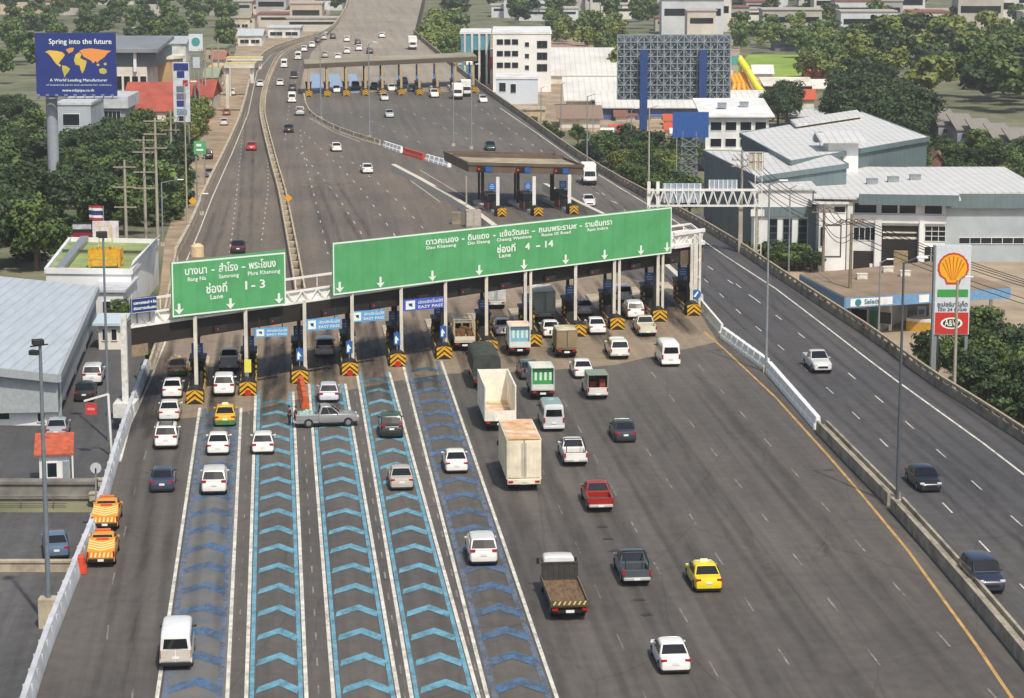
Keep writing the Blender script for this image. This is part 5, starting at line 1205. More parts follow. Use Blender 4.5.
# ================================================================ buildings
M_CREAM = mat('cream_wall', 'd9d5c8', .8, var=.12, scale=.25); M_WWALL = mat('white_wall', 'dfe0de', .75, var=.1, scale=.2)
M_METALR = mat('white_metal_roof', 'd3d3d0', .5, var=.08, scale=.2, streak=(1, 6, 1)); M_SLATE = mat('slate_cladding', '66777a', .6, var=.08, scale=.2)
seams(M_METALR, .9); seams(M_SLATE, 1.2, dark=.86)
M_REDR = mat('red_roof', 'a5503f', .7, var=.15, scale=.3); M_GREENR = mat('green_roof', '8f9c62', .85, var=.2, scale=.3, c2='6e7d4c')
def frame_from(p0, p1):
    u = (p1-p0); u.z = 0; L = u.length; u.normalize(); return u, Vector((-u.y, u.x, 0)), L
class Bld:
    """a box building: front line p0->p1 (left to right as seen from the camera), depth behind"""
    def __init__(s, name, label, p0, p1, depth, h, wall, cat='building', group=None):
        s.p0 = Vector(p0); s.p1 = Vector(p1); s.u, s.v, s.L = frame_from(s.p0, s.p1); s.d = depth; s.h = h; s.z = min(p0.z, p1.z)
        c = (s.p0+s.p1)/2 + s.v*depth/2; c.z = s.z; s.r = thing(name, label, cat, c, 0, group)
        m = MB(); s.pr(m, 0, s.L, 0, depth, -1.5, h); m.build('wall', wall, s.r, world=True)
    def pt(s, a, b, z): q = s.p0+s.u*a+s.v*b; return Vector((q.x, q.y, s.z+z))
    def pr(s, m, a0, a1, b0, b1, z0, z1, mi=0): m.prism([s.pt(a, b, 0) for a, b in ((a0, b0), (a1, b0), (a1, b1), (a0, b1))], s.z+z0, s.z+z1, mi)
    def part(s, name, m, boxes, parent=None):
        mb = MB()
        for b in boxes: s.pr(mb, *b)
        o = mb.build(name, m, s.r, world=True); return o
    def flat(s, m, t=.4, over=.3, name='roof'): return s.part(name, m, [(-over, s.L+over, -over, s.d+over, s.h, s.h+t)])
    def mono(s, m, z0, z1, over=.4, t=.25, name='roof', a0=None, a1=None, b0=None, b1=None, axis='b'):
        a0 = -over if a0 is None else a0; a1 = s.L+over if a1 is None else a1; b0 = -over if b0 is None else b0; b1 = s.d+over if b1 is None else b1
        if axis == 'b': q = [s.pt(a0, b0, z0), s.pt(a1, b0, z0), s.pt(a1, b1, z1), s.pt(a0, b1, z1)]
        else: q = [s.pt(a0, b0, z0), s.pt(a1, b0, z1), s.pt(a1, b1, z1), s.pt(a0, b1, z0)]
        mb = MB(); mb.slab(q, (0, 0, 1), t); return mb.build(name, m, s.r, world=True)
    def gable(s, m, ze, zr, over=.5, axis='a', name='roof', t=.2):
        mb = MB()
        if axis == 'a':    # ridge parallel to the front
            for b0, b1, za, zb in ((-over, s.d/2, ze, zr), (s.d/2, s.d+over, zr, ze)): mb.slab([s.pt(-over, b0, za), s.pt(s.L+over, b0, za), s.pt(s.L+over, b1, zb), s.pt(-over, b1, zb)], (0, 0, 1), t)
            for a in (0, s.L-.2): mb.add([s.pt(a, 0, ze-.1), s.pt(a, s.d, ze-.1), s.pt(a, s.d/2, zr), s.pt(a+.2, 0, ze-.1), s.pt(a+.2, s.d, ze-.1), s.pt(a+.2, s.d/2, zr)], [(0, 1, 2), (3, 5, 4), (0, 3, 4, 1), (1, 4, 5, 2), (2, 5, 3, 0)])
        else:
            for a0, a1, za, zb in ((-over, s.L/2, ze, zr), (s.L/2, s.L+over, zr, ze)): mb.slab([s.pt(a0, -over, za), s.pt(a1, -over, zb), s.pt(a1, s.d+over, zb), s.pt(a0, s.d+over, za)], (0, 0, 1), t)
            for b in (0, s.d-.2): mb.add([s.pt(0, b, ze-.1), s.pt(s.L, b, ze-.1), s.pt(s.L/2, b, zr), s.pt(0, b+.2, ze-.1), s.pt(s.L, b+.2, ze-.1), s.pt(s.L/2, b+.2, zr)], [(0, 1, 2), (3, 5, 4), (0, 3, 4, 1), (1, 4, 5, 2), (2, 5, 3, 0)])
        return mb.build(name, m, s.r, world=True)
    def win(s, a0, a1, z0, z1, side='front', cols=1, rows=1, fr=None, name='window', sill=False):
        """one recessed-looking window: frame proud of the wall, glass inside it, glazing bars"""
        fr = fr or M_WWALL; e = .07
        def B(mb, x0, x1, y0, y1, q0, q1):
            if side == 'front': s.pr(mb, x0, x1, -y1, -y0, q0, q1)
            elif side == 'right': s.pr(mb, s.L+y0, s.L+y1, x0, x1, q0, q1)
            else: s.pr(mb, -y1, -y0, x0, x1, q0, q1)
        g = MB(); B(g, a0, a1, .003, .03, z0, z1); go = g.build(name, M_GLASS, s.r, world=True)
        f = MB()
        for x0, x1, q0, q1 in ((a0-e, a1+e, z1, z1+e), (a0-e, a1+e, z0-e, z0), (a0-e, a0, z0, z1), (a1, a1+e, z0, z1)): B(f, x0, x1, .004, .11, q0, q1)
        for k in range(1, cols): x = a0+(a1-a0)*k/cols; B(f, x-.035, x+.035, .032, .07, z0, z1)
        for k in range(1, rows): z = z0+(z1-z0)*k/rows; B(f, a0, a1, .031, .068, z-.035, z+.035)
        fo = f.build('window_frame', fr, go); 
        # frame was built in world coordinates; its parent sits at the building root
        inv = Matrix.Translation(s.r.location).inverted()
        fo.data.transform(inv); return go
    def grid(s, cols, rows, a0, a1, z0, dz, w_, h_, side='front', fr=None):
        for j in range(rows):
            for i in range(cols):
                a = a0+(a1-a0)*(i+.5)/cols; s.win(a-w_/2, a+w_/2, z0+j*dz, z0+j*dz+h_, side, fr=fr)
def GP(x, y): p = PG(x, y); return p
# ---------------------------------------------------------------- the big grey-white factory on the right
f0, f1 = P(832, 270, -7), P(944, 272, -7)
b = Bld('factory', 'big white and slate factory with stepped metal roofs, right of the highway', f0, f1, 34, 9.6, M_WWALL)
S = b.L/112.0   # metres per picture column of this front
def A(px): return (px-832)*S
HZ = lambda y, yb=271: (yb-y)*(b.L/112.0)
b.mono(M_METALR, 9.85, 10.05, b0=-1.5, b1=37, a0=A(812), a1=A(958), name='roof')
b.part('slate_band', M_SLATE, [(A(857), A(956), -1.9, -1.3, 9.2, 10.6)])
for a_, c_ in ((853, 875), (880, 896), (898, 914), (923, 940)): b.win(A(a_), A(c_), 7.9, 9.2)
b.part('balcony_wall', M_WWALL, [(A(852), A(944), -.5, -.01, 6.6, 7.7)]); b.win(A(853), A(875), 4.2, 5.9, cols=4); b.win(A(924), A(944), 4.2, 6.2, cols=3, rows=3)
b.part('doorway', M_BLK, [(A(881), A(917), -.03, -.004, .0, 6.2)]); b.part('doorway', M_BLK, [(A(853), A(873), -.03, -.004, .0, 2.7)])
b.part('pillar', M_WWALL, [(A(874), A(880.5), -.9, -.0, 0, 7.0)]); b.part('pillar', M_WWALL, [(A(918), A(923), -.9, 0, 0, 7.0)]); b.part('pillar', M_WWALL, [(A(846), A(851.5), -.9, 0, 0, 9.4)])
b.part('door_beam', M_CREAM, [(A(882), A(916), -.1, -.04, 4.4, 4.7), (A(882), A(916), -.1, -.04, 5.2, 5.4)])
b.part('crate_stack', mat('ply_board', '8f8060', .9, var=.2), [(A(893), A(907), -2.5, -1.2, 0, 3.0)])
b.win(A(924), A(944), 1.0, 3.4, cols=3, rows=2)
# upper hall, placed by the visible roof corners
def hall(name, label, corners, z1s, thick, wallm, roofm, zbase, group=None, cat='building'):
    """corners: picture points of the roof (near-left, near-right, far-right, far-left) with heights"""
    q = [P(x, y, z) for (x, y), z in zip(corners, z1s)]
    c = sum(q, Vector())/4; r = thing(name, label, cat, (c.x, c.y, zbase), 0, group)
    m = MB(); n = 4
    top = q; bot = [Vector((v.x, v.y, zbase-.5)) for v in q]; cc = Vector((c.x, c.y, 0))
    top2 = [Vector((v.x+(cc.x-v.x)*.02, v.y+(cc.y-v.y)*.02, v.z-.05)) for v in q]; bot = [Vector((v.x, v.y, zbase-.5)) for v in top2]
    m.add(top2+bot, [(0, 1, 2, 3), (7, 6, 5, 4)]+[(i, i+4, (i+1) % 4+4, (i+1) % 4) for i in range(4)]); m.build('wall', wallm, r, world=True)
    m = MB(); m.slab(q, (0, 0, 1), thick); m.build('roof', roofm, r, world=True)
    m = MB()
    for a, e in ((0, 1), (1, 2), (2, 3), (3, 0)): m.bar(q[a]+UP*.0, q[e]+UP*.0, .25, .7)
    m.build('eaves_band', M_SLATE, r, world=True); return r, q
r, q = hall('factory_hall', 'tall slate-sided hall with a wide pale metal roof, highest part of the factory', [(791, 163), (929, 139), (862, 113.5), (740, 135)], [5.9, 5.9, 6.1, 6.1], .3, M_SLATE, M_METALR, -7)
m = MB(); v = q[3].lerp(q[2], .3)
for a, e in (((786, 112), (867, 122)),): m.slab([P(x, y, 6.7) for x, y in ((790, 122), (857, 112), (862, 117), (796, 127))], (0, 0, 1), .4)
m.build('ridge_roof', M_METALR, r, world=True)
r2, q2 = hall('factory_hall', 'lower slate-sided hall with a white metal roof stepping down beside the highway', [(757, 179), (848, 166), (832, 157), (703, 152)], [4.6, 5.8, 5.9, 5.0], .3, M_SLATE, M_METALR, -7)
# white penthouse with satellite dish
a, c = At(828, 168, 366), At(858, 168, 366)
bp = Bld('roof_house', 'white roof house with a slanting lid on the factory roof', Vector((a.x, a.y, 2.9)), Vector((c.x, c.y, 2.9)), 6, topz(a, 143)-2.9, M_WWALL)
bp.mono(M_METALR, bp.h+.1, bp.h+.9, over=1.3)
r = thing('satellite_dish', 'small dark satellite dish on the pale factory roof', 'satellite dish', At(820, 139, 372)); m = MB(); m.bar((0, 0, -1.5), (0, 0, 0), .12); m.build('post', M_STEEL, r)
m = MB(); m.tube((0, 0, 0), (-.35, -.5, .35), .25, .95, n=14); m.build('dish', M_STEEL, r)
# rounded stair tower with tall window strips
t0, t1 = P(757, 267, -7), P(813, 267, -7)
tw = Bld('office_wing', 'white office wing with slate frame and tall narrow window strips behind the bushes', t0, t1, 16, 8.2, M_WWALL)
tw.part('slate_frame', M_SLATE, [(-.9, tw.L+.2, -.35, -.003, 7.0, 8.3), (tw.L-.8, tw.L+.2, -.3, -.005, 0, 7.0), (-.9, .1, -.3, -.005, 0, 7.0)])
tw.part('upper_wall', M_WWALL, [(0, tw.L-.3, -.2, 14, 8.3, 10.6)]); 
for k, x in enumerate((.27, .53, .80)): tw.win(tw.L*x-.55, tw.L*x+.55, .9, 6.6, cols=1, rows=6, fr=M_SLATE)
tw.mono(M_METALR, 10.6, 10.7, over=.5, b1=10)
for k in range(3): tw.part('air_unit', M_WHITE, [(tw.L*.35+k*1.5, tw.L*.35+k*1.5+1.0, -.75, -.36, .6, 1.4)])
wn = Bld('factory_wing', 'white middle wing of the factory with an outlined wall panel', P(818, 271, -7), P(845, 271, -7), 20, 9.2, M_WWALL)
wn.part('roof', M_METALR, [(-1, wn.L+.2, -.8, 20, 9.2, 9.5)]); wn.part('wall_outline', M_DARK, [(.8, wn.L-.6, -.06, -.003, 6.2, 6.35), (.8, wn.L-.6, -.06, -.003, 1.9, 2.05), (wn.L-.75, wn.L-.6, -.06, -.003, 2.05, 6.2)])
wn.win(wn.L*.55, wn.L*.95, 8.0, 8.8); wn.win(wn.L*.05, wn.L*.2, 3.4, 6.0)
# right annexe
an = Bld('warehouse', 'pale grey warehouse with a slate roof edge right of the factory', P(944, 262, -7), P(1040, 262, -7), 30, 8.2, mat('pale_grey_wall', 'a9b2b8', .7, var=.08, scale=.3))
an.mono(M_METALR, 9.6, 9.8, over=.6); an.part('slate_band', M_SLATE, [(-.3, an.L+.3, -.8, -.1, 7.6, 9.6)]); an.win(2, 14, 2.6, 3.4, cols=8)
# ---------------------------------------------------------------- filling station
s0, s1 = At(826, 322, 0) if False else P(812, 293, -2.6), P(1010, 287, -2.6)
def roofquad(name, label, px, z, t, m, edge, cat='canopy', posts=(), zb=-7, trims=None):
    q = [P(x, y, z) for x, y in px]; c = sum(q, Vector())/len(q); r = thing(name, label, cat, (c.x, c.y, zb), 0)
    mb = MB(); mb.slab(q, (0, 0, 1), t); mb.build('roof', m, r, world=True)
    e = MB(); n = len(q)
    for i in range(n): a, b_ = q[i], q[(i+1) % n]; e.bar(a-UP*.35, b_-UP*.35, .2, 1.2)
    if edge: e.build('fascia', edge, r, world=True)
    for x, y in posts: p = P(x, y, zb); mb = MB(); mb.bar(p, Vector((p.x, p.y, z)), .35); mb.build('post', M_WHITE, r, world=True)
    return r, q
M_TANR = mat('brown_flat_roof', '8c7a66', .9, var=.15, scale=.2, c2='786754'); M_SHOPB = mat('shop_blue', '6f97bd', .5, var=.08)
r, q = roofquad('station_canopy', 'wide brown flat roof of the filling station with a light blue edge', [(845, 300), (1010, 290), (930, 264), (800, 277)], -2.4, .35, M_TANR, M_SHOPB, posts=[(890, 331), (930, 329), (990, 325), (870, 300)])
lb = [('left', .04, .16), ('middle', .28, .36), ('right', .42, .50)]
e0, e1 = q[0], q[1]; exx = (e1-e0).normalized(); nn = Vector((exx.y, -exx.x, 0))
for k, (a_, c_) in enumerate(((.03, .28), (.44, .50), (.52, .58))):
    m = MB(); L_ = (e1-e0).length; m.quad(*[e0+exx*(L_*x)+UP*z_+nn*.13 for x, z_ in ((a_, -.8), (c_, -.8), (c_, .1), (a_, .1))]); m.build('white_panel', M_PLAST, r, world=True)
m = MB(); q_ = e0+exx*((e1-e0).length*.075)-UP*.35+nn*.16; m.tube(q_-nn*.02, q_+nn*.02, .4, n=16); m.build('round_emblem', mat('station_teal', '2f7f8c', .5, var=0), r, world=True)
put_text('lettering', 'Select', .8, e0+exx*((e1-e0).length*.11)-UP*.6, exx, UP, mat('station_teal', '2f7f8c', .5, var=0), r, 'LEFT', .16, .04)
sh = Bld('station_shop', 'low shop under the filling station roof with white and green panels', P(846, 328, -7), P(880, 331, -7), 9, 3.4, M_CREAM, cat='shop')
sh.win(.6, 2.6, .6, 2.4); sh.part('door', M_GREEN, [(3.0, 3.9, -.06, -.004, 0, 2.4)]); sh.part('blue_door', M_SHOPB, [(sh.L-1.4, sh.L-.3, -.06, -.004, 0, 2.8)]); sh.win(4.2, 5.6, .9, 2.3); sh.flat(M_CREAM, .2, .1)
bx_ = Bld('station_counter', 'yellow and white counter block under the filling station roof', P(906, 331, -7), P(930, 333, -7), 3, 1.2, mat('counter_yellow', 'd2a23c', .5, var=.1), cat='counter'); bx_.part('top', M_WHITE, [(0, bx_.L, 0, 3, 1.2, 1.5)])
r = thing('fuel_pump', 'white fuel pump behind the yellow counter', 'fuel pump', P(921, 324, -7)); m = MB(); m.bx(-.5, .5, -.3, .3, 0, 2.2); m.build('case', M_PLAST, r, bevel=.05); m = MB(); m.bx(-.35, .35, -.33, -.3, 1.2, 1.8); m.build('screen', M_SHOPB, r)
# tall price sign with the seashell emblem
p = P(948.5, 404, -7); k = (P(960, 404, -7)-P(950, 404, -7)).length/10; zt = topz(p, 244)
r = thing('station_sign', 'tall white sign with a red and yellow seashell emblem and a red panel below', 'sign', p, 0)
W = 17.5*k; H = lambda y: topz(p, y)+7
m = MB(); m.bx(-W-.5*k*3.2, -W, -.3, .5, 0, H(246)); m.bx(-W, W, -.25, .35, H(334), H(245)); m.build('board', mat('sign_white_board', 'd3d9de', .4, var=.04), r)
m = MB(); m.bx(-W-.5*k*3.4, -W+.02, -.32, .55, 0, H(245.5)); m.build('side_post', M_STEEL, r)
for x in (-W+1*k*2, W-1*k*2): m = MB(); m.bar((x, .05, 0), (x, .05, H(332)), .3); m.build('leg', M_STEEL, r)
def shell(cx, cz_, rr, y, grow=0):
    pts = []
    n = 13
    for i in range(n*4+1):
        a = R(-38+ (256)*i/(n*4)); s_ = 1+.035*abs(math.sin((i/4)*math.pi)) + grow
        pts.append((cx+rr*s_*math.cos(a)*1.0, y, cz_+rr*s_*math.sin(a)*.98))
    pts += [(cx-rr*.52-grow*rr, y, cz_-rr*.80), (cx-rr*.40-grow*rr, y, cz_-rr*(1.10+grow)), (cx+rr*.40+grow*rr, y, cz_-rr*(1.10+grow)), (cx+rr*.52+grow*rr, y, cz_-rr*.80)]
    return pts
cx, cz_ = 0, (H(253)+H(281))/2-.05; rr = 14.2*k
m = MB(); ps = shell(cx, cz_, rr, -.27, .07); m.add(ps, [tuple(range(len(ps)))]); em = m.build('emblem', mat('emblem_red', 'cf3d2e', .45, var=0), r)
m = MB(); ps = shell(cx, cz_, rr*.93, -.285); m.add(ps, [tuple(range(len(ps)))]); m.build('emblem_yellow', mat('emblem_yellow', 'f2b21c', .45, var=0), em)
m = MB()
for i in range(7):
    a = R(24+22*i); b0 = Vector((cx+.16*rr*math.cos(a), -.295, cz_-rr*.85)); e_ = Vector((cx+rr*.82*math.cos(a), -.295, cz_+rr*.82*math.sin(a))); d_ = (e_-b0).normalized(); n_ = Vector((-d_.z, 0, d_.x)); m.quad(b0-n_*.02, e_-n_*.065, e_+n_*.065, b0+n_*.02)
m.build('emblem_ribs', mat('emblem_rib', 'd3611f', .45, var=0), em)
m = MB(); m.bx(-W+.25, W-.2, -.275, -.252, H(296.5), H(289)); m.build('green_band', mat('price_green', '3f9a48', .5, var=0), r)
m = MB(); m.bx(-W+.1, W-.1, -.275, -.252, H(333.5), H(312)); rp = m.build('red_panel', mat('panel_red', 'c8352b', .45, var=0), r)
m = MB(); m.add([(W*.0+W*.62*math.cos(R(a)), -.285, (H(333.5)+H(312))/2+W*.33*math.sin(R(a))) for a in range(0, 360, 15)], [tuple(range(24))]); m.build('oval', M_LETTER, rp)
m = MB(); m.add([(W*.0+W*.50*math.cos(R(a)), -.292, (H(333.5)+H(312))/2+W*.25*math.sin(R(a))) for a in range(0, 360, 15)], [tuple(range(24))]); m.build('dark_oval', mat('oval_brown', '4a221c', .5, var=0), rp)
for t_, sz, zz, wd_, mm in (('A&W', .95, (H(333.5)+H(312))/2-.3, W*.8, M_LETTER), ('ซูเปอร์มาร์เก็ต', .6, H(306), W*1.7, M_LETD), ('เปิด 24 ชั่วโมง', .45, H(310.5), W*1.6, M_LETD)):
    put_text('lettering', t_, sz, p+Vector((-wd_/2, 0, zz)), Vector((1, 0, 0)), UP, mm, r, 'LEFT', .30, .02, fit=wd_)
# ---------------------------------------------------------------- left: sheds, guard hut, green roofed building
def boxpx(name, label, xa, ya, xb, yb, z, depth, h, wall, **kw): return Bld(name, label, P(xa, ya, z), P(xb, yb, z), depth, h, wall, **kw)
# long white-roofed shed (roof corners from the picture)
q = [P(58, 388, 3.2), P(98, 300, 3.2), P(52, 283, 4.2), P(-60, 300, 4.2), P(-30, 388, 4.2)]
q = [P(58, 376, 3.0), P(97, 288, 3.0), P(-20, 276, 4.4), P(-70, 362, 4.4)]
c = sum(q, Vector())/4; r = thing('long_shed', 'long shed with a pale metal roof along the left edge of the car park', 'shed', (c.x, c.y, -1.5))
m = MB(); m.slab(q, (0, 0, 1), .2); m.build('roof', seams(mat('pale_blue_roof', 'b4bdc4', .5, var=.06, scale=.3, streak=(6, 1, 1)), 1.0, dark=.78), r, world=True)
qi = [Vector((v.x+(c.x-v.x)*.02, v.y+(c.y-v.y)*.02, 0)) for v in q]
m = MB(); m.prism([(v.x, v.y) for v in qi], -.2, 2.9); m.build('wall', mat('pale_grey_cladding', '9fa6a8', .6, var=.08), r, world=True)
m = MB(); m.bar(q[0]-UP*.2, q[1]-UP*.2, .5, .7); m.bar(q[3]-UP*.2, q[0]-UP*.2, .4, .7); m.build('gutter_band', mat('band_grey', '9da3a6', .6, var=.05), r, world=True)
for t in (.02, .25, .5, .75, .98): v = q[0].lerp(q[1], t); m = MB(); m.bar(Vector((v.x-.6, v.y, -1.5)), Vector((v.x-.6, v.y, 3)), .35); m.build('post', M_WHITE, r, world=True)
m = MB(); m.bar(P(62, 393, 2.2), P(62, 418, 2.2)+UP*-.5, .3); 
g = boxpx('white_office', 'white end block of the long shed, cut by the left edge', -60, 426, 57, 426, -1.5, 2.5, 3.9, M_WWALL)
g.flat(M_GREYW, .2, .05); g.win(g.L-5.5, g.L-4, .6, 3.3, rows=3); g.win(g.L-1.6, g.L-1.0, .4, 3.4, rows=4)
# guard hut
g = boxpx('guard_hut', 'white guard hut with an orange tiled roof at the car park gate', 40, 489, 70, 488, -1.5, 2.6, 2.6, M_WWALL, cat='hut')
g.win(.6, 1.3, .9, 2.0); g.part('door', mat('hut_door', '8e9498', .6, var=.05), [(g.L-.5, g.L-.02, -.05, -.003, 0, 2.1)])
g.mono(mat('orange_tiles', 'b4573a', .8, var=.2, scale=2), 2.65, 3.6, over=.35, t=.12); g.part('corner_post', M_WHITE, [(g.L+.2, g.L+.32, -.3, -.18, 0, 2.7)])
# green roofed building
q = [P(46, 272, 3.3), P(131, 273, 3.3), P(158, 243, 3.3), P(70, 241, 3.3)]
c = sum(q, Vector())/4; r = thing('green_roofed_building', 'white building with a mossy green flat roof behind the long shed', 'building', (c.x, c.y, -1.5))
m = MB(); m.prism([(v.x, v.y) for v in q], -2.5, 3.2); m.build('wall', M_WWALL, r, world=True)
m = MB(); m.prism([(v.x+(c.x-v.x)*.03, v.y+(c.y-v.y)*.03) for v in q], 3.2, 3.3); m.build('roof', M_GREENR, r, world=True)
m = MB()
for a_, e_ in ((0, 1), (1, 2), (2, 3), (3, 0)): m.bar(q[a_]+UP*.15, q[e_]+UP*.15, .35, .6)
m.build('parapet', M_WWALL, r, world=True)
m = MB(); m.bar(q[0].lerp(q[1], .17)+UP*.4, q[3].lerp(q[2], .17)+UP*.4, .9, .5); m.build('walkway', M_STEEL, r, world=True)
m = MB(); m.bar(q[3].lerp(q[0], .4)+UP*.25, q[2].lerp(q[1], .4)+UP*.25, .2, .3); m.build('seam', mat('dark_seam', '4c5540', .9, var=.1), r, world=True)
sd_ = [q[1]-UP*.4, q[2]-UP*.4]; m = MB(); m.slab([q[1]+UP*.5, q[2]+UP*.5, P(160, 236, 5.2), P(133, 262, 4.2)], (0, 0, 1), .2); m.build('side_canopy', M_WWALL, r, world=True)
# yellow frame structure standing on the green roof
yb = P(106, 266, 3.4); r = thing('yellow_hoist', 'yellow square frame structure standing on the green roof', 'frame', yb, R(0)); ky = .105
m = MB()
for x, y in ((-1.6, -1), (1.6, -1), (1.6, 1.2), (-1.6, 1.2)): m.bar((x, y, 0), (x, y, 1.9), .25)
m.bx(-1.7, 1.7, -1.1, -.9, .9, 1.9); m.bx(-1.7, 1.7, 1.1, 1.3, .9, 1.9); m.bx(-1.7, -1.5, -1, 1.2, .9, 1.9); m.bx(1.5, 1.7, -1, 1.2, .9, 1.9); m.bx(-1.4, 1.4, -1.12, -1.0, .2, .8)
m.build('box_frame', mat('hoist_yellow', 'd9a428', .5, var=.12), r)
m = MB()
for x in (-.8, .8): m.bar((x, .2, 1.9), (x*.7, .2, 4.4), .14)
for z in (2.6, 3.4, 4.3): m.bar((-.75, .2, z), (.75, .2, z), .1)
m.build('mast', mat('hoist_pale', 'cfc07c', .5, var=.1), r)
# sign panels and flag behind the green roof
def panel(name, label, xa, xb, yt, yb, Y, m, cat='sign', posts=True, stripes=None):
    a, c_ = At(xa, yb, Y), At(xb, yb, Y); zt_ = topz(a, yt); zb_ = a.z; r = thing(name, label, cat, ((a.x+c_.x)/2, Y, gh(a.x, Y)))
    mb = MB(); mb.bx(a.x, c_.x, Y-.1, Y+.1, zb_, zt_); mb.build('board', m, r, world=True)
    if posts:
        for x in (a.x+.3, c_.x-.3): mb = MB(); mb.bar((x, Y+.2, gh(x, Y)-.2), (x, Y+.2, zt_-.1), .2); mb.build('post', M_STEEL, r, world=True)
    for f0_, f1_, mm in (stripes or []):
        mb = MB(); mb.bx(a.x+.02, c_.x-.02, Y-.13, Y-.11, zb_+(zt_-zb_)*f0_, zb_+(zt_-zb_)*f1_); mb.build('stripe', mm, r, world=True)
    return r, a, c_, zb_, zt_
panel('shop_sign', 'black and red sign board among the trees beside the green roof', 73, 92, 223, 239, 312, mat('board_black', '2b2426', .5, var=.1), stripes=[(.08, .4, mat('board_red', '8e2433', .5, var=.1)), (.62, .92, mat('board_pale', 'b9bcc0', .6, var=.2, scale=2))])
panel('poster_board', 'pale poster board with colourful patches standing behind the green roof', 93, 119, 221, 241, 310, mat('poster_mix', 'c9cbd4', .6, var=.3, scale=1.2, c2='c79a86'))
r = thing('flag', 'striped flag on a short pole behind the green roof', 'flag', P(104, 232, 0)); fz = topz(P(104, 232, 0), 206); m = MB(); m.bar((0, 0, -2), (0, 0, fz), .1); m.build('pole', M_STEEL, r)
m = MB(); fw, fh = 1.9, 1.9
cols = [mat('flag_red', 'b0303a', .7, var=.05), mat('flag_white', 'e4e2e0', .7, var=.05), mat('flag_blue', '2a3474', .7, var=.05)]
for k, (z0_, z1_, ci) in enumerate(((0, .17, 0), (.17, .34, 1), (.34, .66, 2), (.66, .83, 1), (.83, 1, 0))):
    for s_ in range(6): x0_ = -fw*s_/6; x1_ = -fw*(s_+1)/6; m.quad((x0_, .18*math.sin(s_*1.3), fz-fh+fh*z0_+.1*s_/6), (x1_, .18*math.sin((s_+1)*1.3), fz-fh+fh*z0_+.02*s_), (x1_, .18*math.sin((s_+1)*1.3), fz-fh+fh*z1_+.02*s_), (x0_, .18*math.sin(s_*1.3), fz-fh+fh*z1_+.1*s_/6), ci)
m.build('cloth', cols, r)
# small white buildings between shed and canopy
g = boxpx('kiosk', 'small grey office with a pale blue awning beyond the car park gate', 99, 350, 121, 350, -1.5, 3, 2.5, M_CREAM); g.win(.4, .9, 1.0, 2.1); g.win(1.3, 1.8, 1.0, 2.1); g.mono(mat('pale_blue_awning', 'b9c9d3', .5, var=.06), 2.5, 2.9, over=.5)
g = boxpx('white_annexe', 'low white annexe between the long shed and the toll canopy', 94, 326, 124, 326, -1.5, 9, 3.6, M_WWALL); g.flat(M_GREYW, .25); g.win(1, 1.8, 1.4, 2.6)
# ---------------------------------------------------------------- upper left
# navy billboard on a tall mono pole
pb = P(52, 195, -5); Yb = pb.y; a, c_ = At(-14, 96, Yb), At(117, 96, Yb); a2 = At(41, 96, Yb)
r = thing('billboard', 'navy billboard with a yellow world map on a thick grey pole', 'billboard', (pb.x, Yb, gh(pb.x, Yb))); zt_ = topz(a, 33); zb_ = a.z
x0 = a2.x-.6; x1 = c_.x
m = MB(); m.bx(x0, x1, Yb-.5, Yb+.5, zb_, zt_); m.build('board', M_NAVY, r, world=True)
m = MB(); m.tube((pb.x+.2, Yb+1.2, -8), (pb.x+.2, Yb+1.2, zb_+1), .95, n=16); m.build('pole', mat('mast_grey', '9aa0a8', .6, var=.08), r, world=True)
m = MB(); m.bx(x0-.3, x1+.2, Yb-1.6, Yb-.5, zb_-.35, zb_-.2)
for k in range(9): x = x0+.5+k*(x1-x0-1)/8; m.bar((x, Yb-.6, zb_-.4), (x, Yb-1.8, zb_+.3), .1); m.box((x, Yb-1.8, zb_+.3), (.5, .3, .25))
m.build('walkway', M_STEEL, r, world=True)
WX, WZ = x1-x0, zt_-zb_
def bt(s_, fx0, fx1, fz, size, bold=.02, m=None): put_text('lettering', s_, size, Vector((x0+WX*fx0, Yb-.5, zb_+WZ*fz)), Vector((1, 0, 0)), UP, m or M_LETTER, r, 'LEFT', .03, bold, fit=WX*(fx1-fx0))
bt('Spring into the future', .17, .95, .83, WZ*.115, .04); bt('A World Leading Manufacturer', .17, .89, .235, WZ*.065, .02); bt('of industrial parts and systems for industry', .12, .94, .17, WZ*.035, .0); bt('www.mbpipe.co.th', .32, .72, .075, WZ*.06, .02)
conts = [[(.12, .70), (.17, .73), (.27, .72), (.34, .70), (.37, .66), (.34, .60), (.31, .56), (.29, .52), (.32, .49), (.30, .47), (.26, .51), (.23, .56), (.20, .62), (.16, .68)],
 [(.38, .74), (.44, .77), (.49, .77), (.47, .71), (.42, .68)], [(.33, .49), (.38, .48), (.43, .44), (.41, .39), (.37, .34), (.36, .29), (.345, .36), (.33, .43)],
 [(.48, .57), (.50, .66), (.55, .70), (.58, .67), (.56, .61), (.60, .58), (.64, .56), (.63, .50), (.61, .42), (.58, .36), (.56, .42), (.55, .49), (.50, .50)],
 [(.55, .72), (.60, .75), (.70, .76), (.82, .74), (.95, .72), (.90, .68), (.87, .63), (.84, .60), (.80, .57), (.77, .53), (.75, .56), (.72, .52), (.69, .57), (.64, .60), (.60, .63), (.58, .68)],
 [(.79, .43), (.84, .45), (.88, .43), (.89, .38), (.85, .35), (.80, .37)], [(.76, .51), (.79, .52), (.80, .49), (.77, .48)], [(.85, .52), (.88, .54), (.89, .50), (.86, .49)]]
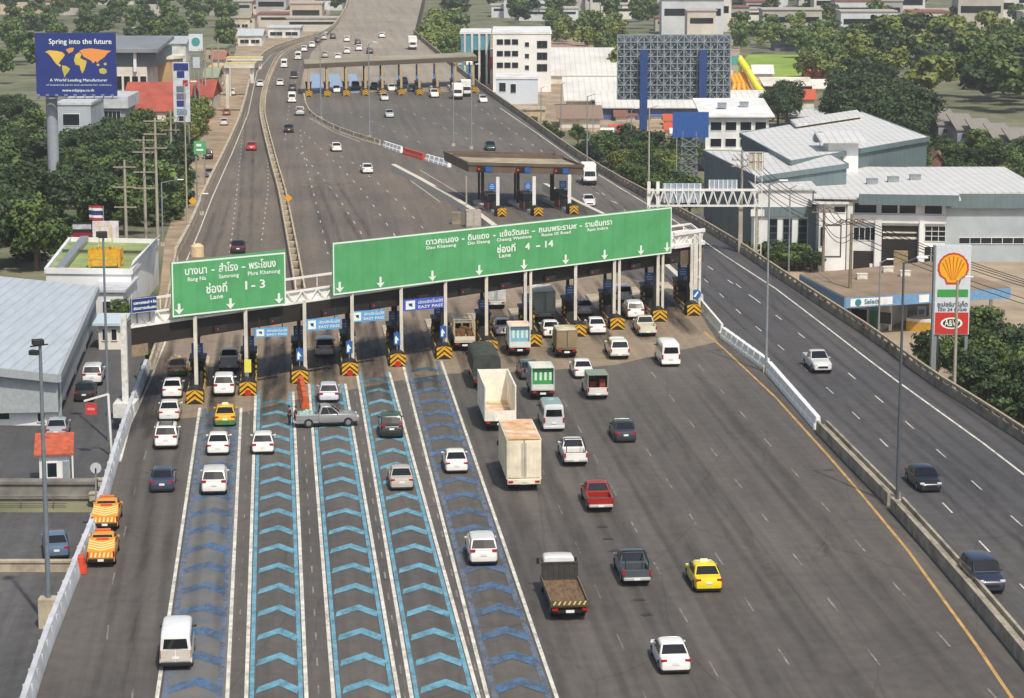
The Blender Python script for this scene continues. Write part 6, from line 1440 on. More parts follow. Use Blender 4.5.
for k, pts in enumerate(conts):
    m = MB(); m.add([(x0+WX*x, Yb-.53, zb_+WZ*z_) for x, z_ in pts], [tuple(range(len(pts)))]); m.build('map_shape', mat('map_'+('a', 'b')[k in (1, 4)], ('d9b04a', 'd98a4a')[k in (1, 4)], .5, var=.25, scale=.35, c2=('9fb04a', 'e0a23c')[k in (1, 4)]), r, world=True)
# stadium-like grey building, tan drum, red roofs
def blk(name, label, xa, xb, yb, ytop, depth, m, roofm=None, z=-7, over=.5, t=.5, cat='building', group=None):
    g = Bld(name, label, P(xa, yb, z), P(xb, yb, z), depth, 1, m, cat=cat, group=group) if False else None
    p0, p1 = P(xa, yb, z), P(xb, yb, z); h = topz(p0, ytop)-z
    g = Bld(name, label, p0, p1, depth, h, m, cat=cat, group=group)
    if roofm: g.flat(roofm, t, over)
    return g
g = blk('arena_building', 'grey white building with a sweeping roof behind the navy billboard', 100, 148, 118, 67, 30, M_CREAM)
for k in range(5): g.win(g.L*(.18+.17*k), g.L*(.18+.17*k)+1.4, g.h*.55, g.h*.82)
g.part('dark_gallery', M_SLATE, [(-2, g.L+2, .5, 29, g.h, g.h+3.4)]); g.part('column', M_WWALL, [(g.L*.74, g.L*.8, -1, 0, g.h-1, g.h+3.4)])
g.mono(mat('arena_roof', '83888c', .6, var=.12, scale=.1), g.h+3.4, g.h+5.0, b0=-2, b1=26, a0=-4, a1=g.L+3, t=.8)
p = P(152, 112, -7); r = thing('drum_tower', 'tan round drum tower beside the grey arena building', 'tower', p); zt_ = topz(p, 60)+7; m = MB(); m.tube((0, 8, 0), (0, 8, zt_), 6.5, n=28); m.build('wall', mat('tan_drum', 'b39a6c', .8, var=.1, scale=.3), r)
m = MB(); m.tube((0, 8, zt_), (0, 8, zt_+.6), 7.0, n=28); m.build('roof', M_CREAM, r)
g = blk('red_roofed_hall', 'long hall with a red roof right of the navy billboard', 122, 186, 128, 112, 26, M_CREAM); g.gable(M_REDR, g.h, g.h+5.5)
m = 0
g = blk('red_roofed_house', 'smaller red roofed house beside the billboard pole of adverts', 168, 212, 112, 98, 18, M_CREAM); g.gable(M_REDR, g.h, g.h+3.6)
g = blk('grey_block', 'grey white block with dark openings directly under the navy billboard', 58, 92, 150, 105, 16, mat('cool_grey_wall', 'a9afb6', .7, var=.1, scale=.2), M_GREYW, over=.2)
g.win(1.2, 4.5, g.h*.55, g.h*.8); g.win(g.L*.5, g.L*.62, g.h*.2, g.h*.45)
g = blk('flat_roofed_block', 'low grey block with a broad flat roof lip right of the grey block', 96, 126, 140, 108, 14, mat('shade_grey_wall', '8d9296', .7, var=.1, scale=.2), M_GREYW, over=.8, t=2.4)  # the wall is one mid-grey colour, a little darker than the neighbouring block
g.win(1, g.L-1, g.h*.55, g.h*.9, cols=5)
# advert tower and high sign
r, a, c_, z0_, z1_ = panel('advert_tower', 'tall narrow advert tower with blue and white panels beside the street', 174, 190.5, 62, 122, 470, mat('advert_white', 'c9ced4', .6, var=.12, scale=1), cat='billboard')
for k, (f0_, f1_, mm, x_0, x_1) in enumerate(((.86, .98, M_NAVY, .05, .95), (.74, .85, M_NAVY, .25, .7), (.6, .7, M_RED, .6, .9), (.5, .6, M_SLATE, .2, .7), (.38, .48, mat('advert_purple', '6a6486', .6, var=.2), .2, .75), (.26, .36, M_NAVY, .2, .72), (.12, .22, mat('advert_bluegrey', '7f93ad', .6, var=.2), .2, .8), (.02, .1, M_BLK, .3, .6))):
    mb = MB(); w_ = c_.x-a.x; mb.bx(a.x+w_*x_0, a.x+w_*x_1, 469.84, 469.88, z0_+(z1_-z0_)*f0_, z0_+(z1_-z0_)*f1_); mb.build('advert_panel', mm, r, world=True)
r, a, c_, z0_, z1_ = panel('high_sign', 'white square sign with a teal emblem high above the street', 189, 203, 34, 51, 600, mat('sign_paleblue', 'd3dce2', .5, var=.05)); mb = MB(); cxx = (a.x+c_.x)/2; mb.tube((cxx, 599.8, (z0_+z1_)/2+.2), (cxx, 599.88, (z0_+z1_)/2+.2), 1.0, n=18); mb.build('emblem', mat('teal', '3f9a94', .5, var=.1), r, world=True)
r, a, c_, z0_, z1_ = panel('round_sign_board', 'small pale round-topped sign beside the advert tower', 193, 200, 57, 68, 540, mat('sign_pale', 'bfc6cc', .5, var=.1))
r, a, c_, z0_, z1_ = panel('road_sign', 'small green road sign over the dusty street left of the ramp', 194, 206, 141, 154, 395, M_GREEN); mb = MB(); mb.bx(a.x+.4, c_.x-.4, 394.84, 394.88, z0_+.5, z0_+.8); mb.bx(a.x+.4, c_.x-.7, 394.84, 394.88, z0_+1.2, z0_+1.6); mb.build('lettering', M_LETTER, r, world=True)
for i, (xa, xb, yb, yt, cc, rc, lb) in enumerate([(196, 212, 104, 90, 'd8d2c4', 'b08a70', 'cream shophouse beside the dusty street, nearest of the row'), (204, 217, 94, 78, 'b9b3a0', '8f9a80', 'grey-green shophouse, second of the row beside the dusty street'),
    (210, 221, 84, 68, 'd9cbb0', 'c9b48c', 'sand coloured shophouse, third of the row beside the dusty street'), (212, 224, 74, 60, 'c9c9c0', '9f6a58', 'pale shophouse with a brown-red roof, fourth of the row beside the dusty street'), (206, 226, 62, 48, 'b8a888', '7f8a6a', 'tan block with a mossy roof at the end of the street row'),
    (238, 262, 46, 36, 'dcdcd4', 'b7c0c4', 'white low block left of the highway bend, nearer one'), (268, 300, 38, 28, 'd4d6d6', 'c7ccd0', 'white long shed behind the highway bend'), (160, 186, 62, 44, 'cfd0ca', 'a6aab0', 'pale block behind the advert tower'),
    (130, 158, 44, 30, 'bcb8ae', 'a7a39a', 'far grey block over the arena roof'), (232, 250, 30, 18, 'c7beaa', '9a9484', 'tan block far behind the footbridges')]):
    g = blk('shophouse', lb, xa, xb, yb, yt, 12, mat('shop_'+cc, cc, .85, var=.2, scale=.3)); g.gable(mat('shoproof_'+rc, rc, .8, var=.2), g.h, g.h+2, over=.5) if i % 2 else g.flat(mat('shoproof_'+rc, rc, .8, var=.2), .5, .4)
    for j in range(max(1, int(g.h//3.2))): g.win(.8, g.L*.45, .9+3*j, 2.2+3*j, cols=2); g.win(g.L*.55, g.L-.8, .9+3*j, 2.2+3*j, cols=2)
for i in range(7):
    x = 206+i*3.6; y = 128-i*9.5; r_ = random.random(); g = blk('street_stall', 'small awning stall along the left side of the dusty street', x-7, x-1, y, y-3.5, 3, M_CREAM, cat='stall', group='awning stalls along the dusty street'); g.mono(mat('street_awning_%d' % (i % 3), ('b3583f', 'd8d2c0', '5c8a9a')[i % 3], .7, var=.15), g.h, g.h+.6, over=.7)
# footbridge over the street
def footbridge(x0_, x1_, yt, yb, Y, label):
    a, c_ = At(x0_, yb, Y), At(x1_, yb, Y); zt2 = topz(a, yt); r = thing('footbridge', label, 'footbridge', ((a.x+c_.x)/2, Y, -7))
    mb = MB(); mb.bx(a.x, c_.x, Y, Y+3, a.z, a.z+.6); mb.build('deck', M_CREAM, r, world=True)
    mb = MB()
    for yy in (Y-.05, Y+2.95): mb.bx(a.x, c_.x, yy, yy+.12, zt2-.3, zt2); 
    n = 14
    for k in range(n+1): x = a.x+(c_.x-a.x)*k/n; mb.bar((x, Y, a.z+.6), (x, Y, zt2), .12)
    mb.build('railing', mat('bridge_yellowish', 'cfc58a', .7, var=.15), r, world=True)
    for x in (a.x+.6, c_.x-.6): mb = MB(); mb.bx(x-.4, x+.4, Y+1, Y+2, -7, a.z); mb.build('pier', M_CREAM, r, world=True)
footbridge(226, 262, 57, 60.5, 640, 'cream footbridge over the dusty street, the farther of two'); footbridge(224, 254, 63, 68, 590, 'cream footbridge over the dusty street, the nearer of two')
# ---------------------------------------------------------------- upper right: white blocks, roofs, market
g = blk('white_apartment_block', 'white office block with rows of dark windows right of the far toll', 493, 551, 92, 34, 30, mat('bright_wall', 'e9e8e4', .7, var=.05, scale=.2), M_WWALL, over=.2)
for j in range(3):
    for k in range(3): g.win(g.L*(.07+.13*k), g.L*(.07+.13*k)+g.L*.1, g.h*(.42+.2*j), g.h*(.42+.2*j)+1.3, fr=M_SLATE)
    g.win(g.L*.55, g.L*.62, g.h*(.38+.2*j), g.h*(.38+.2*j)+1.2); g.win(g.L*.76, g.L*.93, g.h*(.36+.2*j), g.h*(.36+.2*j)+1.8, cols=2, fr=M_SLATE)
g = blk('glass_front_block', 'narrow block with blue glass strips left of the white office block', 461, 490, 84, 34, 20, mat('teal_glass_wall', '5f9bb0', .4, var=.1, scale=.2))
for k in range(4): g.part('mullion', M_CREAM, [(g.L*(.1+.25*k), g.L*(.17+.25*k), -.3, -.01, 0, g.h)])
g.flat(M_WWALL, .5)
g = blk('pink_roofed_building', 'low building with a pink roof beside the white office block', 553, 594, 72, 62, 20, M_CREAM); g.mono(mat('pink_roof', 'c48f94', .7, var=.12), g.h, g.h+3.0); g.grid(6, 1, 2, g.L-2, 1.2, 3, 2.4, 2.2)
g = blk('long_white_hall', 'long white-roofed hall between the office block and the scaffolded billboard', 536, 617, 84, 76, 34, M_CREAM); g.mono(seams(mat('bright_roof', 'dcdad2', .6, var=.08, scale=.15), .7, dark=.8), g.h, g.h+5.5, over=.6)
g = blk('steep_white_roof_hall', 'hall with a broad bright white roof in front of the long hall', 568, 616, 113, 101, 20, M_CREAM); g.mono(mat('bright_roof', 'dcdad2'), g.h, g.h+4.0, over=1); g.win(g.L*.5, g.L*.95, .6, 3.0, cols=7)
g = blk('blue_white_shed', 'shed with a pale blue-white wall beside the highway parapet', 496, 538, 104, 79, 14, mat('bluewhite_wall', 'cfd9e2', .6, var=.06), M_WWALL, over=.2); g.win(.8, 2.4, g.h*.5, g.h*.85); g.win(3.6, 4.9, g.h*.45, g.h*.8)
g = blk('small_white_house', 'white gabled house above the blue-white shed', 508, 532, 80, 70, 12, M_WWALL); g.gable(M_METALR, g.h, g.h+2.5)
g = blk('red_and_cream_block', 'cream and red block behind the right end of the far toll', 472, 495, 84, 50, 10, mat('cream_pink', 'd9c6b8', .7, var=.12)); g.part('red_panel', M_RED, [(g.L*.75, g.L, -.2, -.01, g.h*.45, g.h*.8)])
g = blk('brown_roofed_row', 'row of low brown-roofed stalls behind the trees, left part', 560, 600, 128, 119, 12, M_CREAM); g.mono(mat('brown_roof', '8f7a6a', .85, var=.15), g.h, g.h+1.8, over=.8)
g = blk('concrete_stall_block', 'weathered low block next to the highway parapet', 512, 545, 122, 110, 8, mat('weathered_cream', 'b7a68b', .9, var=.25, scale=.4)); g.flat(M_CONC, .3)
g = blk('market_hall', 'long low market hall with a blue front and white roof under the scaffolded billboard', 600, 768, 120, 108, 16, mat('market_blue', '4c5f8c', .7, var=.15, scale=.2)); g.mono(mat('bright_roof', 'dcdad2'), g.h, g.h+2.6, over=1)
g = blk('white_office_wing', 'white two-storey building with dark ribbon windows behind the lower factory hall', 705, 768, 172, 117, 20, M_WWALL)
g.mono(M_WWALL, g.h, g.h+1.6, over=1.0)
for j in (0, 1):
    for k in range(4): g.win(g.L*(.08+.235*k), g.L*(.08+.235*k)+g.L*.17, g.h*(.46+.3*j), g.h*(.46+.3*j)+1.5)
g.part('floor_band', M_CREAM, [(-.3, g.L+.3, -.8, -.01, g.h*.36, g.h*.42)])
g = blk('thin_roofed_shed', 'long shed with a bright thin roof behind the big factory hall', 792, 862, 128, 117, 10, M_SLATE); g.mono(M_METALR, g.h, g.h+.8, over=.5)
g = blk('grey_open_shed', 'open shed with a cream roof beyond the water slides', 766, 812, 94, 86, 12, mat('dark_interior', '4a4640', .9, var=.1)); g.mono(M_CREAM, g.h, g.h+1.2, over=.8)
g = blk('dark_long_shed', 'low dark-roofed shed at the far edge of the green field', 775, 845, 51, 46, 14, M_SLATE); g.mono(M_DARK, g.h, g.h+1, over=.5)
for i, (xa, xb, yb, yt, cc, lb) in enumerate([(806, 822, 84, 76, 'c96a3c', 'orange market roof beyond the open shed'), (822, 836, 82, 74, 'd9b04c', 'yellow market roof beyond the open shed'), (800, 814, 108, 98, 'b9563a', 'red-brown market roof near the thin-roofed shed'),
    (812, 842, 92, 87, 'd9d6cc', 'white awning row beyond the open shed'), (754, 772, 80, 72, 'dfe0e6', 'pale lilac tent behind the yellow water slide')]):
    g = blk('market_stall', lb, xa, xb, yb, yt+2, 6, M_CREAM, cat='stall'); g.gable(mat('awning_'+cc, cc, .7, var=.12), g.h, g.h+2.2, over=.6)
for i in range(16):
    x = 583+random.random()*105; y = 118+random.random()*22; cc = random.choice(['d9cfc0', 'b9563a', '4c6fa0', 'e4e0d8', 'c99a5a', '7a5648'])
    g = blk('market_stall', 'small market stall under the scaffolded billboard', x, x+8+6*random.random(), y, y-4, 4, M_CREAM, cat='stall', group='market stalls under the scaffolded billboard'); g.gable(mat('awning_'+cc, cc, .7, var=.12), g.h, g.h+1.3, over=.5)
# row houses at the right
for i in range(7):
    x = 900+i*19; y = 132+i*5.2
    g = blk('row_house', 'grey row house with a dark window band right of the factory trees', x, x+20, y, y-17, 12, mat('row_wall', '9ba1ab', .8, var=.15, scale=.3), cat='house', group='grey row houses right of the factory trees')
    g.mono(mat('row_roof', '8a857d', .85, var=.15), g.h, g.h+2.2, over=.3); g.win(1, g.L-1, g.h*.55, g.h*.8, cols=5); g.win(1, g.L-1, g.h*.15, g.h*.35, cols=4)
g = blk('brown_roofed_cottage', 'cottage with a brown gable roof between factory and trees', 927, 946, 178, 167, 9, M_CREAM, cat='house'); g.gable(mat('cottage_roof', '7a5a4a', .85, var=.2), g.h, g.h+2.6, axis='b')
# far city rows, out to the horizon side
cols_ = ['c9c4b8', 'b7b2a8', 'd6d2c8', 'a9a8a4', 'c2b09c', 'cfd3d6']
far_n = 0
for i in range(150):
    y = random.choice([random.uniform(2, 34), random.uniform(-40, 10), random.uniform(10, 40)]); x = random.uniform(-60, 1090)
    if 300 < x < 450 and y < 95: continue
    if x > 455 and x < 560 and y > 24: continue
    if y > 20 and x < 215: continue
    cc = random.choice(cols_); p = P(x, y, -7)
    w_ = random.uniform(14, 40)/1.4; k_ = (P(x+10, y, -7)-p).length/10
    g = Bld('far_building', 'distant low building in the town beyond the toll plazas', p, p+Vector((w_, 0, 0)), random.uniform(10, 18), random.choice([5, 6, 8, 10, 13]), mat('far_wall_'+cc, cc, .8, var=.1, scale=.1), group='distant town buildings')
    g.flat(mat('far_roof_'+('a' if i % 3 else 'b'), 'b4aea4' if i % 3 else '8f5a4c', .8, var=.12), .4, .4); g.part('window_band', M_GLASS, [(1, g.L-1, -.08, -.003, g.h*.55, g.h*.75)])

def clutter(name, label, cat, pts, dims, m, group, z=None):
    for (x, y) in pts:
        p = PG(x, y) if z is None else P(x, y, z); mb = MB(); mb.bx(p.x-dims[0]/2, p.x+dims[0]/2, p.y-dims[1]/2, p.y+dims[1]/2, p.z, p.z+dims[2]); mb.bx(p.x-dims[0]/2-.06, p.x+dims[0]/2+.06, p.y-dims[1]/2-.06, p.y+dims[1]/2+.06, p.z+dims[2], p.z+dims[2]+.08); mb.bx(p.x-dims[0]*.3, p.x+dims[0]*.3, p.y-dims[1]/2-.05, p.y-dims[1]/2, p.z+dims[2]*.2, p.z+dims[2]*.75)
        tag(mb.build(name, m), label, cat, group)
clutter('air_unit', 'small grey air handling box on the front part of the factory roof', 'air unit', [(872, 186), (893, 184), (915, 182)], (1.5, 1.2, 1.0), M_STEEL, 'air units on the factory roof', 2.9)
clutter('air_unit', 'small grey air handling box on the roof of the white office wing', 'air unit', [(722, 108), (744, 107)], (1.6, 1.2, .9), M_STEEL, 'air units on the white office wing', 4.2)
clutter('crate', 'pale crate lying on the brown roof of the filling station', 'crate', [(862, 279), (888, 272), (905, 276)], (1.2, .8, .6), M_CREAM, 'crates on the filling station roof', -2.0)
clutter('concrete_block', 'low concrete block on the verge between mast and barrier', 'block', [(97, 500), (101, 486)], (1.0, .7, .5), M_CONC, 'blocks by the guard hut', -1.4)
# ================================================================ trees
def leaf_mat(name, a, b_, c3):
    m = bpy.data.materials.new(name); m.use_nodes = True; n = m.node_tree; N = n.nodes; L = n.links; b = N['Principled BSDF']
    oi = N.new('ShaderNodeObjectInfo'); tc = N.new('ShaderNodeTexCoord'); z = N.new('ShaderNodeTexNoise'); z.inputs['Scale'].default_value = .55; z.inputs['Detail'].default_value = 3
    L.new(tc.outputs['Object'], z.inputs[0]); r = N.new('ShaderNodeValToRGB'); L.new(z.outputs[0], r.inputs[0]); e = r.color_ramp.elements
    e[0].position, e[1].position = .35, .65; e[0].color = (*lin(a)[:3], 1); e[1].color = (*lin(b_)[:3], 1)
    mx = N.new('ShaderNodeMixRGB'); L.new(oi.outputs['Random'], mx.inputs[0]); L.new(r.outputs[0], mx.inputs[1])
    mm = N.new('ShaderNodeMixRGB'); mm.blend_type = 'MULTIPLY'; mm.inputs[0].default_value = 1; L.new(r.outputs[0], mm.inputs[1]); mm.inputs[2].default_value = (*lin(c3)[:3], 1); 
    L.new(mm.outputs[0], mx.inputs[2]); L.new(mx.outputs[0], b.inputs['Base Color']); b.inputs['Roughness'].default_value = .65
    b.inputs['Subsurface Weight'].default_value = 0; MATS[name] = m; return m
M_LEAFD = leaf_mat('dark_foliage', '2a3c20', '466030', 'c8ccac'); M_LEAFM = leaf_mat('mid_foliage', '3a5026', '66803a', 'd8d4b0'); M_LEAFY = leaf_mat('yellow_green_foliage', '5c6c30', '84924a', 'e8deb0')
M_BARK = mat('bark', '6b5a48', .95, var=.2, scale=2, bump=.4)
def crown_mesh(seed, n_cl, per, leaf, sx, sz, m):
    rnd = random.Random(seed); mb = MB()
    for c in range(n_cl):
        a = rnd.uniform(0, 2*math.pi); zz = rnd.uniform(-.55, 1.0); rr = math.sqrt(max(0, 1-(zz*.9)**2))*rnd.uniform(.25, .85)
        cx, cy, cz = math.cos(a)*rr*sx, math.sin(a)*rr*sx, zz*sz*.8; R_ = rnd.uniform(.26, .46)*sx
        for i in range(per):
            d = Vector((rnd.gauss(0, 1), rnd.gauss(0, 1), rnd.gauss(0, 1)+.25)).normalized(); q = Vector((cx, cy, cz)) + Vector((d.x*R_, d.y*R_, d.z*R_*.75))*rnd.uniform(.55, 1.08)
            t = Vector((rnd.gauss(0, 1), rnd.gauss(0, 1), rnd.gauss(0, .6))).normalized(); nn_ = (d+Vector((rnd.gauss(0, .5), rnd.gauss(0, .5), rnd.gauss(0, .5)))).normalized(); u_ = nn_.cross(t).normalized(); v_ = nn_.cross(u_)
            l = leaf*rnd.uniform(.6, 1.5); mb.add([q-u_*l-v_*l*.6, q+u_*l-v_*l*.5, q+u_*l*.7+v_*l*.7, q-u_*l*.6+v_*l*.6], [(0, 1, 2, 3)])
    return mb.mesh('crown', m)
def trunk_mesh(h, r, seed):
    rnd = random.Random(seed); mb = MB(); mb.tube((0, 0, -.5), (.1, 0, h*.55), r, r*.7, 8)
    for k in range(5):
        a = k*1.26+rnd.random(); mb.tube((.08, 0, h*(.4+.03*k)), (math.cos(a)*h*.32, math.sin(a)*h*.32, h*(.72+.06*k)), r*.5, r*.15, 6)
    mb.tube((.1, 0, h*.55), (0, .1, h*.95), r*.7, r*.25, 6); return mb.mesh('trunk', M_BARK)
CR = {}
for kind_, m_ in (('d', M_LEAFD), ('m', M_LEAFM), ('y', M_LEAFY)):
    CR[kind_] = [(crown_mesh(11*i+ord(kind_), 24+5*i, 150, .19, 3.6, (3.2, 2.6, 3.7)[i], m_), trunk_mesh(5.2, .32, i)) for i in range(3)]
SMALL = {k: [(crown_mesh(77*i+ord(k), 14, 60, .36, 3.4, 3.0, m_), trunk_mesh(4.6, .3, i+5)) for i in range(2)] for k, m_ in (('d', M_LEAFD), ('m', M_LEAFM), ('y', M_LEAFY))}
LBL = {'d': 'dark green', 'm': 'mid green', 'y': 'yellow green'}
def tree(p, h, kind_, label, group=None, small=False, wide=1.0):
    cm, tm = random.choice((SMALL if small else CR)[kind_]); k = h/9.0
    r = thing('tree', label, 'tree', p, random.uniform(0, 6.28), group)
    for nm, me, z in (('trunk', tm, 0), ('crown', cm, 4.9)):
        o = bpy.data.objects.new(nm, me); col.objects.link(o); o.parent = r; o.location = (0, 0, z)
    r.scale = (k*wide*random.uniform(.9, 1.1), k*wide*random.uniform(.9, 1.1), k); return r
def inpoly(x, y, poly):
    c = False; j = len(poly)-1
    for i in range(len(poly)):
        if (poly[i][1] > y) != (poly[j][1] > y) and x < (poly[j][0]-poly[i][0])*(y-poly[i][1])/(poly[j][1]-poly[i][1])+poly[i][0]: c = not c
        j = i
    return c
def grove(poly, n, hr, kinds, label, group, small=False, mind=3.4, wide=1.0, avoid=(), mass=False):
    wood = MB(); wm = []
    pts = []; xs_ = [p[0] for p in poly]; ys_ = [p[1] for p in poly]; tries = 0
    P4 = []
    while len(pts) < n and tries < n*60:
        tries += 1; x, y = random.uniform(min(xs_), max(xs_)), random.uniform(min(ys_), max(ys_))
        if not inpoly(x, y, poly) or any(inpoly(x, y, a) for a in avoid): continue
        p = PG(x, y)
        if any((p-q).length < mind for q in pts): continue
        pts.append(p); k = random.choice(kinds); p.z = gh(p.x, p.y)
        if mass:
            hh = random.uniform(*hr)/9; cm = random.choice(SMALL[k])[0]; sx = wide*random.uniform(.9, 1.2)*hh; o = len(wood.v); ci = 'dmy'.index(k); rot = Matrix.Rotation(random.uniform(0, 6.28), 3, 'Z')
            wood.add([p+rot @ Vector((v.co.x*sx, v.co.y*sx, v.co.z*hh+5.0*hh)) for v in cm.vertices], [tuple(f.vertices) for f in cm.polygons], ci)
            continue
        tree(p, random.uniform(*hr), k, '%s tree %s' % (LBL[k], label), group+', '+LBL[k], small, wide)
    if mass:
        o = wood.build('distant_wood', [M_LEAFD, M_LEAFM, M_LEAFY]); tag(o, label, 'trees', None, 'stuff')
# left wood between billboard and ramp
grove([(-60, 262), (45, 262), (70, 236), (160, 236), (172, 216), (186, 178), (170, 150), (60, 168), (-60, 190)], 66, (7.5, 10.5), 'ddm', 'in the wood left of the ramp', 'trees of the wood left of the ramp', mind=3.9, wide=1.25, avoid=([(30, 262), (66, 262), (66, 160), (30, 160)],))
grove([(40, 196), (165, 160), (168, 146), (120, 148), (95, 160), (40, 176)], 20, (6.5, 8.5), 'mmd', 'in the back of the wood below the navy billboard', 'trees at the back of the left wood', mind=4.5, wide=1.15)
grove([(-60, 186), (38, 180), (38, 120), (-60, 120)], 22, (7, 9), 'dm', 'left of the navy billboard pole', 'trees left of the billboard pole', mind=6, wide=1.2)
grove([(184, 180), (196, 142), (204, 120), (196, 118), (180, 140), (170, 160)], 9, (7, 9.5), 'my', 'beside the dusty street left of the ramp', 'street trees left of the ramp', mind=5)
grove([(-60, 288), (40, 276), (40, 262), (-60, 262)], 10, (8, 10), 'dm', 'behind the green roofed building at the left edge', 'trees at the left edge', mind=4)
# trees right of the parapet
grove([(556, 158), (600, 182), (642, 205), (690, 232), (698, 190), (690, 166), (640, 156), (572, 146)], 32, (5, 7.5), 'mmdy', 'behind the highway parapet and before the scaffolded billboard', 'trees behind the highway parapet', mind=3.6, wide=1.1)
grove([(524, 128), (560, 148), (560, 132), (532, 124)], 6, (2.6, 3.8), 'dm', 'small, by the weathered low block at the parapet', 'small trees by the low block', mind=3.5)
grove([(756, 268), (812, 273), (812, 270), (757, 265)], 10, (3.4, 4.4), 'mmd', 'low, in front of the slate-framed office wing', 'bushy trees before the office wing', mind=2.2, wide=1.5)
grove([(836, 140), (905, 170), (925, 165), (918, 130), (880, 108), (838, 116)], 26, (9.5, 12), 'dd', 'in the dark clump behind the factory hall', 'trees of the dark clump behind the factory', mind=6, wide=1.2)
grove([(905, 200), (1060, 215), (1060, 168), (948, 158), (914, 168)], 28, (5, 7.5), 'dmm', 'between the factory and the row houses', 'trees between factory and row houses', mind=6, wide=1.1, avoid=([(922, 184), (950, 184), (950, 164), (922, 164)],))
grove([(925, 392), (1040, 460), (1090, 430), (1060, 372), (985, 362), (962, 384)], 22, (5.5, 7.5), 'ddm', 'below the tall red and white sign beside the parapet', 'trees below the tall sign', mind=3.2, wide=1.1)
grove([(768, 128), (792, 132), (800, 118), (776, 112)], 5, (8, 10), 'dm', 'between the white office wing and the thin-roofed shed', 'trees behind the white office wing', mind=5)
grove([(798, 84), (840, 92), (850, 70), (815, 62)], 14, (9, 12), 'mmy', 'at the right end of the green field', 'trees at the right end of the field', True, 7)
grove([(842, 92), (985, 116), (1090, 120), (1090, 44), (850, 44)], 80, (10, 15), 'mmdy', 'wooded ground beyond the grey row houses at the upper right', 'trees beyond the row houses', True, 9, 1.2, mass=True)
grove([(735, 62), (850, 56), (850, 36), (735, 36)], 24, (8, 11), 'mmy', 'line of woodland along the top of the green field', 'trees above the green field', True, 9, mass=True)
grove([(425, 66), (462, 70), (462, 32), (424, 32)], 22, (9, 12), 'yym', 'yellowish woodland right of the light concrete road', 'trees right of the far road', True, 7, mass=True)
grove([(552, 56), (615, 60), (615, 34), (552, 34)], 20, (9, 12), 'ymm', 'woodland between white office block and scaffolded billboard', 'trees behind the pink roof', True, 9, mass=True)
grove([(596, 78), (618, 80), (618, 58), (596, 58)], 5, (9, 11), 'ym', 'left of the scaffolded billboard', 'trees left of the scaffolded billboard', True, 7)
grove([(-40, 92), (235, 60), (235, 0), (-40, 0)], 95, (9, 12), 'mmd', 'far woodland in the distance at the upper left', 'distant trees upper left', True, 14, mass=True, avoid=([(40, 100), (215, 100), (215, 60), (40, 60)],))
grove([(440, 30), (1090, 34), (1090, -45), (440, -45)], 190, (9, 13), 'mmd', 'far woodland between the buildings along the top edge', 'distant trees upper right', True, 14, mass=True)
grove([(200, 34), (340, 22), (340, -30), (200, -30)], 16, (9, 12), 'mmd', 'far woodland left of the bending highway at the top', 'distant trees left of the highway', True, 14, mass=True)
# small planting left of the gate
grove([(104, 330), (120, 328), (120, 322), (104, 324)], 2, (3, 3.6), 'ym', 'small, against the white annexe', 'shrubs by the annexe', mind=1.5)
sh_ = thing('hedge', 'thin strip of shrubs on the verge between the canopy column and the barrier', 'hedge', P(148, 358, -1.4)); 
for k in range(5):
    a = P(140+k*4.6, 385-k*12, -1.2); o = bpy.data.objects.new('foliage', SMALL['m'][k % 2][0]); col.objects.link(o); o.parent = sh_; o.location = a-sh_.location+Vector((0, 0, .5)); o.scale = (.16, .35, .2)
def bushes(poly, n, hr, label, group):
    k = 0
    for t in range(n*40):
        if k >= n: break
        x, y = random.uniform(min(p[0] for p in poly), max(p[0] for p in poly)), random.uniform(min(p[1] for p in poly), max(p[1] for p in poly))
        if not inpoly(x, y, poly): continue
        k += 1; p = PG(x, y); p.z = gh(p.x, p.y); h = random.uniform(*hr)/7; cm = random.choice(SMALL[random.choice('dmm')])[0]
        r = thing('bush', label, 'bush', p, random.uniform(0, 6), group); o = bpy.data.objects.new('foliage', cm); col.objects.link(o); o.parent = r; o.location = (0, 0, 2.0*h); o.scale = (h*1.5, h*1.5, h)
bushes([(32, 262), (66, 250), (66, 196), (32, 196)], 16, (3, 4.5), 'low dark green bush at the foot of the billboard pole', 'bushes around the billboard pole')
bushes([(66, 238), (172, 222), (188, 180), (176, 176), (150, 228), (66, 232)], 34, (3, 4.5), 'low bush along the front of the wood left of the ramp', 'bushes in front of the left wood')
bushes([(580, 172), (690, 236), (700, 236), (640, 196), (584, 168)], 20, (2, 3), 'low bush close behind the highway parapet', 'bushes behind the highway parapet')
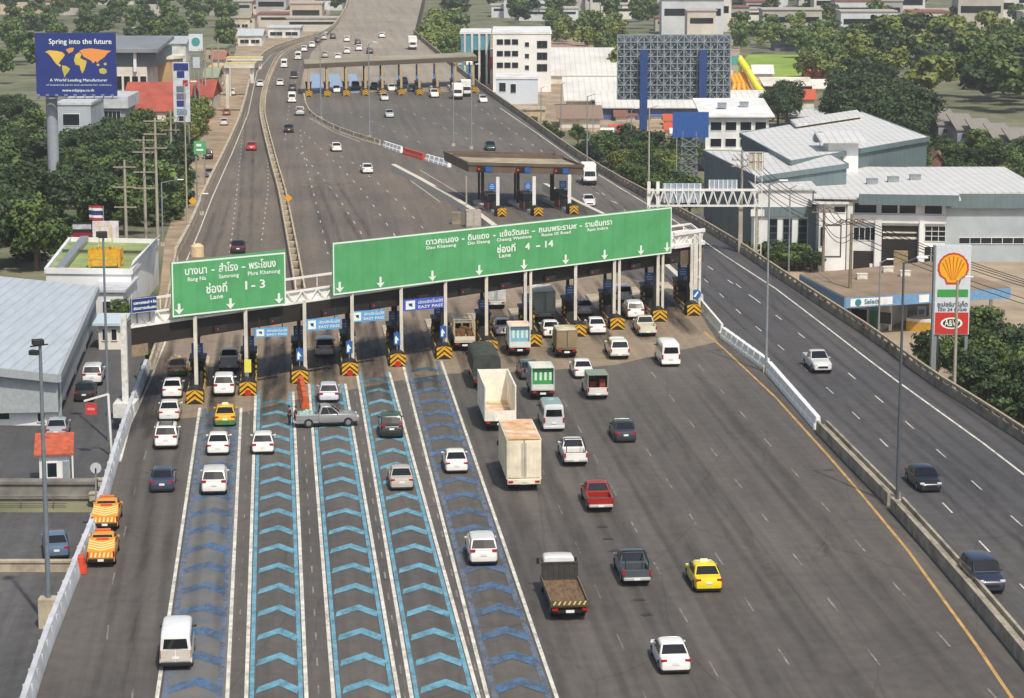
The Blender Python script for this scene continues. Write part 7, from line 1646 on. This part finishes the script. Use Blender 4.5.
# ================================================================ poles and masts
def utility(x, yt, yb, arms, label, group='utility poles left of the ramp', m=None):
    p = PG(x, yb); p.z = gh(p.x, p.y); zt_ = topz(p, yt); r = thing('utility_pole', label, 'utility pole', p, 0, group); H_ = zt_-p.z
    mb = MB(); mb.tube((0, 0, -.3), (0, 0, H_), .24, .15, 10); mb.build('pole', m or M_POLEC, r)
    for y in arms:
        z = topz(p, y)-p.z; mb = MB(); mb.bx(-1.5, 1.5, -.2, -.05, z-.07, z+.07)
        mb.build('cross_arm', m or M_POLEC, r)
        for xx in (-1.3, -.7, .7, 1.3): q = MB(); q.tube((xx, -.12, z+.07), (xx, -.12, z+.3), .07, .05, 8); q.build('insulator', M_BOOTH, r)
    return r, p, H_
ups = [utility(126.5, 160, 243, [167, 187, 207], 'nearest three-armed utility pole, rising from the green roof edge', None), utility(146, 136, 240, [140, 152, 172, 188], 'four-armed utility pole, second in the row left of the ramp', None),
       utility(158, 118, 246, [121, 134, 148], 'tall utility pole with arms near its top, third in the row', None), utility(172.5, 110, 200, [118, 130], 'thin two-armed utility pole beyond the group of three', None),
       utility(206, 44, 110, [50, 60], 'distant utility pole left of the dusty street', None), utility(213, 40, 100, [46, 54], 'distant utility pole, second beside the dusty street', None), utility(219, 38, 92, [44, 50], 'distant utility pole, third beside the dusty street', None)]
def cable(a, b, sag, mb):
    n = 10; pr_ = None
    for i in range(n+1):
        t = i/n; q = a.lerp(b, t); q.z -= sag*4*t*(1-t)
        if pr_ is not None: mb.bar(pr_, q, .06)
        pr_ = q
mb = MB()
for i in range(3):
    for xx in (-1.3, 1.3):
        a = ups[i][1]+Vector((xx, 0, ups[i][2]-1)); b_ = ups[min(i+1, 3)][1]+Vector((xx, 0, ups[min(i+1, 3)][2]-1)); cable(a, b_, 1.5, mb)
PL1 = tag(mb.build('power_line', M_DARK), 'thin black power lines between the utility poles left of the ramp', 'cable')
def lamp(x, yt, yb, label, z=0.0, arm=1.6, side=1, heads=1, group=None, ground=False, m=None, r0=.13):
    p = PG(x, yb) if ground else P(x, yb, z)
    if ground: p.z = gh(p.x, p.y)
    H_ = topz(p, yt)-p.z; r = thing('street_lamp', label, 'street lamp', p, 0, group)
    mb = MB(); mb.tube((0, 0, -.1), (0, 0, H_), r0, r0*.6, 10); mb.build('pole', m or M_STEEL, r)
    mb = MB(); mb.bx(-.3, .3, -.3, .3, -.1, .5); mb.build('base', M_CONC, r)
    for s in ([side] if heads == 1 else [-1, 1]):
        mb = MB(); mb.tube((0, 0, H_-.1), (s*arm, -.2, H_+.35), .06, .05, 8); mb.build('arm', m or M_STEEL, r)
        mb = MB(); mb.box((s*(arm+.35), -.2, H_+.35), (.8, .3, .14)); mb.build('lamp_head', M_PLAST, r, bevel=.03)
    return r
lamp(766, 184, 372, 'tall grey lamp post between the two rows of white plastic barriers', arm=.9)
lamp(897, 262, 506, 'tall dark lamp post in the lower median, left of the black saloon', arm=.9, m=mat('dark_grey_steel', '5c6266', .5, .3, var=.08))
lamp(369.5, 44, 138, 'thin lamp post on the curved barrier below the far toll', arm=.8); lamp(321, 34, 119, 'thin lamp post where the curved barrier begins', arm=.8)
lamp(453.5, 66, 146, 'thin lamp post behind the middle toll roof, left of a pair', arm=.8); lamp(471.5, 66, 149, 'thin lamp post behind the middle toll roof, right of a pair', arm=.8)
lamp(587, 96, 166, 'lamp post on the highway parapet above the white box lorry', arm=1.2); lamp(648.5, 108, 199, 'pale lamp post on the highway parapet beside the lattice bridge', arm=1.2, r0=.17, m=M_POLEC)
lamp(187.5, 84, 234, 'tall thin lamp post at the left ramp parapet', arm=.9, m=M_POLEC); lamp(202, 196, 215, 'short white post light on the left ramp edge', arm=.2)
lamp(163, 182, 246, 'lamp post with a bright curved arm among the left trees', ground=True, arm=2.2, side=1)
lamp(788, 188, 300, 'thin lamp post before the slate-framed office wing', ground=True, arm=.8, m=M_STEEL); lamp(541, 88, 130, 'thin lamp post beside the blue-white shed', ground=True, arm=.8); lamp(561, 84, 140, 'thin lamp post among stalls left of the trees', ground=True, arm=.8)
lamp(593, 104, 152, 'pale lamp post in the trees left of the billboard leg', ground=True, m=M_POLEC, arm=.6); lamp(631, 110, 158, 'thin lamp post beside the left billboard leg', ground=True, arm=.6); lamp(676, 116, 200, 'pale tall post left of the blue sign tower', ground=True, m=M_POLEC, arm=.5)
lamp(878, 262, 352, 'thin lamp post at the filling station forecourt', ground=True, arm=.7); lamp(936, 276, 395, 'grey lamp post left leg of the tall sign', ground=True, arm=.4); lamp(953, 280, 425, 'pale tall post standing in front of the red panel of the tall sign', ground=True, m=M_POLEC, arm=.7, r0=.2)
pA = utility(822, 204, 312, [212], 'brown utility pole between the highway and the filling station roof', None, mat('brown_pole', '8a7a66', .9, var=.15)); pB = utility(849, 214, 330, [222], 'slim utility pole before the factory gate', None, mat('brown_pole', '8a7a66'))
pC = utility(740.5, 150, 262, [160, 166], 'pale utility pole left of the square-topped mast', None)
mb = MB(); pD = (PG(960, 400), None)
tops = [pC[1]+Vector((0, 0, pC[2]-.6)), pA[1]+Vector((0, 0, pA[2]-.6)), pB[1]+Vector((0, 0, pB[2]-.6)), Vector((pD[0].x+20, pD[0].y-20, 3.5))]
for a, b_ in zip(tops, tops[1:]):
    for xx, zz in ((-1.2, 0), (-.4, .05), (.5, 0), (1.2, 0), (0, -1.6), (.1, -2.2)): cable(a+Vector((xx, 0, zz)), b_+Vector((xx, 0, zz)), 1.2, mb)
for v in mb.v: pass
tag(mb.build('power_line', M_DARK), 'thin dark power lines crossing in front of the factory and the filling station', 'cable')
# camera pole and others at the car park
p = P(49, 612, -1.2); r = thing('camera_mast', 'tall grey mast with camera and floodlight at the lower left', 'mast', p); H_ = topz(p, 345)-p.z
m = MB(); m.tube((0, 0, 0), (0, 0, H_), .18, .10, 12); m.build('pole', mat('mast_bluegrey', '78828a', .5, .2, var=.08), r); m = MB(); m.box((0, 0, -.15), (1.2, 1.0, 2.2)); m.build('base', M_CONC, r, bevel=.05)
m = MB(); m.box((-.1, -.1, H_+.2), (.7, .5, .35), .4); m.box((-.35, -.1, H_-.45), (.6, .4, .3), -.3); m.build('camera', M_DARK, r, bevel=.05); m = MB(); m.bar((-.6, 0, H_-.1), (.5, 0, H_+.05), .08); m.build('bracket', M_DARK, r)
p = P(109, 440, -1.4); r = thing('camera_mast', 'very tall thin mast with two dark cameras beside the car park lane', 'mast', p); H_ = topz(p, 234)-p.z
m = MB(); m.tube((0, 0, 0), (0, 0, H_), .14, .08, 10); m.build('pole', mat('mast_bluegrey', '78828a'), r); m = MB(); m.box((-.1, -.1, H_), (.9, .5, .45), .2); m.bar((-.4, 0, H_-.3), (.4, 0, H_-.3), .08); m.build('camera', M_DARK, r, bevel=.05)
# height-limit arm with a red board
p = P(112, 456, -1.4); r = thing('height_barrier', 'white bent pole with a red board hanging from its arm over the car park exit', 'barrier', p); H_ = topz(p, 394)-p.z
q = At(84, 401, p.y); m = MB(); m.bar((0, 0, 0), (-.15, 0, H_), .16); m.bar((-.15, 0, H_), (q.x-p.x, 0, q.z-p.z), .14); m.build('frame', M_WHITE, r)
m = MB(); m.bx(q.x-p.x+.1, q.x-p.x+1.0, -.05, .05, q.z-p.z-1.1, q.z-p.z-.2); m.build('red_board', mat('board_bright_red', 'c43c38', .5, var=.1), r); m = MB(); m.box((q.x-p.x+.55, -.06, q.z-p.z-.65), (.6, .01, .2)); m.build('lettering', mat('board_letter', 'd88a84', .5, var=0), r)
# round sign seen from behind
p = P(96, 520, -1.2); r = thing('round_sign', 'grey round sign seen from behind beside the guard hut', 'sign', p); H_ = topz(p, 468)-p.z; k = (P(97, 520)-P(96, 520)).length
m = MB(); m.bar((0, 0, 0), (.1, 0, H_), .1); m.build('post', M_STEEL, r); m = MB(); m.tube((.1, -.05, H_), (.1, .0, H_), 6*k*.95, n=24); m.build('disc', mat('disc_grey', 'b9bec2', .5, var=.05), r)
# yellow warning signs on the ramp edges
for x, y, lb in ((193, 215, 'left parapet'), (288.5, 212, 'median')):
    p = P(x, y, 0); r = thing('warning_sign', 'small yellow diamond sign on the %s of the ramp' % lb, 'sign', p); m = MB(); m.bar((0, 0, 0), (0, 0, 1.6), .08); m.build('post', M_STEEL, r)
    m = MB(); m.add([(0, -.06, 1.4), (.55, -.06, 1.95), (0, -.06, 2.5), (-.55, -.06, 1.95), (0, -.02, 1.4), (.55, -.02, 1.95), (0, -.02, 2.5), (-.55, -.02, 1.95)], [(0, 1, 2, 3), (7, 6, 5, 4), (0, 4, 5, 1), (1, 5, 6, 2), (2, 6, 7, 3), (3, 7, 4, 0)]); m.build('board', mat('diamond_yellow', 'e0a522', .5, var=.05), r)
# cream drum on the verge by the smaller sign
p = P(197, 259, 0); r = thing('water_tank', 'cream rounded tank standing behind the top edge of the smaller green sign', 'tank', p+Vector((-.2, 2, 0))); m = MB(); m.tube((0, 0, 0), (0, 0, 1.3), .85, .8, 18); m.tube((0, 0, 1.3), (0, 0, 1.6), .8, .4, 18); m.build('body', mat('tank_cream', 'd6be94', .6, var=.1), r)
# ---- sign gantry bridge over the highway
Yg = P(741, 253, 0).y
def gq(x, y): return At(x, y, Yg)
r = thing('sign_gantry', 'white lattice sign gantry spanning the highway above the right end of the toll', 'gantry', gq(704, 253).xy.to_3d()+Vector((0, 0, 0)))
zl, zh_ = gq(700, 206).z, gq(700, 190.5).z; xa, xb = gq(649, 200).x, gq(758, 200).x; mb = MB()
for yy in (Yg, Yg+1.2):
    for z in (zl, zh_): mb.bx(xa, xb, yy-.07, yy+.07, z-.08, z+.08)
    n = 11
    for k in range(n):
        x = xa+(xb-xa)*k/n; x2 = xa+(xb-xa)*(k+1)/n; mb.bar((x, yy, zl), ((x+x2)/2, yy, zh_), .09); mb.bar(((x+x2)/2, yy, zh_), (x2, yy, zl), .09)
for k in range(10): x = xa+(xb-xa)*k/9; mb.bx(x-.05, x+.05, Yg, Yg+1.2, zl-.05, zl+.05)
mb.build('truss', M_WHITE, r, world=True)
mb = MB()
for dx in (0, 1.1): mb.bar((xa+dx, Yg+.6, 0), (xa+dx, Yg+.6, zh_+1), .4)
mb.build('post', M_WHITE, r, world=True); mb = MB(); x = gq(741, 220).x; mb.bar((x, Yg+.6, -7), (x, Yg+.6, zl), .5); x = gq(757, 220).x; mb.bar((x, Yg+.6, -7), (x, Yg+.6, zl), .3); mb.build('post', M_POLEC, r, world=True)
for xa_, xb_, y0_, y1_ in ((663.5, 702.5, 204, 184.5), (709, 738.5, 192, 181)):
    a, c_ = gq(xa_, y0_), gq(xb_, y0_); z1_ = gq(xa_, y1_).z; mb = MB(); mb.bx(a.x, c_.x, Yg+1.35, Yg+1.5, a.z, z1_); po = mb.build('sign_back', mat('sign_back_grey', 'a3b4c2', .4, .3, var=.08), r, world=True)
    mb = MB()
    for k in range(7): x = a.x+(c_.x-a.x)*(k+.3)/6.6; mb.bx(x-.06, x+.06, Yg+1.22, Yg+1.34, a.z, z1_)
    mb.build('rib', M_WHITE, r, world=True)
# ---- scaffolded back of a huge billboard
Ys = P(642, 152, -7).y; a, c_ = At(616.5, 98, Ys), At(728.5, 96, Ys); zt_ = topz(a, 34)
r = thing('scaffold_billboard', 'huge billboard seen from behind, grey steel lattice on two blue legs', 'billboard', ((a.x+c_.x)/2, Ys, -7))
m = MB(); m.bx(a.x, c_.x, Ys-2.2, Ys-2.0, a.z, zt_); m.build('panel', mat('lattice_backing', '5f6a72', .7, var=.2, scale=.8), r, world=True)
m = MB(); nx_, nz_ = 17, 9
for k in range(nx_+1): x = a.x+(c_.x-a.x)*k/nx_; m.bx(x-.09, x+.09, Ys-3.3, Ys-3.1, a.z, zt_)
for k in range(nz_+1): z = a.z+(zt_-a.z)*k/nz_; m.bx(a.x, c_.x, Ys-3.35, Ys-3.2, z-.09, z+.09)
m.build('steel_lattice', mat('lattice_steel', '98a2a8', .5, .2, var=.15, scale=2), r, world=True)
m = MB()
for k in range(nx_):
    for j in range(nz_):
        x, x2 = a.x+(c_.x-a.x)*k/nx_, a.x+(c_.x-a.x)*(k+1)/nx_; z, z2 = a.z+(zt_-a.z)*j/nz_, a.z+(zt_-a.z)*(j+1)/nz_
        if (k+j) % 2: m.bar((x, Ys-3.1, z), (x2, Ys-2.3, z2), .11)
        else: m.bar((x2, Ys-3.1, z), (x, Ys-2.3, z2), .11)
        m.bar((x, Ys-3.2, z), (x, Ys-2.2, z), .08)
m.build('bracing', mat('lattice_steel2', 'b2b8bb', .5, .2, var=.15, scale=2), r, world=True)
for xc, yt in ((643.5, 50), (702.5, 50)):
    x = At(xc, 100, Ys-4.3).x; m = MB(); m.bx(x-.75, x+.75, Ys-4.8, Ys-3.7, -7.2, topz(Vector((x, Ys-4.3, 0)), yt)); m.build('leg', mat('leg_blue', '27477f', .5, var=.1), r, world=True)
# ---- blue sign on a lattice tower
Yt = P(690, 205, -7).y; r, a, c_, z0_, z1_ = panel('blue_sign', 'plain blue sign board on a grey lattice tower among the trees', 672.5, 708.5, 112, 137.5, Yt, mat('board_blue', '2f5b9f', .5, var=.08), posts=False)
m = MB(); xm = (a.x+c_.x)/2-.2; w0, w1 = 1.5, 1.1
for sx in (-1, 1):
    for sy in (-1, 1): m.bar((xm+sx*w0, Yt+1+sy*w0, -7), (xm+sx*w1, Yt+1+sy*w1, z0_+1), .16)
nn_ = 8
for k in range(nn_):
    z = -7+(z0_+7)*k/nn_; z2 = -7+(z0_+7)*(k+1)/nn_
    for sy in (-1, 1): m.bar((xm-w0*.95, Yt+1+sy*w0*.95, z), (xm+w0*.9, Yt+1+sy*w0*.9, z2), .1); m.bar((xm+w0*.95, Yt+1+sy*w0*.95, z), (xm-w0*.9, Yt+1+sy*w0*.9, z2), .1); m.bar((xm-w0, Yt+1+sy*w0, z), (xm+w0, Yt+1+sy*w0, z), .1)
m.build('lattice_tower', M_STEEL, r, world=True)
# ---- square-topped mast beside the office wing
p = PG(757, 276); r = thing('antenna_mast', 'white mast with a square latticed box on top before the office wing', 'mast', p); H_ = topz(p, 152)+7; k = 8/ (F*1.0/p.y)
m = MB()
for sx in (-.45, .45): m.bar((sx, 0, 0), (sx, 0, H_), .12)
for j in range(int(H_)): m.bar((-.45, 0, j+.1), (.45, 0, j+.6), .07)
m.build('pole', M_WHITE, r); z2 = topz(p, 170)+7
m = MB()
for z in (z2, (z2+H_)/2, H_): m.bx(-1.1-.3, .6, -.1, .0, z-.05, z+.05)
for x in (-1.4, -.7, 0, .6): m.bx(x-.05, x+.05, -.1, 0, z2, H_)
m.bx(-1.3, .5, .05, .1, z2+.1, H_-.1); m.build('lattice_box', mat('box_cream', 'bdb6a6', .6, var=.1), r)
m = MB(); zz = topz(p, 216)+7; m.bx(-1.0, .8, -.25, -.1, zz, zz+.9); m.build('white_plate', M_WHITE, r)
# ---- water slides behind the market
def tubepath(pts, r_, mb, n=10, sag=0):
    for a, b_ in zip(pts, pts[1:]): mb.tube(a, b_, r_, r_, n)
Yp = P(745, 99, -7).y; r = thing('water_slide', 'bright yellow and orange water slides beside the scaffolded billboard', 'water slide', P(745, 99, -7))
m = MB(); tubepath([At(739, 58, Yp), At(748, 71, Yp-3), At(758, 88, Yp-6), At(762, 92, Yp-7)], .95, m); m.build('yellow_chute', mat('slide_yellow', 'dfd43a', .4, var=.06), r, world=True)
m = MB()
for k in range(4): tubepath([At(731+k*4, 76-k*1.0, Yp-1), At(735+k*4, 84, Yp-3), At(733+k*5.5, 90, Yp-4), At(739+k*5.0, 97, Yp-6)], .62, m)
m.build('orange_chutes', mat('slide_orange', 'e0a02c', .4, var=.1), r, world=True)
m = MB()
for x, y in ((732, 70), (741, 58), (748, 70), (755, 84), (737, 82)): q = At(x, y, Yp); m.bar((q.x, q.y, -7), (q.x, q.y, q.z), .5)
m.build('support', M_CREAM, r, world=True)
q = At(735, 60, Yp); m = MB(); m.bx(q.x-1.3, q.x+1.3, Yp-1.0, Yp+1.5, q.z-1.2, q.z+1); m.build('platform', mat('slide_teal', '57a09c', .5, var=.1), r, world=True)
m = MB()
for sx in (-1.2, 1.2):
    for sy in (-.9, 1.4): m.bar((q.x+sx, Yp+sy, -7), (q.x+sx, Yp+sy, q.z+1), .3)
m.build('tower', M_WHITE, r, world=True)
# yellow crane-like ornament beside the shed
p = P(510, 78, -7); r = thing('yellow_spire', 'yellow spired ornament between the white office block and the blue-white shed', 'ornament', p); H_ = topz(p, 50)+7; m = MB(); m.tube((0, 0, 0), (0, 0, H_*.5), 2.4, .8, 8, smooth=False); m.tube((0, 0, H_*.5), (0, 0, H_), .8, .1, 8, smooth=False); m.bar((-2, 0, H_*.62), (2, 0, H_*.62), .5); m.build('body', mat('ornament_yellow', 'c9a436', .5, var=.15), r)
# ================================================================ people beside the silver pickup
def person(p, rz, label, shirt, trousers, arm=0.0, h=1.7):
    r = thing('person', label, 'person', p, rz); k = h/1.7
    def skin(name, verts, edges, rad, m, parent, root=0):
        me = bpy.data.meshes.new(name); me.from_pydata([Vector(v)*k for v in verts], edges, []); o = bpy.data.objects.new(name, me); col.objects.link(o); o.parent = parent; me.materials.append(m)
        sk = o.modifiers.new('skin', 'SKIN'); 
        for i, q in enumerate(rad): me.skin_vertices[0].data[i].radius = (q[0]*k, q[1]*k)
        for i in range(len(verts)): me.skin_vertices[0].data[i].use_root = (i == root)
        sb = o.modifiers.new('sub', 'SUBSURF'); sb.levels = 1; sb.render_levels = 1; return o
    V_ = [(0, 0, .93), (0, .01, 1.15), (0, 0, 1.38), (0, .01, 1.48), (0, .03, 1.56), (0, .03, 1.66), (.19, 0, 1.38), (.25, .02, 1.12), (.25, .12+arm, .92), (.25, .18+arm, .84), (-.19, 0, 1.38), (-.25, .02, 1.12), (-.25, .10, .90), (-.25, .14, .81), (.09, 0, .88), (.10, .03, .48), (.11, 0, .08), (.11, .14, .03), (-.09, 0, .88), (-.12, .05, .48), (-.13, -.04, .08), (-.13, .10, .03)]
    E_ = [(0, 1), (1, 2), (2, 3), (3, 4), (4, 5), (2, 6), (6, 7), (7, 8), (8, 9), (2, 10), (10, 11), (11, 12), (12, 13), (0, 14), (14, 15), (15, 16), (16, 17), (0, 18), (18, 19), (19, 20), (20, 21)]
    Rr = [(.14, .10), (.13, .10), (.15, .10), (.05, .05), (.08, .09), (.07, .08), (.06, .06), (.045, .045), (.035, .035), (.03, .035), (.06, .06), (.045, .045), (.035, .035), (.03, .035), (.09, .09), (.06, .06), (.045, .05), (.04, .03), (.09, .09), (.06, .06), (.045, .05), (.04, .03)]
    skn = mat('skin', '9c6d4c', .6, var=.05); b = skin('body', V_, E_, Rr, skn, r); b.name = 'body'
    skin('shirt', [V_[i] for i in (0, 1, 2, 6, 7, 10, 11)], [(0, 1), (1, 2), (2, 3), (3, 4), (2, 5), (5, 6)], [(.16, .12), (.15, .12), (.17, .12), (.08, .08), (.06, .06), (.08, .08), (.06, .06)], shirt, b)
    skin('trousers', [V_[i] for i in (0, 14, 15, 16, 18, 19, 20)], [(0, 1), (1, 2), (2, 3), (0, 4), (4, 5), (5, 6)], [(.15, .12), (.105, .105), (.075, .075), (.06, .06), (.105, .105), (.075, .075), (.06, .06)], trousers, b)
    m = MB(); m.ell((0, .01, 1.64*k), (.095*k, .11*k, .09*k), 12, 8); m.build('hair', mat('black_hair', '15120f', .7, var=.05), b)
    return r
M_DK = mat('dark_cloth', '1f2329', .9, var=.1); M_DK2 = mat('navy_cloth', '2a3950', .9, var=.1)
person(P(289.5, 426), R(-60), 'person in dark blue clothes standing left of the silver pickup', M_DK2, M_DK, .05)
person(P(296, 427), R(-95), 'person in black clothes leaning to the tail of the silver pickup', M_DK, M_DK, .18, 1.75)

# ================================================================ haze: one even closed box of air
hb = MB(); hb.bx(-1900, 1900, -30, 5150, -8.6, 47.0)
ho = bpy.data.objects.new('haze', hb.mesh('haze', [])); col.objects.link(ho); ho['kind'] = 'stuff'
hm = bpy.data.materials.new('haze'); hm.use_nodes = True; n = hm.node_tree; 
for nd in list(n.nodes):
    if nd.type == 'BSDF_PRINCIPLED': n.nodes.remove(nd)
out = [nd for nd in n.nodes if nd.type == 'OUTPUT_MATERIAL'][0]; pv = n.nodes.new('ShaderNodeVolumePrincipled')
pv.inputs['Color'].default_value = (.98, .97, .95, 1); pv.inputs['Density'].default_value = .0002; pv.inputs['Anisotropy'].default_value = .3
n.links.new(pv.outputs[0], out.inputs['Volume']); ho.data.materials.clear(); ho.data.materials.append(hm)
